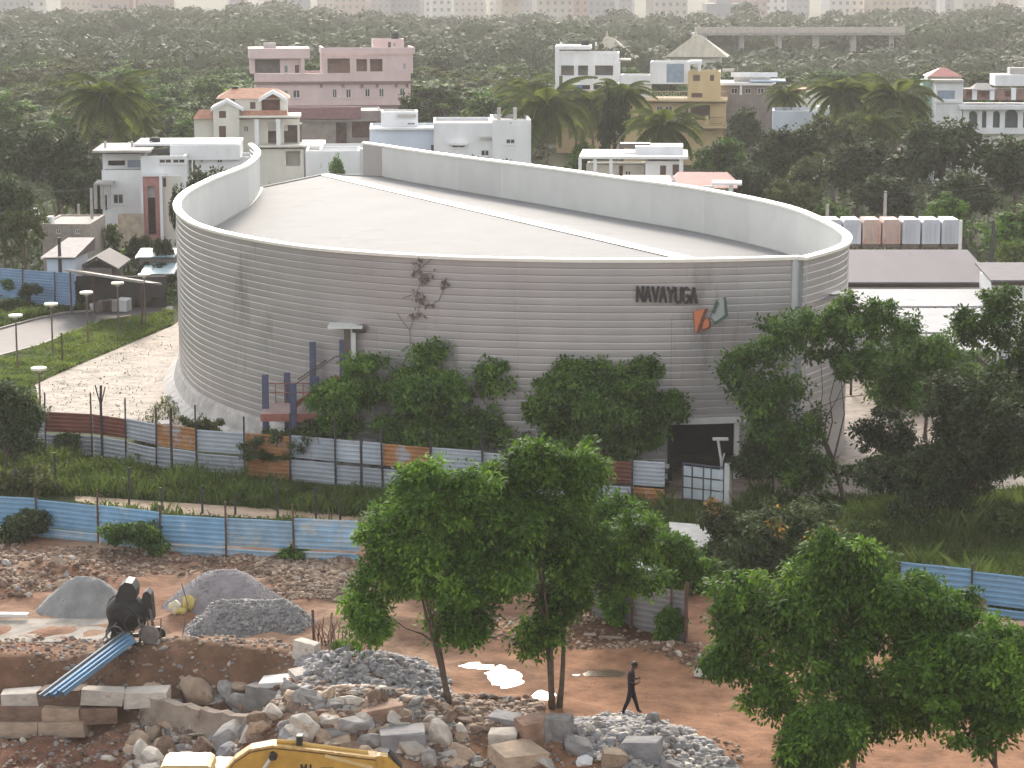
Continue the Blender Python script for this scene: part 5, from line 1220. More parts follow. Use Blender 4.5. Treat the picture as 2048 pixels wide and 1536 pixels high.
# right foreground
tree_px('large droopy tree filling the right foreground over the orange earth', 1690, 1600, 1400, 1945, 1048, 1510, lm_fresh, 44, 290, 150, .15, .55, r0=.15, stems=2, nlimb=14, droop=.6,
        lobes=[(.05, 0, .68, .32), (-.45, .1, .3, .45), (.35, 0, .3, .48), (-.65, 0, -.1, .34), (0, -.2, 0, .55), (.6, .1, -.05, .36), (-.3, -.1, -.45, .36), (.35, 0, -.5, .45), (.05, 0, -.7, .3), (-.15, 0, .45, .4), (.72, 0, .32, .34), (-.68, 0, .2, .3), (.7, 0, -.4, .34)])
tree_px('lower leafy tree at the right border in front of the reddish ledge', 2000, 1640, 1790, 2160, 1205, 1580, lm_fresh, 45, 170, 140, .15, .5, r0=.11, nlimb=10, droop=.5)
tree_px('low hanging leafy boughs at the bottom edge left of the big droopy tree', 1640, 1680, 1530, 1770, 1395, 1590, lm_fresh, 56, 60, 140, .15, .45, r0=.06, nlimb=9, droop=.7)
# row in front of the hall
tree_px('multi-stemmed tree with a wide crown in front of the hall near the steel stair', 795, 955, 618, 1066, 676, 935, lm_deep, 46, 250, 120, .19, .6, r0=.10, stems=3, nlimb=14, tone_mu=.55,
        lobes=[(-.55, 0, .15, .46), (0, 0, .3, .58), (.45, .1, .2, .5), (.1, 0, -.3, .4), (-.75, 0, -.25, .28), (-.2, -.2, -.3, .4), (.35, 0, -.35, .42), (.75, 0, -.45, .26), (.05, 0, .75, .22), (.6, 0, .55, .2), (-.5, 0, .5, .28)])
tree_px('rounded tree on a slim trunk in front of the hall lettering', 1215, 972, 1022, 1375, 690, 935, lm_deep, 47, 190, 120, .19, .58, r0=.12, stems=1, nlimb=12, tone_mu=.55,
        lobes=[(-.35, 0, .35, .42), (.25, 0, .45, .5), (.6, 0, 0, .42), (-.65, 0, 0, .32), (0, -.2, -.1, .5), (.4, 0, -.55, .36), (-.3, 0, -.45, .36)])
tree_px('large dark tree with open branches overlapping the hall corner', 1700, 1015, 1435, 1905, 585, 985, lm_deep, 48, 200, 110, .19, .62, r0=.17, stems=2, nlimb=13, tone_mu=.42, shell=.35,
        lobes=[(-.35, 0, .55, .42), (.05, .1, .66, .36), (.45, 0, .6, .36), (-.72, 0, .3, .3), (-.45, 0, -.05, .45), (-.35, -.1, -.5, .42), (.75, 0, .35, .3), (-.62, 0, -.1, .34), (.1, 0, .3, .4), (-.15, 0, -.72, .34), (.5, .2, .1, .3)])
tree_px('tall dark tree on the right edge before the white shed wall', 1965, 1000, 1865, 2130, 555, 960, lm_deep, 49, 150, 110, .20, .6, r0=.16, stems=1, nlimb=12, tone_mu=.4,
        lobes=[(-.1, 0, .7, .36), (.5, 0, .5, .5), (-.45, 0, .45, .3), (.3, 0, 0, .6), (-.2, 0, -.3, .4), (.5, 0, -.5, .5)])
tree_px('dense dark rounded tree between the open branched tree and the right edge', 1930, 1035, 1815, 2120, 725, 1010, lm_dark, 50, 170, 110, .19, .6, r0=.14, nlimb=10, tone_mu=.5)
tree_px('dark bushy thicket below the open branches right of the doorway', 1810, 1050, 1680, 1985, 905, 1050, lm_dark, 51, 120, 110, .17, .5, r0=.08, nlimb=8, tone_mu=.45)
tree_px('small dark tree beside the hall doorway', 1545, 1010, 1470, 1620, 840, 1000, lm_dark, 52, 70, 100, .17, .45, r0=.08, nlimb=8, tone_mu=.5)
yf = mat('yellow_flower', (.62, .33, .05), rough=.8, var=.2)
tree_px('dark flat topped tree with yellow flowers in front of the doorway', 1560, 1190, 1420, 1705, 995, 1165, lm_dark, 53, 150, 110, .16, .48, r0=.10, nlimb=10, flowers=(yf, 5), tone_mu=.62, name='flowering_tree')
tree_px('dry brownish flowering shrub tree left of the dark flat topped tree', 1440, 1130, 1385, 1490, 1000, 1130, lm_olive, 54, 50, 90, .15, .42, r0=.06, nlimb=7, flowers=(mat('orange_flower', (.42, .22, .08)), 4), name='flowering_tree')
tree_px('dark spreading tree at the left edge over the patchwork fence', 10, 985, -80, 96, 745, 905, lm_dark, 55, 90, 110, .18, .5, r0=.1, nlimb=10, tone_mu=.5)
def bush(label, x0, x1, yt, yb, m, seed, n=40, per=90, leaf=.15, cr=.33, group=None, tm=.5):
    g = G((x0 + x1) / 2, yb); w = (x1 - x0) * mpp(g.y); ht = W(0, yt, g.y).z - g.z
    return tree(label, g, (g.x, g.y, g.z + ht * .48), (w / 2, min(w / 2, 1.6), ht * .5), m, seed, n, per, leaf, cr, r0=.04, nlimb=6, name='bush', cat='bush', group=group, tone_mu=tm)
bush('wide dark green bush against the grey sheets of the patchwork fence', 480, 665, 842, 955, lm_dark, 60, 70, tm=.65)
bush('grey green leafy bush growing through the orange fence sheets', 368, 452, 822, 930, lm_olive, 61, 35)
bush('narrow dark bush against the rusty red fence sheet', 108, 165, 862, 915, lm_dark, 62, 26, tm=.6)
bush('dark bush in front of the left end of the blue fence', 0, 122, 1022, 1082, lm_dark, 63, 46, tm=.6)
bush('leafy bush at the foot of the blue fence', 205, 348, 1042, 1104, lm_deep, 64, 50, tm=.45)
bush('tiny green plant at the foot of the blue fence', 560, 612, 1088, 1116, lm_deep, 65, 14)
bush('tangled dark bush covering the fence under the small left tree', 0, 92, 842, 930, lm_dark, 66, 50, tm=.55)
bush('pale dry shrub in the weed strip at the left border', -20, 120, 925, 1000, lm_pale, 67, 60, tm=.4)
bush('small weed clump under the dark fence corner near the grey pole', 270, 330, 870, 925, lm_olive, 68, 20)
bush('dark low bush under the rounded tree', 1240, 1330, 925, 985, lm_dark, 69, 36, tm=.6)
bush('bright weed at the foot of the twig row', 662, 712, 1285, 1308, lm_weed, 70, 12, tm=.6)
bush('pale bush on the grass mound at the right border', 1945, 2100, 1000, 1075, lm_weed, 72, 60, tm=.4)
bush('light green shrub on the grass mound behind the large droopy tree', 1690, 1800, 1035, 1120, lm_weed, 73, 40, tm=.5)
bush('leafy plant by the dark red fence post', 1310, 1372, 1215, 1282, lm_fresh, 74, 24)
bush('low shrub growing at the foot of the grey sheet fence', 1195, 1250, 1190, 1250, lm_fresh, 75, 20)
# ------------------------------------------------------------------ weeds and grass
def wp(*px): return [P(a, b) for a, b in px]
cover('weeds', '', wp((-120, 925), (60, 912), (350, 950), (700, 985), (1100, 1012), (1480, 1030), (1500, 1075), (760, 1040), (420, 1010), (150, 992), (-120, 1000)), 52000, .85, lm_weed, 1, .6, .055, tone_mu=.42)
cover('weeds', '', wp((-120, 1002), (150, 1004), (420, 1035), (760, 1052), (760, 1075), (300, 1075), (-120, 1056)), 9000, .5, lm_weed, 2, .5, .07, tone_mu=.34)
cover('weeds', '', wp((760, 1050), (1480, 1050), (1480, 1180), (1180, 1215), (760, 1110)), 26000, .7, lm_weed, 3, .5, .075, tone_mu=.36)
cover('tall_grass', '', wp((1640, 1060), (2140, 1040), (2140, 1235), (1830, 1190), (1660, 1130)), 60000, 1.0, lm_weed, 4, .35, .05, tone_mu=.7)
cover('verge_grass', '', wp((-100, 755), (0, 715), (75, 695), (150, 666), (200, 646), (260, 635), (345, 625), (345, 650), (130, 741), (60, 772), (-100, 830)), 42000, .32, lm_weed, 5, .45, .07, tone_mu=.62)
cover('verge_grass', '', wp((-100, 690), (0, 655), (130, 622), (345, 610), (345, 585), (0, 610), (-100, 640)), 26000, .7, lm_weed, 6, .6, .09, tone_mu=.4)
cover('yard_weeds', '', wp((330, 800), (420, 830), (520, 850), (500, 905), (240, 865)), 2500, .3, lm_olive, 7, .6, .07)
cover('yard_weeds', '', wp((80, 770), (345, 660), (345, 800), (250, 855), (90, 850)), 1400, .12, lm_olive, 8, .6, .05, zoff=.02)
cover('weeds', '', wp((1480, 1010), (2140, 985), (2140, 1045), (1480, 1075)), 26000, .9, lm_weed, 9, .6, .07, tone_mu=.45)
cover('weeds', '', wp((60, 772), (-120, 850), (-120, 925), (60, 905), (90, 850)), 9000, .7, lm_weed, 10, .6, .09, tone_mu=.4)
cover('scrub', '', [(-75, 163), (-24, 163), (-22, 196), (24, 196), (28, 150), (75, 140), (90, 262), (-90, 262)], 60000, 1.5, lm_dark, 12, .8, .22, tone_mu=.6)
tree_px('dark leafy tree filling the gap below the white sheet canopies', 1850, 880, 1745, 1960, 640, 860, lm_deep, 57, 90, 100, .2, .6, r0=.12, nlimb=8, tone_mu=.4)
tree_px('dusty olive tree between the open branched tree and the sandy yard', 1790, 960, 1700, 1850, 800, 950, lm_dark, 58, 40, 90, .18, .5, r0=.08, nlimb=8, tone_mu=.5)
# ------------------------------------------------------------------ bushes beside the road and behind the yard
g1 = 'bushes along the far side of the road'
for i, (x0, x1, yt, D, k) in enumerate([(x0_, x1_, y_, D_ + 15, k_) for x0_, x1_, y_, D_, k_ in [(-20, 40, 548, 150, 'loose'), (25, 75, 562, 147, 'dark'), (60, 120, 545, 149, 'loose'), (110, 150, 552, 150, 'dark'), (128, 180, 572, 150, 'bush'), (170, 230, 585, 152, 'dark'), (225, 275, 580, 153, 'dark'), (262, 345, 520, 160, 'dark'), (300, 350, 545, 155, 'dark'), (200, 300, 490, 166, 'loose'), (-30, 30, 595, 146, 'bush'), (30, 90, 612, 146, 'bush'), (80, 150, 605, 148, 'bush')]]):
    far_tree_px(k, x0, x1, yt, D, ['first', 'second', 'third', 'fourth', 'fifth', 'sixth', 'seventh', 'eighth', 'ninth', 'tenth', 'eleventh', 'twelfth', 'thirteenth'][[0, 2, 4, 6, 7, 8, 9, 11, 12, 10, 1, 3, 5][i]] + ' bush along the far road verge counted from the left edge', g1, name='bush', cat='bush')
# ------------------------------------------------------------------ trees around the houses
L_ = [('dark', -70, 70, 340, 178, 'leafy tree at the left border above the deep blue sheet wall'), ('olive', -10, 95, 405, 172, 'grey green tree over the end of the blue sheet wall'),
      ('dark', 20, 200, 245, 205, 'huge dark tree left of the white house with the stair tower'), ('dark', 100, 215, 330, 200, 'dark tree touching the utility pole'),
      ('dark', -90, 80, 235, 225, 'dark tree mass at the far left border'), ('bush', 195, 250, 440, 186, 'round shrub under the white house window'), ('dark', 245, 300, 465, 180, 'dark shrub at the foot of the rose tower'), ('dark', 300, 345, 470, 176, 'dark shrub between rose tower and hall'),
      ('dark', 335, 372, 360, 178, 'dark tree rising just behind the hall rim'), ('dark', 355, 480, 322, 182, 'dark leafy tree behind the inward curl of the rim'), ('round', 770, 990, 150, 318, 'broad round green tree right of the pink flats'),
      ('dark', 895, 1000, 305, 205, 'dark hedge like tree below the long white house'), ('dark', 980, 1060, 312, 205, 'dark tree beneath the palms'), ('loose', 930, 1050, 170, 300, 'loose green tree behind the long white house'),
      ('dark', 1195, 1262, 155, 235, 'dark slender evergreen before the tall white house'), ('olive', 1010, 1110, 210, 262, 'olive tree below the palm group'), ('loose', 1120, 1200, 270, 230, 'yellow green tree between palms and verandah house'),
      ('round', 1385, 1510, 262, 232, 'round dark green tree under the yellow balcony'), ('dark', 1490, 1660, 240, 222, 'broad dark tree below the low parapet house'), ('olive', 1600, 1740, 215, 236, 'olive tree with pale rounded top'),
      ('dark', 1640, 1800, 270, 215, 'dark tree standing behind the slim grey post'), ('dark', 1780, 1990, 222, 210, 'largest dark tree with a pointed top before the arcaded house'), ('dark', 1950, 2120, 262, 205, 'dark tree covering the foot of the arcaded house'),
      ('olive', 1530, 1640, 350, 192, 'olive shrub tree with a pointed top behind the hall rim'), ('loose', 1620, 1720, 395, 188, 'small fresh green tree behind the bins'), ('loose', 1820, 1960, 380, 182, 'fresh green tree behind the white post of the bins'), ('loose', 1930, 2120, 405, 172, 'light green tree over the second lavender roof'),
      ('bush', 1990, 2100, 470, 160, 'light bush beside the dark pole'), ('dark', 1700, 1850, 340, 196, 'very dark tree in the hollow behind the bins'), ('dark', 1850, 2020, 330, 194, 'dark tree under the overhead wire'),
      ('dark', 1450, 1560, 320, 205, 'dark tree behind the red sheet roofs'), ('olive', 1560, 1690, 300, 205, 'greyish tree between two dark crowns'), ('loose', 650, 700, 300, 215, 'small plant behind the low white wall'), ('dark', 1440, 1530, 208, 262, 'dark green tree beside the grey sunshade house'), ('dark', 780, 870, 178, 262, 'leafy tree overlapping the pink flats corner')]
for k, x0, x1, yt, D, lab in L_: far_tree_px(k, x0, x1, yt, D, lab)
for i, (px, D, ytop, lab, s) in enumerate([(225, 226, 205, 'tall palm rising left of the cream villa', 1.25), (1092, 232, 222, 'biggest palm with a drooping crown before the tall white house', 1.25), (1190, 250, 215, 'palm between the tall white house and the verandah house', 1.0), (1315, 225, 262, 'palm with upright fronds over the verandah house roof', 1.05),
      (1235, 240, 200, 'slim palm close to the dark slender evergreen', .8), (1035, 290, 190, 'small palm behind the long white house', .95), (1150, 262, 235, 'half hidden palm in the middle of the palm group', .9), (1575, 270, 200, 'thin palm left of the low parapet house', .7), (1690, 252, 195, 'palm right of the low parapet house', 1.05),
      (1795, 246, 205, 'bushy palm between parapet house and arcaded house', 1.15), (1740, 240, 260, 'low palm under the two bushy palms', .8), (1720, 262, 235, 'palm with short fronds in the right hand palm group', .8), (270, 236, 250, 'smaller palm behind the tall left palm', .8)]):
    palm(px, D, W(px, ytop - 8, D).z, lab, s * 1.28, 100 + i, 32)
# ------------------------------------------------------------------ woodland
rn = random.Random(77)
HOUSE_X = [(485, 840, 300), (1100, 1460, 290), (1430, 1570, 290), (1530, 1670, 262), (1840, 2110, 258), (380, 610, 240)]
def blocked(px, D, w):
    for x0, x1, hd in HOUSE_X:
        if x0 - w * 6 < px < x1 + w * 6 and D < hd + 14: return True
    return False
cnt = 0; zones = {}
D = 250.0
while D < 450 and cnt < 270:
    step = 7.6 * (D / 300) ** .5; sp = step * 1.0 / mpp(D); px = -60 + rn.uniform(0, sp)
    while px < 2110:
        w = rn.uniform(7, 12.5)
        if not blocked(px, D, w) and not (D < 262 and (300 < px < 1400)) and not (D < 300 and px < 120 and rn.random() < .3):
            k = rn.choices(['round', 'olive', 'dark', 'flat', 'loose'], [.32, .30, .12, .14, .12])[0]
            zone = 'left of the cream villa' if px < 480 else 'behind the pink flats' if px < 860 else 'between the pink flats and the tall white house' if px < 1110 else 'behind the yellow house' if px < 1560 else 'above the right hand palms' if px < 1850 else 'behind the arcaded house'
            far_tree(k, px, D + rn.uniform(-3, 3), w, (rn.uniform(6.0, 9.5) if D < 370 or px < 1380 else rn.uniform(5.0, 7.5)), '%s crowned woodland tree %s' % ({'round': 'dense green', 'olive': 'olive', 'dark': 'dark', 'flat': 'broad flat', 'loose': 'light green'}[k], zone), 'woodland trees ' + zone)
            cnt += 1
        px += sp * rn.uniform(.8, 1.25)
    D += step * 1.25
print('woodland', cnt, 'to D', D)
def far_forest(D0):
    rng = np.random.default_rng(9); Vs = []; Ts = []; d = D0; ntree = 0
    while d < 815:
        step = 11 + (d - D0) * .012; half = d * .245; n = int(2 * half / (10 + (d - D0) * .01)); X = np.linspace(-half, half, n) + rng.normal(scale=2.0, size=n)
        for x in X:
            y = d + rng.uniform(-step / 2, step / 2); rise = 5.5 * (vnoise(x, y, .012, 3) - .3)
            r = rng.uniform(4.5, 9.0); h = rng.uniform(6, 10) + max(0, rise) * 1.2; h = min(h, 7.0) if (380 < d < 530 and 22 < x < 110) else h; m = int(700 * (300 / d) ** .9) + 80
            v = unit(rng, m); v[:, 2] = np.abs(v[:, 2]) * 1.0 - .12; v[:, 1] -= .25 * np.abs(rng.normal(size=m)); bump_ = 1 + .16 * np.sin(v[:, 0] * 6 + x) * np.cos(v[:, 1] * 5 + y) + .08 * rng.normal(size=m)
            c = np.array([x, y, h - r * .72]) + v * bump_[:, None] * np.array([r, r, r * .72])
            s = r * np.clip(.088 * (d / 500) ** .5, .06, .15) * rng.uniform(.7, 1.4, m); a = np.cross(unit(rng, m), v) + .22 * rng.normal(size=(m, 3)); a /= np.linalg.norm(a, axis=1)[:, None] + 1e-6; b_ = np.cross(a, v) + .2 * rng.normal(size=(m, 3)); b_ /= np.linalg.norm(b_, axis=1)[:, None] + 1e-6
            tri = np.stack([c - a * s[:, None], c + a * s[:, None] * .9, c + b_ * s[:, None] * 1.3], 1); Vs.append(tri.reshape(-1, 3))
            base = .28 + .5 * vnoise(x, y, .02, 11) + rng.normal(scale=.12); Ts.append(np.repeat(np.clip(base + rng.normal(scale=.12, size=m), 0, 1), 3)); ntree += 1
        d += step
    V = np.concatenate(Vs); T = np.concatenate(Ts); F = np.arange(len(V)).reshape(-1, 3); print('forest trees', ntree, 'tris', len(F))
    o = obj('woodland', np_mesh('woodland', V, F, LM('leaf_forest', (.034, .046, .024), (.052, .070, .034), (.078, .100, .046), .05), T)); props(o, kind='stuff')
far_forest(D + 2)
# dark understorey below the far crowns so that no bare ground shows
xs = np.linspace(-260, 260, 150); ys = np.linspace(D - 4, 818, 130); X, Y = np.meshgrid(xs, ys); Z = 2.6 + 2.2 * vnoise(X, Y, .12, 2) + 1.2 * vnoise(X, Y, .4, 5); Z[0] = -.2; Z[-1] = -.2; i = np.arange(150 * 129).reshape(129, 150)[:, :-1].ravel()
o = obj('undergrowth', np_mesh('undergrowth', np.stack([X.ravel(), Y.ravel(), Z.ravel()], 1), np.stack([i, i + 1, i + 151, i + 150], 1), mat('undergrowth_green', (.025, .035, .014), rough=1, var=.4, scale=.3), smooth=True)); props(o, kind='stuff')
# ------------------------------------------------------------------ haze
b = MB(); b.box(-650, 650, -60, 1420, -1.0, 52)
hz = b.build('haze', None); hm = bpy.data.materials.new('haze'); hm.use_nodes = True; nt = hm.node_tree; nt.nodes.clear()
ou = nt.nodes.new('ShaderNodeOutputMaterial'); pv = nt.nodes.new('ShaderNodeVolumePrincipled'); pv.inputs['Color'].default_value = (.93, .90, .87, 1); pv.inputs['Density'].default_value = .00023; pv.inputs['Anisotropy'].default_value = .2
nt.links.new(pv.outputs[0], ou.inputs['Volume']); hz.data.materials.clear(); hz.data.materials.append(hm); props(hz, kind='stuff')
# ================================================================== FOREGROUND: RUBBLE, PILES, MACHINES, PERSON
st_grey = mat('stone_grey', (.27, .255, .245), rough=.85, var=.32, scale=2.2, bump=.03, bscale=7, rnd=.22, detail=9)
st_blue = mat('stone_bluegrey', (.235, .23, .24), rough=.85, var=.25, scale=2.0, bump=.025, bscale=7, rnd=.2, detail=9)
st_pale = mat('stone_pale', (.50, .455, .40), rough=.85, var=.2, scale=1.8, bump=.03, bscale=7, dirt=((.27, .19, .14), 1.5, .58), rnd=.16, detail=9)
st_tan = mat('stone_tan', (.40, .30, .22), rough=.9, var=.25, scale=1.8, bump=.035, bscale=6, dirt=((.17, .10, .07), 1.6, .58), rnd=.18, detail=9)
st_rust = mat('stone_rust', (.33, .20, .14), rough=.9, var=.3, scale=2.0, bump=.035, bscale=6, dirt=((.36, .33, .30), 1.4, .56), rnd=.1, detail=9)
st_brown = mat('stone_brown', (.19, .125, .09), rough=.9, var=.3, scale=2, bump=.035, bscale=6, rnd=.2, detail=9)
st_white = mat('stone_white', (.60, .60, .60), rough=.8, var=.1, scale=1.8, bump=.02, bscale=7, dirt=((.38, .36, .34), 1.5, .6), rnd=.08)
SM = {'g': st_grey, 'b': st_blue, 'p': st_pale, 't': st_tan, 'r': st_rust, 'n': st_brown, 'w': st_white}
ROCKS = {}
def rock(shape, key):
    """angular boulder, about one metre in each direction, foot at z = -.5"""
    if (shape, key) in ROCKS: return ROCKS[(shape, key)]
    rn = random.Random(shape * 31 + 5); bm = bmesh.new()
    if shape >= 20:                                     # quarried block: a bent box with broken corners
        for sx in (-1, 1):
            for sy in (-1, 1):
                for sz in (-1, 1):
                    for _ in range(3): bm.verts.new((sx * .5 * rn.uniform(.74, 1.0), sy * .5 * rn.uniform(.74, 1), sz * .5 * rn.uniform(.74, 1)))
    else:
        n = 22
        for _ in range(n):
            v = Vector((rn.gauss(0, 1), rn.gauss(0, 1), rn.gauss(0, 1))).normalized(); p = 2.6
            k = (abs(v.x) ** p + abs(v.y) ** p + abs(v.z) ** p) ** (-1 / p); bm.verts.new(v * k * .5 * rn.uniform(.8, 1.06))
    r = bmesh.ops.convex_hull(bm, input=bm.verts)
    bmesh.ops.delete(bm, geom=list({g for g in r['geom_interior'] + r['geom_unused'] if isinstance(g, bmesh.types.BMVert)}), context='VERTS')
    bmesh.ops.dissolve_limit(bm, angle_limit=R(13), verts=bm.verts, edges=bm.edges)
    bmesh.ops.bevel(bm, geom=list(bm.edges), offset=.03, segments=1, affect='EDGES', clamp_overlap=True)
    me = bpy.data.meshes.new('boulder'); bm.to_mesh(me); bm.free(); me.materials.append(SM[key])
    ROCKS[(shape, key)] = me; return me
rr = random.Random(15)
def boulder(px, yb, w, h, key, label, shape=None, group=None, tilt=.25, depth=1.0, name='boulder', cat='boulder', raise_=0.0):
    g = G(px, yb); s = mpp(g.y); W_, H_ = w * s, h * s * 1.0; Dp = W_ * rr.uniform(.6, .95) * depth; H_ = max(H_ - Dp * .27, H_ * .45)
    shp = rr.randrange(14) if shape is None else shape
    o = obj(name, rock(shp, key), loc=(g.x, g.y + Dp * .35, g.z + H_ * .33 + raise_), rot=(rr.uniform(-tilt, tilt), rr.uniform(-tilt, tilt), rr.uniform(-.5, .5) if shp >= 20 else rr.uniform(0, 6.28) if abs(W_ - Dp) < .25 else rr.uniform(-.3, .3)), scale=(W_ * 1.08, Dp, H_ * 1.1))
    props(o, label, cat, group); return o
B = [(469, 1394, 62, 44, 't', 'rounded tan boulder left of the big square grey block'), (535, 1426, 84, 66, 'g', 'big square grey block with a pale top in the middle of the boulder heap', 21), (560, 1372, 80, 26, 'w', 'bright white slab lying behind the square grey block', 22),
     (602, 1392, 62, 32, 'b', 'dark bluish flat stone beside the white slab'), (606, 1356, 52, 24, 'p', 'long cream stone on top by the grey cobbles', 23), (421, 1415, 88, 28, 'p', 'long rounded pale stone below the tan boulder'), (334, 1438, 60, 42, 'b', 'blue grey slab at the end of the low wall', 20),
     (344, 1466, 58, 44, 't', 'tan pointed boulder before the blue grey slab'), (392, 1468, 66, 44, 'p', 'pale broken boulder left of the small brown one'), (425, 1456, 40, 44, 'n', 'brown hollowed stone wedged between two pale boulders'), (455, 1460, 54, 48, 'p', 'pale angular boulder right of the hollowed brown stone'),
     (488, 1430, 42, 44, 't', 'brownish boulder tucked under the square grey block'), (520, 1470, 58, 66, 'n', 'big rounded brown grey boulder below the square block'), (604, 1480, 74, 72, 'p', 'large cream triangular boulder above the yellow boom'), (576, 1488, 66, 44, 'b', 'blue grey wedge in front of the cream boulder'),
     (650, 1480, 70, 40, 'g', 'grey flat stone sloping right of the cream boulder'), (700, 1478, 96, 64, 'g', 'broad flat grey boulder in the middle of the heap'), (691, 1418, 84, 42, 'p', 'whitish ridge shaped stone below the grey cobbles'), (758, 1442, 84, 48, 'r', 'rust stained boulder with pale spots', 24),
     (806, 1452, 42, 46, 't', 'small tan stone leaning on the rust stained boulder'), (672, 1506, 90, 40, 't', 'flat tan boulder directly behind the yellow boom'), (805, 1510, 96, 70, 'b', 'big blue grey quarried block right of the boom', 21), (880, 1500, 66, 84, 'p', 'tall pale pointed slab standing beside the blue grey block', 3),
     (398, 1484, 60, 24, 'p', 'small pale flat stone under the broken boulder'), (408, 1508, 56, 28, 'w', 'white flat stone above the yellow cab'), (452, 1524, 62, 46, 'b', 'long dark tilted stone beside the yellow cab'), (285, 1528, 46, 66, 'p', 'upright grey boulder left of the yellow cab'), (332, 1512, 54, 48, 'n', 'brown boulder between the upright stone and the cab'),
     (855, 1522, 82, 26, 't', 'stacked thin slabs in front of the blue grey block', 25), (305, 1545, 60, 26, 'p', 'long pale stone at the bottom edge beside the cab'), (1012, 1456, 62, 38, 'b', 'grey rectangular beam end on the right heap', 20), (1070, 1490, 70, 72, 'r', 'tall rust streaked block on the right heap', 21), (1118, 1480, 52, 64, 'g', 'grey block joined to the rust streaked block', 23),
     (1008, 1492, 58, 42, 'p', 'pale grey block below the beam end', 24), (1036, 1540, 98, 64, 't', 'large quartz veined tan boulder at the bottom of the right heap', 22), (1160, 1512, 92, 54, 'g', 'long grey boulder leaning right of the rust streaked block'), (1228, 1534, 48, 44, 't', 'small tan square block among grey stones', 20),
     (1285, 1526, 80, 62, 'b', 'lavender grey slab on the stone heap nearest the walking person', 25), (1170, 1534, 38, 30, 'w', 'small white wedge in front of the long grey boulder'), (905, 1540, 62, 38, 't', 'tan boulder at the bottom between the two heaps'), (1405, 1358, 42, 28, 'p', 'single pale boulder lying on the road beside the droopy tree', 5),
     (613, 1316, 48, 46, 'p', 'pale angular boulder standing before the twig row', 20), (640, 1440, 50, 36, 'n', 'brown stone between the pale ridge stone and cream boulder'), (745, 1500, 60, 40, 'g', 'grey stone right of the flat tan boulder'), (375, 1530, 50, 30, 'p', 'pale stone just left of the cab roof'), (1095, 1545, 60, 36, 'p', 'pale stone right of the quartz veined boulder'),
     (1345, 1545, 60, 36, 'g', 'grey stone below the lavender slab'), (960, 1478, 46, 34, 'n', 'brown stone in the gap between the two heaps'), (930, 1452, 50, 30, 'n', 'dark brown stone under the twin trees'), (820, 1430, 40, 26, 'g', 'small grey stone above the rust boulder'), (520, 1512, 50, 30, 'n', 'brown stone just above the boom curve')]
for q in B: boulder(*q[:6], shape=q[6] if len(q) > 6 else None, tilt=.12 if len(q) > 6 else .3)
def scatter(n, poly, w0, w1, keys, label, group, seed, name='stone', cat='stone', flat=.75, stack=0.0):
    r = random.Random(seed); xs = [p[0] for p in poly]; ys = [p[1] for p in poly]; k = 0
    while k < n:
        px, py = r.uniform(min(xs), max(xs)), r.uniform(min(ys), max(ys))
        if not bool(in_poly(px, py, poly)): continue
        w = r.uniform(w0, w1) * (1.5 if r.random() < .1 else 1)
        kc = r.choice(keys); boulder(px, py, w, w * r.uniform(.55, .95) * flat / .75, kc, ('larger ' if w > (w0 + w1) / 2 else 'smaller ') + {'g': 'grey ', 'b': 'dark grey ', 'p': 'pale ', 't': 'tan ', 'r': 'rusty ', 'n': 'brown ', 'w': 'white '}[kc] + label, group=group, tilt=.9, name=name, cat=cat, raise_=r.uniform(0, stack) * .25); k += 1
scatter(150, [(600, 1325), (700, 1308), (830, 1325), (890, 1365), (885, 1400), (800, 1400), (700, 1390), (615, 1360)], 13, 22, 'ggbb', 'cobble in the loose cobble pile behind the boulder heap', 'grey cobble pile', 1, name='cobble', cat='cobble', stack=.5)
scatter(70, [(1150, 1440), (1260, 1428), (1340, 1450), (1420, 1500), (1480, 1545), (1300, 1545), (1150, 1500)], 14, 26, 'ggbp', 'stone on the heap nearest the walking person', 'right hand stone heap', 2, stack=.3)
scatter(135, [(300, 1400), (560, 1380), (900, 1420), (960, 1545), (250, 1545)], 28, 62, 'ptgtgn', 'stone filling the boulder heap', 'stones between the big boulders', 3, stack=.5)
scatter(24, [(550, 1120), (690, 1118), (700, 1190), (600, 1192), (520, 1150)], 9, 19, 'ttpn', 'rubble stone on the strip before the blue fence', 'rubble strip right of the gravel cones', 4)
scatter(34, [(0, 1110), (160, 1105), (190, 1150), (60, 1200), (0, 1200)], 12, 26, 'tpgn', 'rubble piece on the bank left of the gravel cones', 'rubble bank at the left', 5)
scatter(16, [(100, 1085), (540, 1110), (560, 1135), (330, 1130), (120, 1120)], 9, 16, 'tnp', 'stone along the foot of the blue fence', 'stones along the blue fence', 6)
scatter(45, [(940, 1400), (1060, 1400), (1060, 1430), (980, 1450), (880, 1440), (850, 1400)], 11, 22, 'ntg', 'clod on the bank around the twin tree trunks', 'clods round the twin trees', 7, name='clod', cat='clod')
scatter(12, [(300, 1280), (480, 1290), (620, 1330), (560, 1380), (420, 1370), (330, 1330)], 7, 14, 'pgt', 'chip spilled over the soil bank below the mixer', 'chips on the soil bank', 8)
scatter(18, [(0, 1440), (260, 1440), (290, 1545), (0, 1545)], 10, 26, 'gnp', 'stone on the pit floor', 'stones on the pit floor', 9)
scatter(26, [(1180, 1262), (1400, 1300), (1400, 1330), (1200, 1290), (960, 1240), (950, 1225)], 8, 18, 'ntp', 'clod on the dark bank beyond the road', 'clods on the dark bank', 10, name='clod', cat='clod')
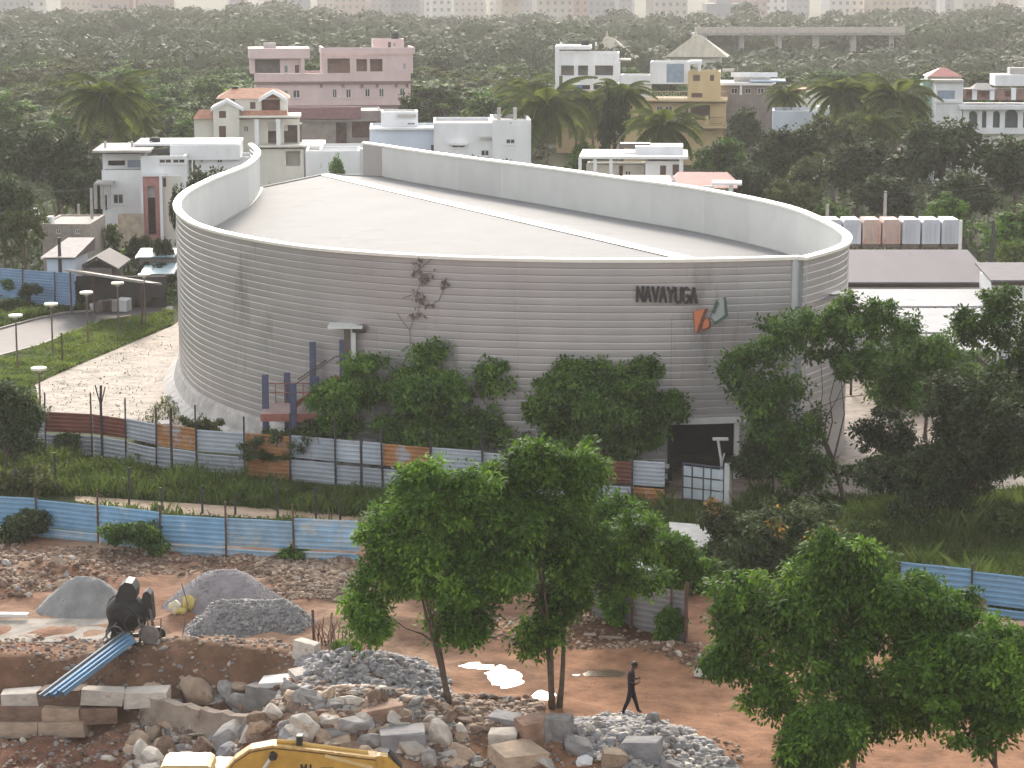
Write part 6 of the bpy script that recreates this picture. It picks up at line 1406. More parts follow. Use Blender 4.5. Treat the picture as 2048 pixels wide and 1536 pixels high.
# fine rubble that nobody could count
def rubble(name, poly, n, s0, s1, cols, seed, zoff=0.0, m=None, hfun=None):
    """small tetra-like chips, joined"""
    rng = np.random.default_rng(seed); W_ = [G(a, b) for a, b in poly] if not isinstance(poly[0], Vector) else poly; xs = [p.x for p in W_]; ys = [p.y for p in W_]
    X = rng.uniform(min(xs), max(xs), n * 3); Y = rng.uniform(min(ys), max(ys), n * 3); k = in_poly(X, Y, [(p.x, p.y) for p in W_]); X, Y = X[k][:n], Y[k][:n]; n = len(X)
    dens = vnoise(X, Y, .8, seed); kk = rng.uniform(size=n) < dens * 1.5; X, Y = X[kk], Y[kk]; n = len(X)
    Z = (gh(X, Y) if hfun is None else hfun(X, Y)) + zoff; s = rng.uniform(s0, s1, n) * rng.uniform(.5, 1.2, n)
    B0 = np.array([(-1, -1, -.5), (1, -1, -.4), (.9, 1, -.5), (-1, .9, -.4), (-.7, -.6, .6), (.6, -.7, .5), (.7, .6, .7), (-.6, .7, .5)]) * .5
    a = rng.uniform(0, 6.28, n); ca, sa = np.cos(a), np.sin(a); V = np.repeat(B0[None], n, 0) * (1 + rng.normal(scale=.18, size=(n, 8, 3)))
    V = V * s[:, None, None] * np.array([1, .8, .7]); x = V[..., 0] * ca[:, None] - V[..., 1] * sa[:, None]; y = V[..., 0] * sa[:, None] + V[..., 1] * ca[:, None]
    V = np.stack([x + X[:, None], y + Y[:, None], V[..., 2] + Z[:, None] + s[:, None] * .2], -1).reshape(-1, 3)
    f = np.array([(0, 1, 5, 4), (1, 2, 6, 5), (2, 3, 7, 6), (3, 0, 4, 7), (4, 5, 6, 7)]); F = (f[None] + (np.arange(n) * 8)[:, None, None]).reshape(-1, 4)
    mi = np.repeat(rng.integers(0, len(cols), n), 5)
    o = obj(name, np_mesh(name, V, F, [SM[c] for c in cols], mi=mi)); props(o, kind='stuff'); return o
rubble('rubble', [(500, 1112), (705, 1112), (720, 1200), (560, 1200)], 3800, .05, .22, 'ttn', 1)
rubble('rubble', [(-60, 1085), (560, 1118), (560, 1150), (330, 1150), (180, 1180), (-60, 1215)], 6000, .05, .22, 'tnn', 2)
rubble('rubble', [(-60, 1270), (700, 1290), (960, 1390), (1080, 1430), (1480, 1490), (1500, 1600), (-60, 1600)], 9000, .05, .2, 'tngn', 3)
rubble('rubble', [(900, 1220), (1420, 1290), (1440, 1345), (1200, 1300), (900, 1260)], 2200, .04, .18, 'nnt', 4)
rubble('rubble', [(900, 1280), (1450, 1350), (1900, 1420), (2100, 1600), (1450, 1600), (1100, 1420)], 700, .02, .05, 'tn', 5)
rubble('cobbles', [(590, 1325), (700, 1306), (840, 1322), (900, 1365), (890, 1405), (780, 1405), (600, 1370)], 3200, .14, .30, 'ggb', 6)
rubble('cobbles', [(1140, 1440), (1260, 1425), (1345, 1448), (1430, 1500), (1490, 1560), (1290, 1560), (1140, 1510)], 2600, .12, .30, 'ggbp', 7)
rubble('broken_stones', [(270, 1420), (560, 1390), (900, 1430), (980, 1560), (240, 1570)], 5200, .12, .42, 'ptgnn', 8)
rubble('broken_stones', [(900, 1400), (1080, 1405), (1100, 1450), (940, 1470)], 1500, .1, .3, 'nnt', 9)
# ------------------------------------------------------------------ gravel cones
def cone_pile(label, x0, x1, ytop, yb, m, seed, chips=None, dm=None, ridge=.25):
    g = G((x0 + x1) / 2, yb - 4); rx = (x1 - x0) / 2 * mpp(g.y); ry = dm or rx * .75; cy = g.y + ry * .7; top = W((x0 + x1) / 2, ytop, cy).z; z0 = gz(g.x, cy) - .2; hgt = top - z0
    n = 70; xs = np.linspace(-1.25, 1.25, n); X, Y = np.meshgrid(xs, xs)
    def hf(x, y):
        u = (x - g.x) / rx; v = (y - cy) / ry; q = np.sqrt(np.maximum(np.abs(u) - ridge * .6, 0) ** 2 / (1 - ridge * .6) ** 2 + v ** 2)
        ang = np.arctan2(v, u); q = q * (1 + .07 * np.sin(ang * 3 + seed) + .04 * np.sin(ang * 7 + seed * 2))
        h = np.clip(1 - q, 0, 1) - .10 * np.exp(-(q / .14) ** 2) - 2.5 * np.clip(q - 1.02, 0, 1); return z0 - .12 + hgt * h * 1.08 + .10 * (vnoise(x, y, 1.6, seed) - .5) * (q < 1.05) + .04 * (vnoise(x, y, 6, seed) - .5)
    XX, YY = g.x + X * rx, cy + Y * ry; Z = hf(XX, YY); i = np.arange(n * (n - 1)).reshape(n - 1, n)[:, :-1].ravel()
    V = np.stack([XX.ravel() - g.x, YY.ravel() - cy, Z.ravel()], 1); F = np.stack([i, i + 1, i + n + 1, i + n], 1)
    uu = (XX.ravel() - g.x) / rx; vv = (YY.ravel() - cy) / ry; qq = np.hypot(np.maximum(np.abs(uu) - ridge * .6, 0) / (1 - ridge * .6), vv); F = F[qq[F].max(1) < 1.10]
    t = obj('gravel_pile', np_mesh('gravel_pile', V, F, m, smooth=True), loc=(g.x, cy, 0)); props(t, label, 'pile')
    if chips:
        N_, s0, s1, cols = chips; k = 14; pl = [Vector((g.x + rx * 1.0 * math.cos(a), cy + ry * 1.0 * math.sin(a), 0)) for a in np.linspace(0, 6.28, k, endpoint=False)]
        o = rubble('gravel_stones', pl, N_, s0, s1, cols, seed, hfun=hf); o.location = (-g.x, -cy, 0); o.parent = t
    return t
sand_g = mat('quarry_dust_grey', (.235, .24, .235), rough=.95, var=.12, scale=1.5, bump=.02, bscale=18, c2=(.30, .30, .295), detail=9)
sand_p = mat('gravel_mauve', (.29, .265, .275), rough=.95, var=.14, scale=2, bump=.03, bscale=14, detail=9)
cone_pile('smooth grey dust cone behind the dark concrete mixer', 45, 275, 1143, 1243, sand_g, 3, chips=(900, .02, .07, 'gg'))
cone_pile('biggest grey gravel cone in front of the rubble strip', 300, 590, 1128, 1232, sand_p, 8, chips=(3500, .03, .08, 'ggb'))
cone_pile('coarse mauve gravel mound in front of the biggest cone', 338, 650, 1194, 1278, sand_p, 5, chips=(9000, .09, .2, 'gbg'), ridge=.7, dm=2.3)
# ------------------------------------------------------------------ walls and slabs of the pit
wall_c = mat('rough_concrete', (.33, .27, .22), rough=.95, var=.22, scale=1.2, bump=.05, bscale=4, dirt=((.19, .12, .09), .9, .56), detail=9)
def wall_run(name, cat, label, pxs, z0, top, th, m):
    pts = [P(a, b, top) for a, b in pxs]; b = MB()
    for i in range(len(pts) - 1): 
        p, q = pts[i], pts[i + 1]; n = 8
        for k in range(n):
            a, c = p.lerp(q, k / n), p.lerp(q, (k + 1) / n); d = (q - p).normalized(); nn = Vector((-d.y, d.x, 0)); j0 = .05 * math.sin(k * 2.3 + i); j1 = .05 * math.sin((k + 1) * 2.3 + i); e = Vector((0, 0, 1))
            A0, A1 = a + e * j0, c + e * j1; B0_, B1_ = A0 + nn * th, A1 + nn * th
            b.quad((A0.x, A0.y, z0), (A1.x, A1.y, z0), A1, A0); b.quad(A0, A1, B1_, B0_); b.quad((B1_.x, B1_.y, z0), (B0_.x, B0_.y, z0), B0_, B1_)
            if k == 0: b.quad((A0.x, A0.y, z0), A0, B0_, (B0_.x, B0_.y, z0))
            if k == n - 1: b.quad((A1.x, A1.y, z0), (B1_.x, B1_.y, z0), B1_, A1)
    return props(b.build(name, m), label, cat)
wall_run('low_wall', 'wall', 'low weathered concrete wall along the edge of the pit', [(278, 1392), (400, 1420), (520, 1440)], -2.6, -.75, .35, wall_c)
ms = thing('masonry_footing', 'old blocky masonry footing in the pit under the leaning blue sheets', 'wall', P(110, 1470, -2.0)); o_ = ms.location.copy(); rn = random.Random(12)
for r in range(3):
    x = -10 + r * 20
    while x < 275 - r * 60:
        w = rn.uniform(45, 110); c = P(x + w / 2, 1400 + rn.uniform(-3, 3), -.55 - r * .5) - o_; ww = w * mpp(75) / 2; c.y = .5 + rn.uniform(-.15, .1) - r * .2; o = obj('stone_block', rock(20 + rn.randrange(6), 'tnnp'[rn.randrange(4)]), ms, loc=(c.x, c.y, c.z - .25 + rn.uniform(-.06, .06)), rot=(rn.uniform(-.15, .15), rn.uniform(-.1, .1), rn.uniform(-.15, .15)), scale=(ww * 2.25, .9, .58)); x += w
pv_ = props(MB().build('tmp', wall_c), kind='stuff'); bpy.data.objects.remove(pv_)
b = MB(); pts = [P(a, c, .06) for a, c in ((-60, 1238), (225, 1236), (235, 1262), (215, 1282), (60, 1284), (-60, 1282))]; b.poly(pts); b.poly([(p.x, p.y, -.5) for p in pts][::-1])
for i in range(len(pts)): p, q = pts[i], pts[(i + 1) % len(pts)]; b.quad((p.x, p.y, -.5), (q.x, q.y, -.5), q, p)
props(b.build('concrete_pad', mat('pad_concrete', (.33, .30, .26), rough=.95, var=.25, scale=1.2, bump=.03, bscale=4, dirt=((.23, .16, .12), .9, .55), detail=9)), 'rough concrete pad in front of the grey dust cone', 'slab')
g = P(0, 1242); b = MB(); b.box(-3.2, 1.05, -.12, .15, .1, .22); o = b.build('white_plank', trim_m, loc=(g.x, g.y, .08)); o.rotation_euler = (0, 0, R(-1)); props(o, 'white painted plank lying on the concrete pad', 'plank')
# leaning blue sheets: folded channel profile, from (70,1405) up to (270,1275)
pA, pB = P(92, 1400, -.4), P(262, 1272, .75); sh = thing('blue_channel', 'long folded blue metal channels leaning from the mixer into the pit', 'metal sheet', pA); d = pB - pA; q = d.to_track_quat('Y', 'Z'); M_ = q.to_matrix().to_4x4(); ln = d.length
bl = mat('channel_blue', (.12, .235, .36), rough=.35, var=.15, scale=1, metal=.3, dirt=((.17, .20, .22), 1, .6)); bl2 = mat('channel_grey', (.16, .19, .22), rough=.4, var=.15, metal=.3)
for k, (x0, m_) in enumerate(((-.36, bl2), (-.02, bl), (.26, bl))):
    b = MB(); pr = [(0, .02), (.05, .16), (.12, .16), (.16, .04), (.22, .04), (.26, .14), (.31, .14), (.34, 0)]
    for (xa, za), (xb, zb) in zip(pr, pr[1:]):
        f = lambda x, y, z: M_ @ Vector((x0 + x, y, z + .05 * k))
        b.quad(f(xa, k * .15, za), f(xb, k * .15, zb), f(xb, ln - k * .2, zb), f(xa, ln - k * .2, za)); b.quad(f(xa, k * .15, za - .012), f(xa, ln - k * .2, za - .012), f(xb, ln - k * .2, zb - .012), f(xb, k * .15, zb - .012))
    b.build('channel', m_, sh)
# sacks and yellow bundles
def sack(label, px, yb, w, h, m, seed, group=None, lift=0.0):
    g = G(px, yb); s = mpp(g.y); rng = np.random.default_rng(seed); nu, nv = 14, 8; V = []
    for j in range(nv + 1):
        th = math.pi * j / nv
        for i in range(nu):
            a = 2 * math.pi * i / nu; p = np.array([math.sin(th) * math.cos(a), math.sin(th) * math.sin(a), math.cos(th)]); p = np.sign(p) * np.abs(p) ** .8; k = 1 + .2 * math.sin(3 * a + seed + 2 * th) + .13 * rng.normal(); V.append((p[0] * w * s / 2 * k, p[1] * w * s / 2.4 * k, p[2] * h * s / 2 * k))
    F = np.array([(j * nu + i, (j + 1) * nu + i, (j + 1) * nu + (i + 1) % nu, j * nu + (i + 1) % nu) for j in range(nv) for i in range(nu)])
    o = obj('sack', np_mesh('sack', np.array(V), F, m, smooth=True), loc=(g.x, g.y + w * s * .3, g.z + h * s * .42 + lift)); o.rotation_euler = (0, 0, seed); props(o, label, 'sack', group)
ysk = mat('yellow_sack', (.62, .50, .16), rough=.7, var=.2, scale=4); psk = mat('cream_sack', (.66, .60, .42), rough=.7, var=.15, scale=4); osk = mat('ochre_sack', (.50, .34, .12), rough=.8, var=.2, scale=4)
sack('bright yellow sack on the gravel behind the coarse mound', 376, 1224, 26, 30, ysk, 1); sack('cream sack beside the bright yellow sack', 350, 1228, 28, 24, psk, 2); sack('small yellow sack fallen between the two sacks', 362, 1232, 18, 14, ysk, 3)
sack('ochre crumpled sack by the upper end of the blue channels', 226, 1318, 34, 30, osk, 4); sack('small pale yellow bag under the blue channels', 134, 1386, 18, 16, psk, 5)
# ------------------------------------------------------------------ concrete mixer
mg = P(268, 1300); mx = thing('concrete_mixer', 'old black concrete mixer with raised hopper on the pit edge', 'mixer', (mg.x, mg.y, gz(mg.x, mg.y))); mk = mat('mixer_black', (.022, .02, .02), rough=.6, var=.3, scale=3, bump=.01); mgm = mat('mixer_dusty', (.15, .13, .12), rough=.8, var=.3, scale=3)
mpx = mpp(mg.y)
def mp_(px, py, y=0.0): return Vector(((px - 268) * mpx, y, (1300 - py) * mpx * .96))
b = MB()
for y in (-.55, .55): b.bar(mp_(215, 1290, y), mp_(322, 1284, y), .1, .14)
for px in (222, 312): b.bar(mp_(px, 1288, -.55), mp_(px, 1288, .55), .1, .1)
b.build('chassis', mk, mx)
for px, y in ((232, -.7), (232, .7), (310, -.7), (310, .7)):
    c = mp_(px, 1288, y); b = MB(); b.tube([c + Vector((0, -.08, 0)), c + Vector((0, .08, 0))], .3, 14); w_ = b.build('wheel', mk, mx); b = MB(); b.tube([c + Vector((0, -.1, 0)), c + Vector((0, .1, 0))], .12, 10); b.build('hub', mgm, w_)
b = MB(); c0, c1 = mp_(246, 1232, -.5), mp_(262, 1222, .6); ax = (c1 - c0); b.tube([c0, c0 + ax * .12, c0 + ax * .3, c0 + ax * .7, c0 + ax * .9, c1], [.38, .55, .68, .68, .5, .34], 18); b.build('drum', mk, mx, smooth=True)
b = MB(); b.tube([c0 + ax * .46, c0 + ax * .54], .74, 18); b.build('ring_gear', mgm, mx)
b = MB(); prf = [(215, 1262), (232, 1225), (238, 1190), (246, 1165), (258, 1155), (272, 1158), (280, 1172), (278, 1192), (262, 1200), (254, 1222), (246, 1262)]; b.prism([(mp_(x, y).x, mp_(x, y).z) for x, y in prf], -.42, .42); b.build('hopper', mk, mx)
b = MB(); prf = [(284, 1240), (288, 1200), (292, 1182), (300, 1176), (308, 1184), (310, 1205), (312, 1240)]; b.prism([(mp_(x, y).x, mp_(x, y).z) for x, y in prf], -.28, .28); b.build('engine_cover', mk, mx)
for k, (cx_, cy_, r_) in enumerate(((256, 1232, .5), (278, 1240, .34), (302, 1262, .26), (238, 1262, .3))):
    c = mp_(cx_, cy_, -.78); b = MB(); b.tube([c + Vector((r_ * math.cos(t), 0, r_ * math.sin(t))) for t in np.linspace(.2, 4.2 + k * .3, 14)], .035, 5); b.build('guard_hoop', mk if k < 2 else mgm, mx)
for px in (292, 302, 312): b = MB(); b.bar(mp_(px, 1230, -.5), mp_(px + 3, 1290, -.6), .035, .035); b.build('frame_rod', mgm, mx)
b = MB()
for t in range(7): b.bar(mp_(246 + t * 12, 1288 + (t % 3) * 5, -.9 - .1 * (t % 2)), mp_(258 + t * 11, 1306 - (t % 2) * 12, -.95), .04, .04)
b.build('loose_rods', mgm, mx)
for a, c in (((225, 1285), (250, 1185)), ((300, 1285), (262, 1180)), ((318, 1282), (305, 1215)), ((285, 1282), (300, 1220))): b = MB(); b.bar(mp_(*a, -.5), mp_(*c, -.3), .07, .07); b.build('strut', mk if a[0] < 300 else mgm, mx)
b = MB(); b.tube([mp_(270, 1262, -.75), mp_(290, 1240, -.8), mp_(318, 1250, -.75), mp_(322, 1285, -.7)], .03, 6); b.tube([mp_(255, 1290, -.75), mp_(290, 1306, -.8), mp_(330, 1300, -.7)], .03, 6); b.tube([mp_(300, 1235, -.6), mp_(330, 1230, -.6), mp_(328, 1280, -.6)], .025, 6); b.build('hose', mgm, mx)
b = MB(); b.tube([mp_(310, 1262, -.9), mp_(310, 1262, -.84)], .33, 14); b.build('pulley', mgm, mx)
b = MB(); b.bar(mp_(228, 1300, -.9), mp_(300, 1310, -.9), .05, .05); b.bar(mp_(212, 1276, -.6), mp_(240, 1240, -.6), .05, .05); b.bar(mp_(282, 1302, -.8), mp_(334, 1290, -.4), .05, .05); b.build('tow_bar', mgm, mx)
g_ = mp_(232, 1180); b = MB(); b.tube([(mg.x + 1.7, mg.y - .3, gz(mg.x, mg.y)), (mg.x + 1.95, mg.y, gz(mg.x, mg.y) + 1.5), (mg.x + 1.7, mg.y + .3, gz(mg.x, mg.y) + 2.2)], .02, 5); props(b.build('bent_bar', mgm), 'thin bent rod sticking up between mixer and coarse gravel mound', 'rod')
b = MB(); rn = random.Random(44)
# tall thin stakes and twig row
for i in range(26):
    px = rn.uniform(622, 745); py = 1288 + (px - 622) * .16 + rn.uniform(-8, 6); g = G(px, py); h_ = rn.uniform(.4, 1.2); l = rn.uniform(-.3, .3); bb = MB()
    bb.tube([(g.x, g.y, g.z - .05), (g.x + l * .4, g.y, g.z + h_ * .6), (g.x + l, g.y + rn.uniform(-.1, .1), g.z + h_)], [.02, .016, .008], 5); bb.tube([(g.x + l * .4, g.y, g.z + h_ * .6), (g.x + l * .4 + rn.uniform(-.25, .25), g.y, g.z + h_ * .95)], .009, 4)
    props(bb.build('twig', mat('twig_brown', (.13, .06, .045), var=.3)), 'dry reddish twig standing in the row on the soil bank', 'twig', 'row of dry twigs on the soil bank')
g = G(658, 1312); b = MB(); b.tube([(g.x, g.y, g.z - .1), (g.x + .12, g.y, g.z + 1.5)], .035, 6); props(b.build('stake', bark_pale), 'pale wooden stake leaning beside the angular pale boulder', 'stake')
g = G(628, 1290); b = MB(); b.tube([(g.x, g.y, g.z - .1), (g.x - .03, g.y, g.z + 1.25)], .05, 6); props(b.build('stake', rpost_m), 'thick dark red stake at the left end of the twig row', 'stake')
# kerb-like strips and planks on the dark bank
for px, py, w, lab in ((1225, 1280, 1.0, 'short pale plank lying on the dark bank beyond the road'), (1180, 1272, .45, 'small pale block lying on the dark bank')):
    g = G(px, py); b = MB(); b.box(-w / 2, w / 2, -.1, .1, 0, .06); o = b.build('plank', wall_c, loc=(g.x, g.y, g.z)); o.rotation_euler = (0, 0, -.15); props(o, lab, 'plank')
# ------------------------------------------------------------------ excavator (only cab roof and boom reach into the picture)
DE = 61.0; yel = mat('machine_yellow', (.50, .30, .06), rough=.45, var=.16, scale=1.5, dirt=((.22, .12, .05), 1.6, .62), detail=8); yel2 = mat('machine_yellow_pale', (.62, .47, .22), rough=.4, var=.1, scale=2)
ex = thing('excavator', 'yellow excavator with raised boom at the bottom edge of the picture', 'excavator', (W(500, 1500, DE).x, DE, 0)); eo = ex.location.copy()
def E(px, py, y=0.0): return W(px, py, DE + y) - eo
cabx0, cabx1 = E(318, 1530).x, E(425, 1530).x; zc = E(370, 1530).z
b = MB(); e = .16; pr = [(cabx0, zc - .22), (cabx0 + .05, zc - .04), (cabx0 + e, zc + .03), (cabx1 - e, zc + .03), (cabx1 - .05, zc - .04), (cabx1, zc - .22)]; b.prism(pr, -.1, .95); b.build('cab_roof', yel2, ex)
cab = MB()
for x in (cabx0 + .03, cabx1 - .11):
    for y in (-.05, .82): cab.box(x, x + .08, y, y + .08, 1.0, zc - .22)
cab.build('cab_frame', yel, ex)
b = MB(); b.box(cabx0 + .115, cabx1 - .115, 0, .02, 1.15, zc - .23); b.build('windscreen', glass_m, ex)
for x in (cabx0 + .05, cabx1 - .06): b = MB(); b.box(x, x + .01,   .035, .81, 1.15, zc - .23); b.build('side_window', glass_m, ex)
b = MB(); b.box(cabx0 + .02, cabx1 - .02, -.06, .94, .75, 1.1); b.build('cab_body', yel, ex)
b = MB(); b.box(cabx0 - .1, cabx1 + 1.6, -.2, 3.0, .62, .98); b.box(cabx0 - .1, cabx1 + 1.6, 1.6, 3.0, .98, 1.25); b.build('upper_body', yel, ex)
for y in (-.2, 2.3):
    b = MB(); pr = [(-2.9, -.3), (-2.9, .1), (-2.6, .4), (1.6, .4), (1.9, .1), (1.9, -.3), (1.6, -.55), (-2.6, -.55)]; b.prism([(x, z) for x, z in pr], y, y + .55); b.v = [(x, yy, z + .0 + gz(eo.x, eo.y) + .55) for x, yy, z in b.v]; b.build('track', mk, ex)
b = MB(); b.box(-1.2, .6, .4, 2.2, .3, .62); b.build('undercarriage', mk, ex)
boom_top = [(x, y + 9) for x, y in [(440, 1548), (470, 1512), (500, 1492), (545, 1484), (575, 1487), (622, 1492), (700, 1502), (752, 1508)]]
boom_bot = [(752, 1548), (690, 1552), (620, 1560), (560, 1570), (500, 1590), (440, 1610)]
b = MB(); poly = [(E(x, y).x, E(x, y).z) for x, y in boom_top + boom_bot]; b.prism(poly, .0, .42); b.build('boom', yel, ex)
b = MB()
for p, q in zip(boom_top, boom_top[1:]): a, c = E(*p), E(*q); b.bar((a.x, .21, a.z + .02), (c.x, .21, c.z + .02), .5, .06)
b.build('boom_flange', mat('machine_yellow_worn', (.52, .34, .12), rough=.55, var=.3, scale=4, dirt=((.12, .07, .035), 3.0, .56)), ex)
b = MB()
for p, q in zip(boom_top, boom_top[1:]): a, c = E(*p), E(*q); b.bar((a.x, -.004, a.z - .05), (c.x, -.004, c.z - .05), .02, .03)
b.build('boom_edge_line', mat('edge_line_brown', (.12, .07, .03), rough=.6), ex)  # thin darker line along the boom side just below the flange
b = MB(); b.tube([(E(552, 1497).x, .21, E(552, 1497).z + .14), (E(590, 1498).x, .21, E(590, 1498).z + .12), (E(625, 1505).x, .21, E(625, 1505).z + .12), (E(735, 1519).x, .21, E(735, 1519).z + .12)], .07, 8); b.build('arm_cylinder', yel, ex)
b = MB(); b.box(E(592, 1488).x, E(604, 1488).x, 0.1, .34, E(600, 1494).z, E(600, 1482).z + .1); b.build('cylinder_bracket', mk, ex)
b = MB(); b.bar((E(650, 1511).x, -.012, E(650, 1511).z), (E(745, 1535).x, -.012, E(745, 1535).z), .03, .09); b.build('side_stripe', yel2, ex)
b = MB(); a, c = E(545, 1512, -.15), E(520, 1548, -.15); b.tube([(a.x, -.15, a.z), (c.x, -.15, c.z)], .05, 8); b.build('piston_rod', trim_m, ex)
b = MB(); b.tube([(a.x, -.3, a.z), (a.x, .02, a.z)], .09, 10); b.tube([(a.x + .06, -.28, a.z - .02), (a.x + .06, .02, a.z - .02)], .07, 8); b.build('pin', mk, ex)
st_ = [(735, 1518), (758, 1513), (775, 1515), (800, 1536), (830, 1600), (800, 1610), (760, 1560)]
b = MB(); b.prism([(E(x, y).x, E(x, y).z) for x, y in st_], .04, .38); b.build('arm', yel, ex)
b = MB(); b.bar((E(776, 1506).x, .21, E(776, 1506).z), (E(803, 1538).x, .21, E(803, 1538).z), .3, .05); b.build('arm_edge', mk, ex)
Mx = Matrix.Translation((E(603, 1546).x, -.012, E(603, 1546).z))
GLY.update({'H': [[(0, 0), (0, 1)], [(1, 0), (1, 1)], [(0, .5), (1, .5)]], 'I': [[(.5, 0), (.5, 1)]], 'E': [[(0, 0), (0, 1)], [(0, 1), (1, 1)], [(0, .5), (.8, .5)], [(0, 0), (1, 0)]], 'M': [[(0, 0), (0, 1)], [(0, 1), (.5, .4)], [(.5, .4), (1, 1)], [(1, 1), (1, 0)]]})
for i, ch in enumerate('MI'): stroke_letter(ch, .13, .24, .05, Matrix.Translation((i * .19, 0, 0)) @ Mx, 'letter', mk, ex, dep=.01)
b = MB(); b.box(E(641, 1535).x, E(668, 1535).x, -.01, -.001, E(640, 1548).z, E(640, 1535).z); b.build('lettering_bar', mk, ex)
# ------------------------------------------------------------------ the walking person
def skin_mesh(name, verts, edges, radii, mats, pick, levels=1):
    me = bpy.data.meshes.new(name); me.from_pydata(verts, edges, []); ob = bpy.data.objects.new(name, me); COL.objects.link(ob)
    ob.modifiers.new('s', 'SKIN')
    if not me.skin_vertices: 
        raise RuntimeError('no skin layer')
    for i, r in enumerate(radii): me.skin_vertices[0].data[i].radius = (r, r) if not isinstance(r, tuple) else r
    me.skin_vertices[0].data[0].use_root = True
    sb = ob.modifiers.new('u', 'SUBSURF'); sb.levels = levels; sb.render_levels = levels
    dg = bpy.context.evaluated_depsgraph_get(); out = bpy.data.meshes.new_from_object(ob.evaluated_get(dg)); out.name = name
    bpy.data.objects.remove(ob); out.materials.clear()
    for m in mats: out.materials.append(m)
    for p in out.polygons: p.material_index = pick(p.center); p.use_smooth = True
    return out
pg_ = G(1262, 1430); per = thing('person', 'person in dark clothes walking right and looking down at a phone', 'person', pg_)
skin_m = mat('skin_brown', (.10, .052, .035), rough=.7, var=.06); shirt_m = mat('shirt_dark', (.014, .010, .012), rough=.9, var=.3, scale=9); trou_m = mat('trousers_dark', (.010, .010, .014), rough=.9); hair_m = mat('hair_black', (.008, .007, .007), rough=.6); shoe_m = mat('shoe_brown', (.09, .045, .04), rough=.6)
# x = walking direction (right), y = depth, z = up; pelvis first
pv = [(0, 0, .93), (.0, 0, 1.08), (-.01, 0, 1.25), (.0, 0, 1.40), (.03, 0, 1.49), (.06, 0, 1.56),           # 0-5 spine, neck
      (-.01, -.15, 1.385), (-.07, -.20, 1.13), (.12, -.17, 1.06), (.19, -.13, 1.09),                         # 6-9 near arm: shoulder elbow wrist palm
      (-.01, .15, 1.385), (-.02, .21, 1.14), (.17, .12, 1.16), (.24, .07, 1.19),                             # 10-13 far arm
      (0, -.09, .88), (-.10, -.10, .50), (-.27, -.10, .10), (-.17, -.10, .04),                                # 14-17 rear leg
      (0, .09, .88), (.12, .09, .50), (.24, .09, .09), (.36, .09, .045)]                                      # 18-21 front leg
pe = [(0, 1), (1, 2), (2, 3), (3, 4), (4, 5), (3, 6), (6, 7), (7, 8), (8, 9), (3, 10), (10, 11), (11, 12), (12, 13), (0, 14), (14, 15), (15, 16), (16, 17), (0, 18), (18, 19), (19, 20), (20, 21)]
pr_ = [(.12, .15), (.105, .135), (.115, .155), (.10, .14), .055, .05, .062, .044, .032, .030, .062, .044, .032, .030, .088, .060, .042, .034, .088, .060, .042, .034]
def pick(c):
    if c.z < .085: return 3
    if c.z < .97: return 2
    if c.z > 1.47: return 0
    if c.x > .07 and abs(c.y) > .03 and c.z < 1.25 and (c.x - .0) > .1: return 0
    return 1
pr_ = [tuple(v * 1.22 for v in r) if isinstance(r, tuple) else r * 1.3 for r in pr_]
body = skin_mesh('body', pv, pe, pr_, [skin_m, shirt_m, trou_m, shoe_m], pick); obj('body', body, per)
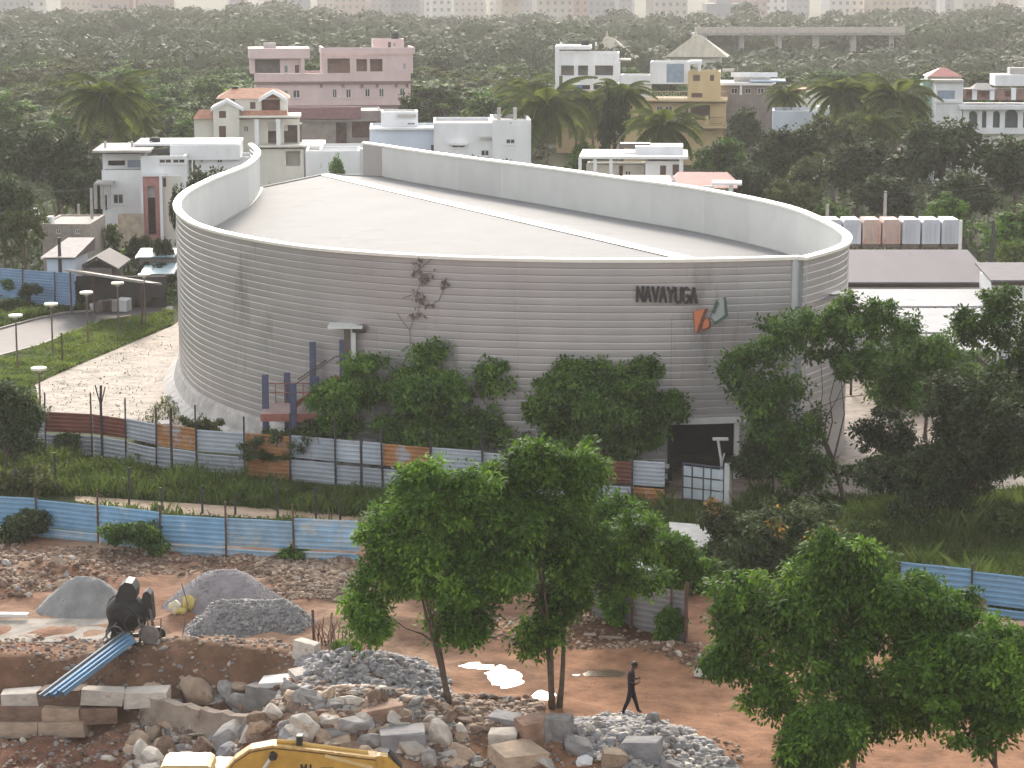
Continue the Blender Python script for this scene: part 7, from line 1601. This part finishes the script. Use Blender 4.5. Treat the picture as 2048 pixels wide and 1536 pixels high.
# head: skull, jaw, nose, ears; turned down
hm_ = Matrix.Translation((.095, 0, 1.625)) @ Matrix.Rotation(R(28), 4, 'Y')
bm = bmesh.new(); bmesh.ops.create_uvsphere(bm, u_segments=20, v_segments=14, radius=1)
for v in bm.verts:
    x, y, z = v.co; k = 1 - .22 * max(0, -z) ; x2 = x * .098 * (k + .02); y2 = y * .076 * k; z2 = z * .118
    if x > .75 and -.35 < z < .15 and abs(y) < .25: x2 += .022 * (1 - abs(y) / .25)
    if x > .6 and .15 < z < .35 and .2 < abs(y) < .55: x2 -= .008
    if x > .5 and z < -.55: x2 += .012
    v.co = (x2, y2, z2)
bm.transform(hm_); hme = bpy.data.meshes.new('head'); bm.to_mesh(hme); bm.free(); hme.materials.append(skin_m); [setattr(p, 'use_smooth', True) for p in hme.polygons]; hd = obj('head', hme, per)
for s_ in (-1, 1):
    b = MB(); b.lathe([(0, -.03), (.016, -.02), (.02, .01), (.012, .03), (0, .034)], 8); b.v = [tuple(hm_ @ Vector((x * .9 - .005, y * .5 + s_ * .078, z))) for x, y, z in b.v]; b.build('ear', skin_m, hd, smooth=True)
    b = MB(); b.box(.082, .092, s_ * .03 - .011, s_ * .03 + .011, .008, .018, 0, hm_); b.build('eye', hair_m, hd)
b = MB(); b.box(.086, .094, -.02, .02, -.052, -.045, 0, hm_); b.build('mouth', mat('lips', (.12, .05, .045)), hd)
bm = bmesh.new(); bmesh.ops.create_uvsphere(bm, u_segments=18, v_segments=12, radius=1); rn = random.Random(2)
for v in bm.verts:
    x, y, z = v.co; k = 1.0 + rn.uniform(-.03, .05)
    if z < -.15: z = -.15 + (z + .15) * .25
    if x > .55 and z < .45: x = .55
    v.co = (x * .112 * k - .010, y * .089 * k, z * .135 * k + .012)
bm.transform(hm_); hme = bpy.data.meshes.new('hair'); bm.to_mesh(hme); bm.free(); hme.materials.append(hair_m); [setattr(p, 'use_smooth', True) for p in hme.polygons]; obj('hair', hme, per)
# fingers, curled round the phone
for (cx, cy, cz), sy in (((.19, -.13, 1.09), 1), ((.24, .07, 1.19), -1)):
    b = MB()
    for k, L_f in enumerate((.065, .075, .07, .055)):
        z = cz + .028 - k * .019; b.tube([(cx + .01, cy, z), (cx + .045, cy + sy * .01, z), (cx + .06, cy + sy * L_f * .5, z - .004), (cx + .05, cy + sy * L_f * .85, z - .006)], [.0095, .009, .008, .006], 6)
    b.tube([(cx - .005, cy, cz + .03), (cx + .02, cy + sy * .02, cz + .055), (cx + .035, cy + sy * .04, cz + .06)], [.011, .01, .008], 6); b.build('fingers', skin_m, per, smooth=True)
b = MB(); b.box(-.005, .005, -.036, .036, -.07, .07); o = b.build('phone', hair_m, loc=(pg_.x + .262, pg_.y - .045, pg_.z + 1.135)); o.rotation_euler = (0, R(-35), 0); props(o, 'small dark phone held in front of the walking person', 'phone')
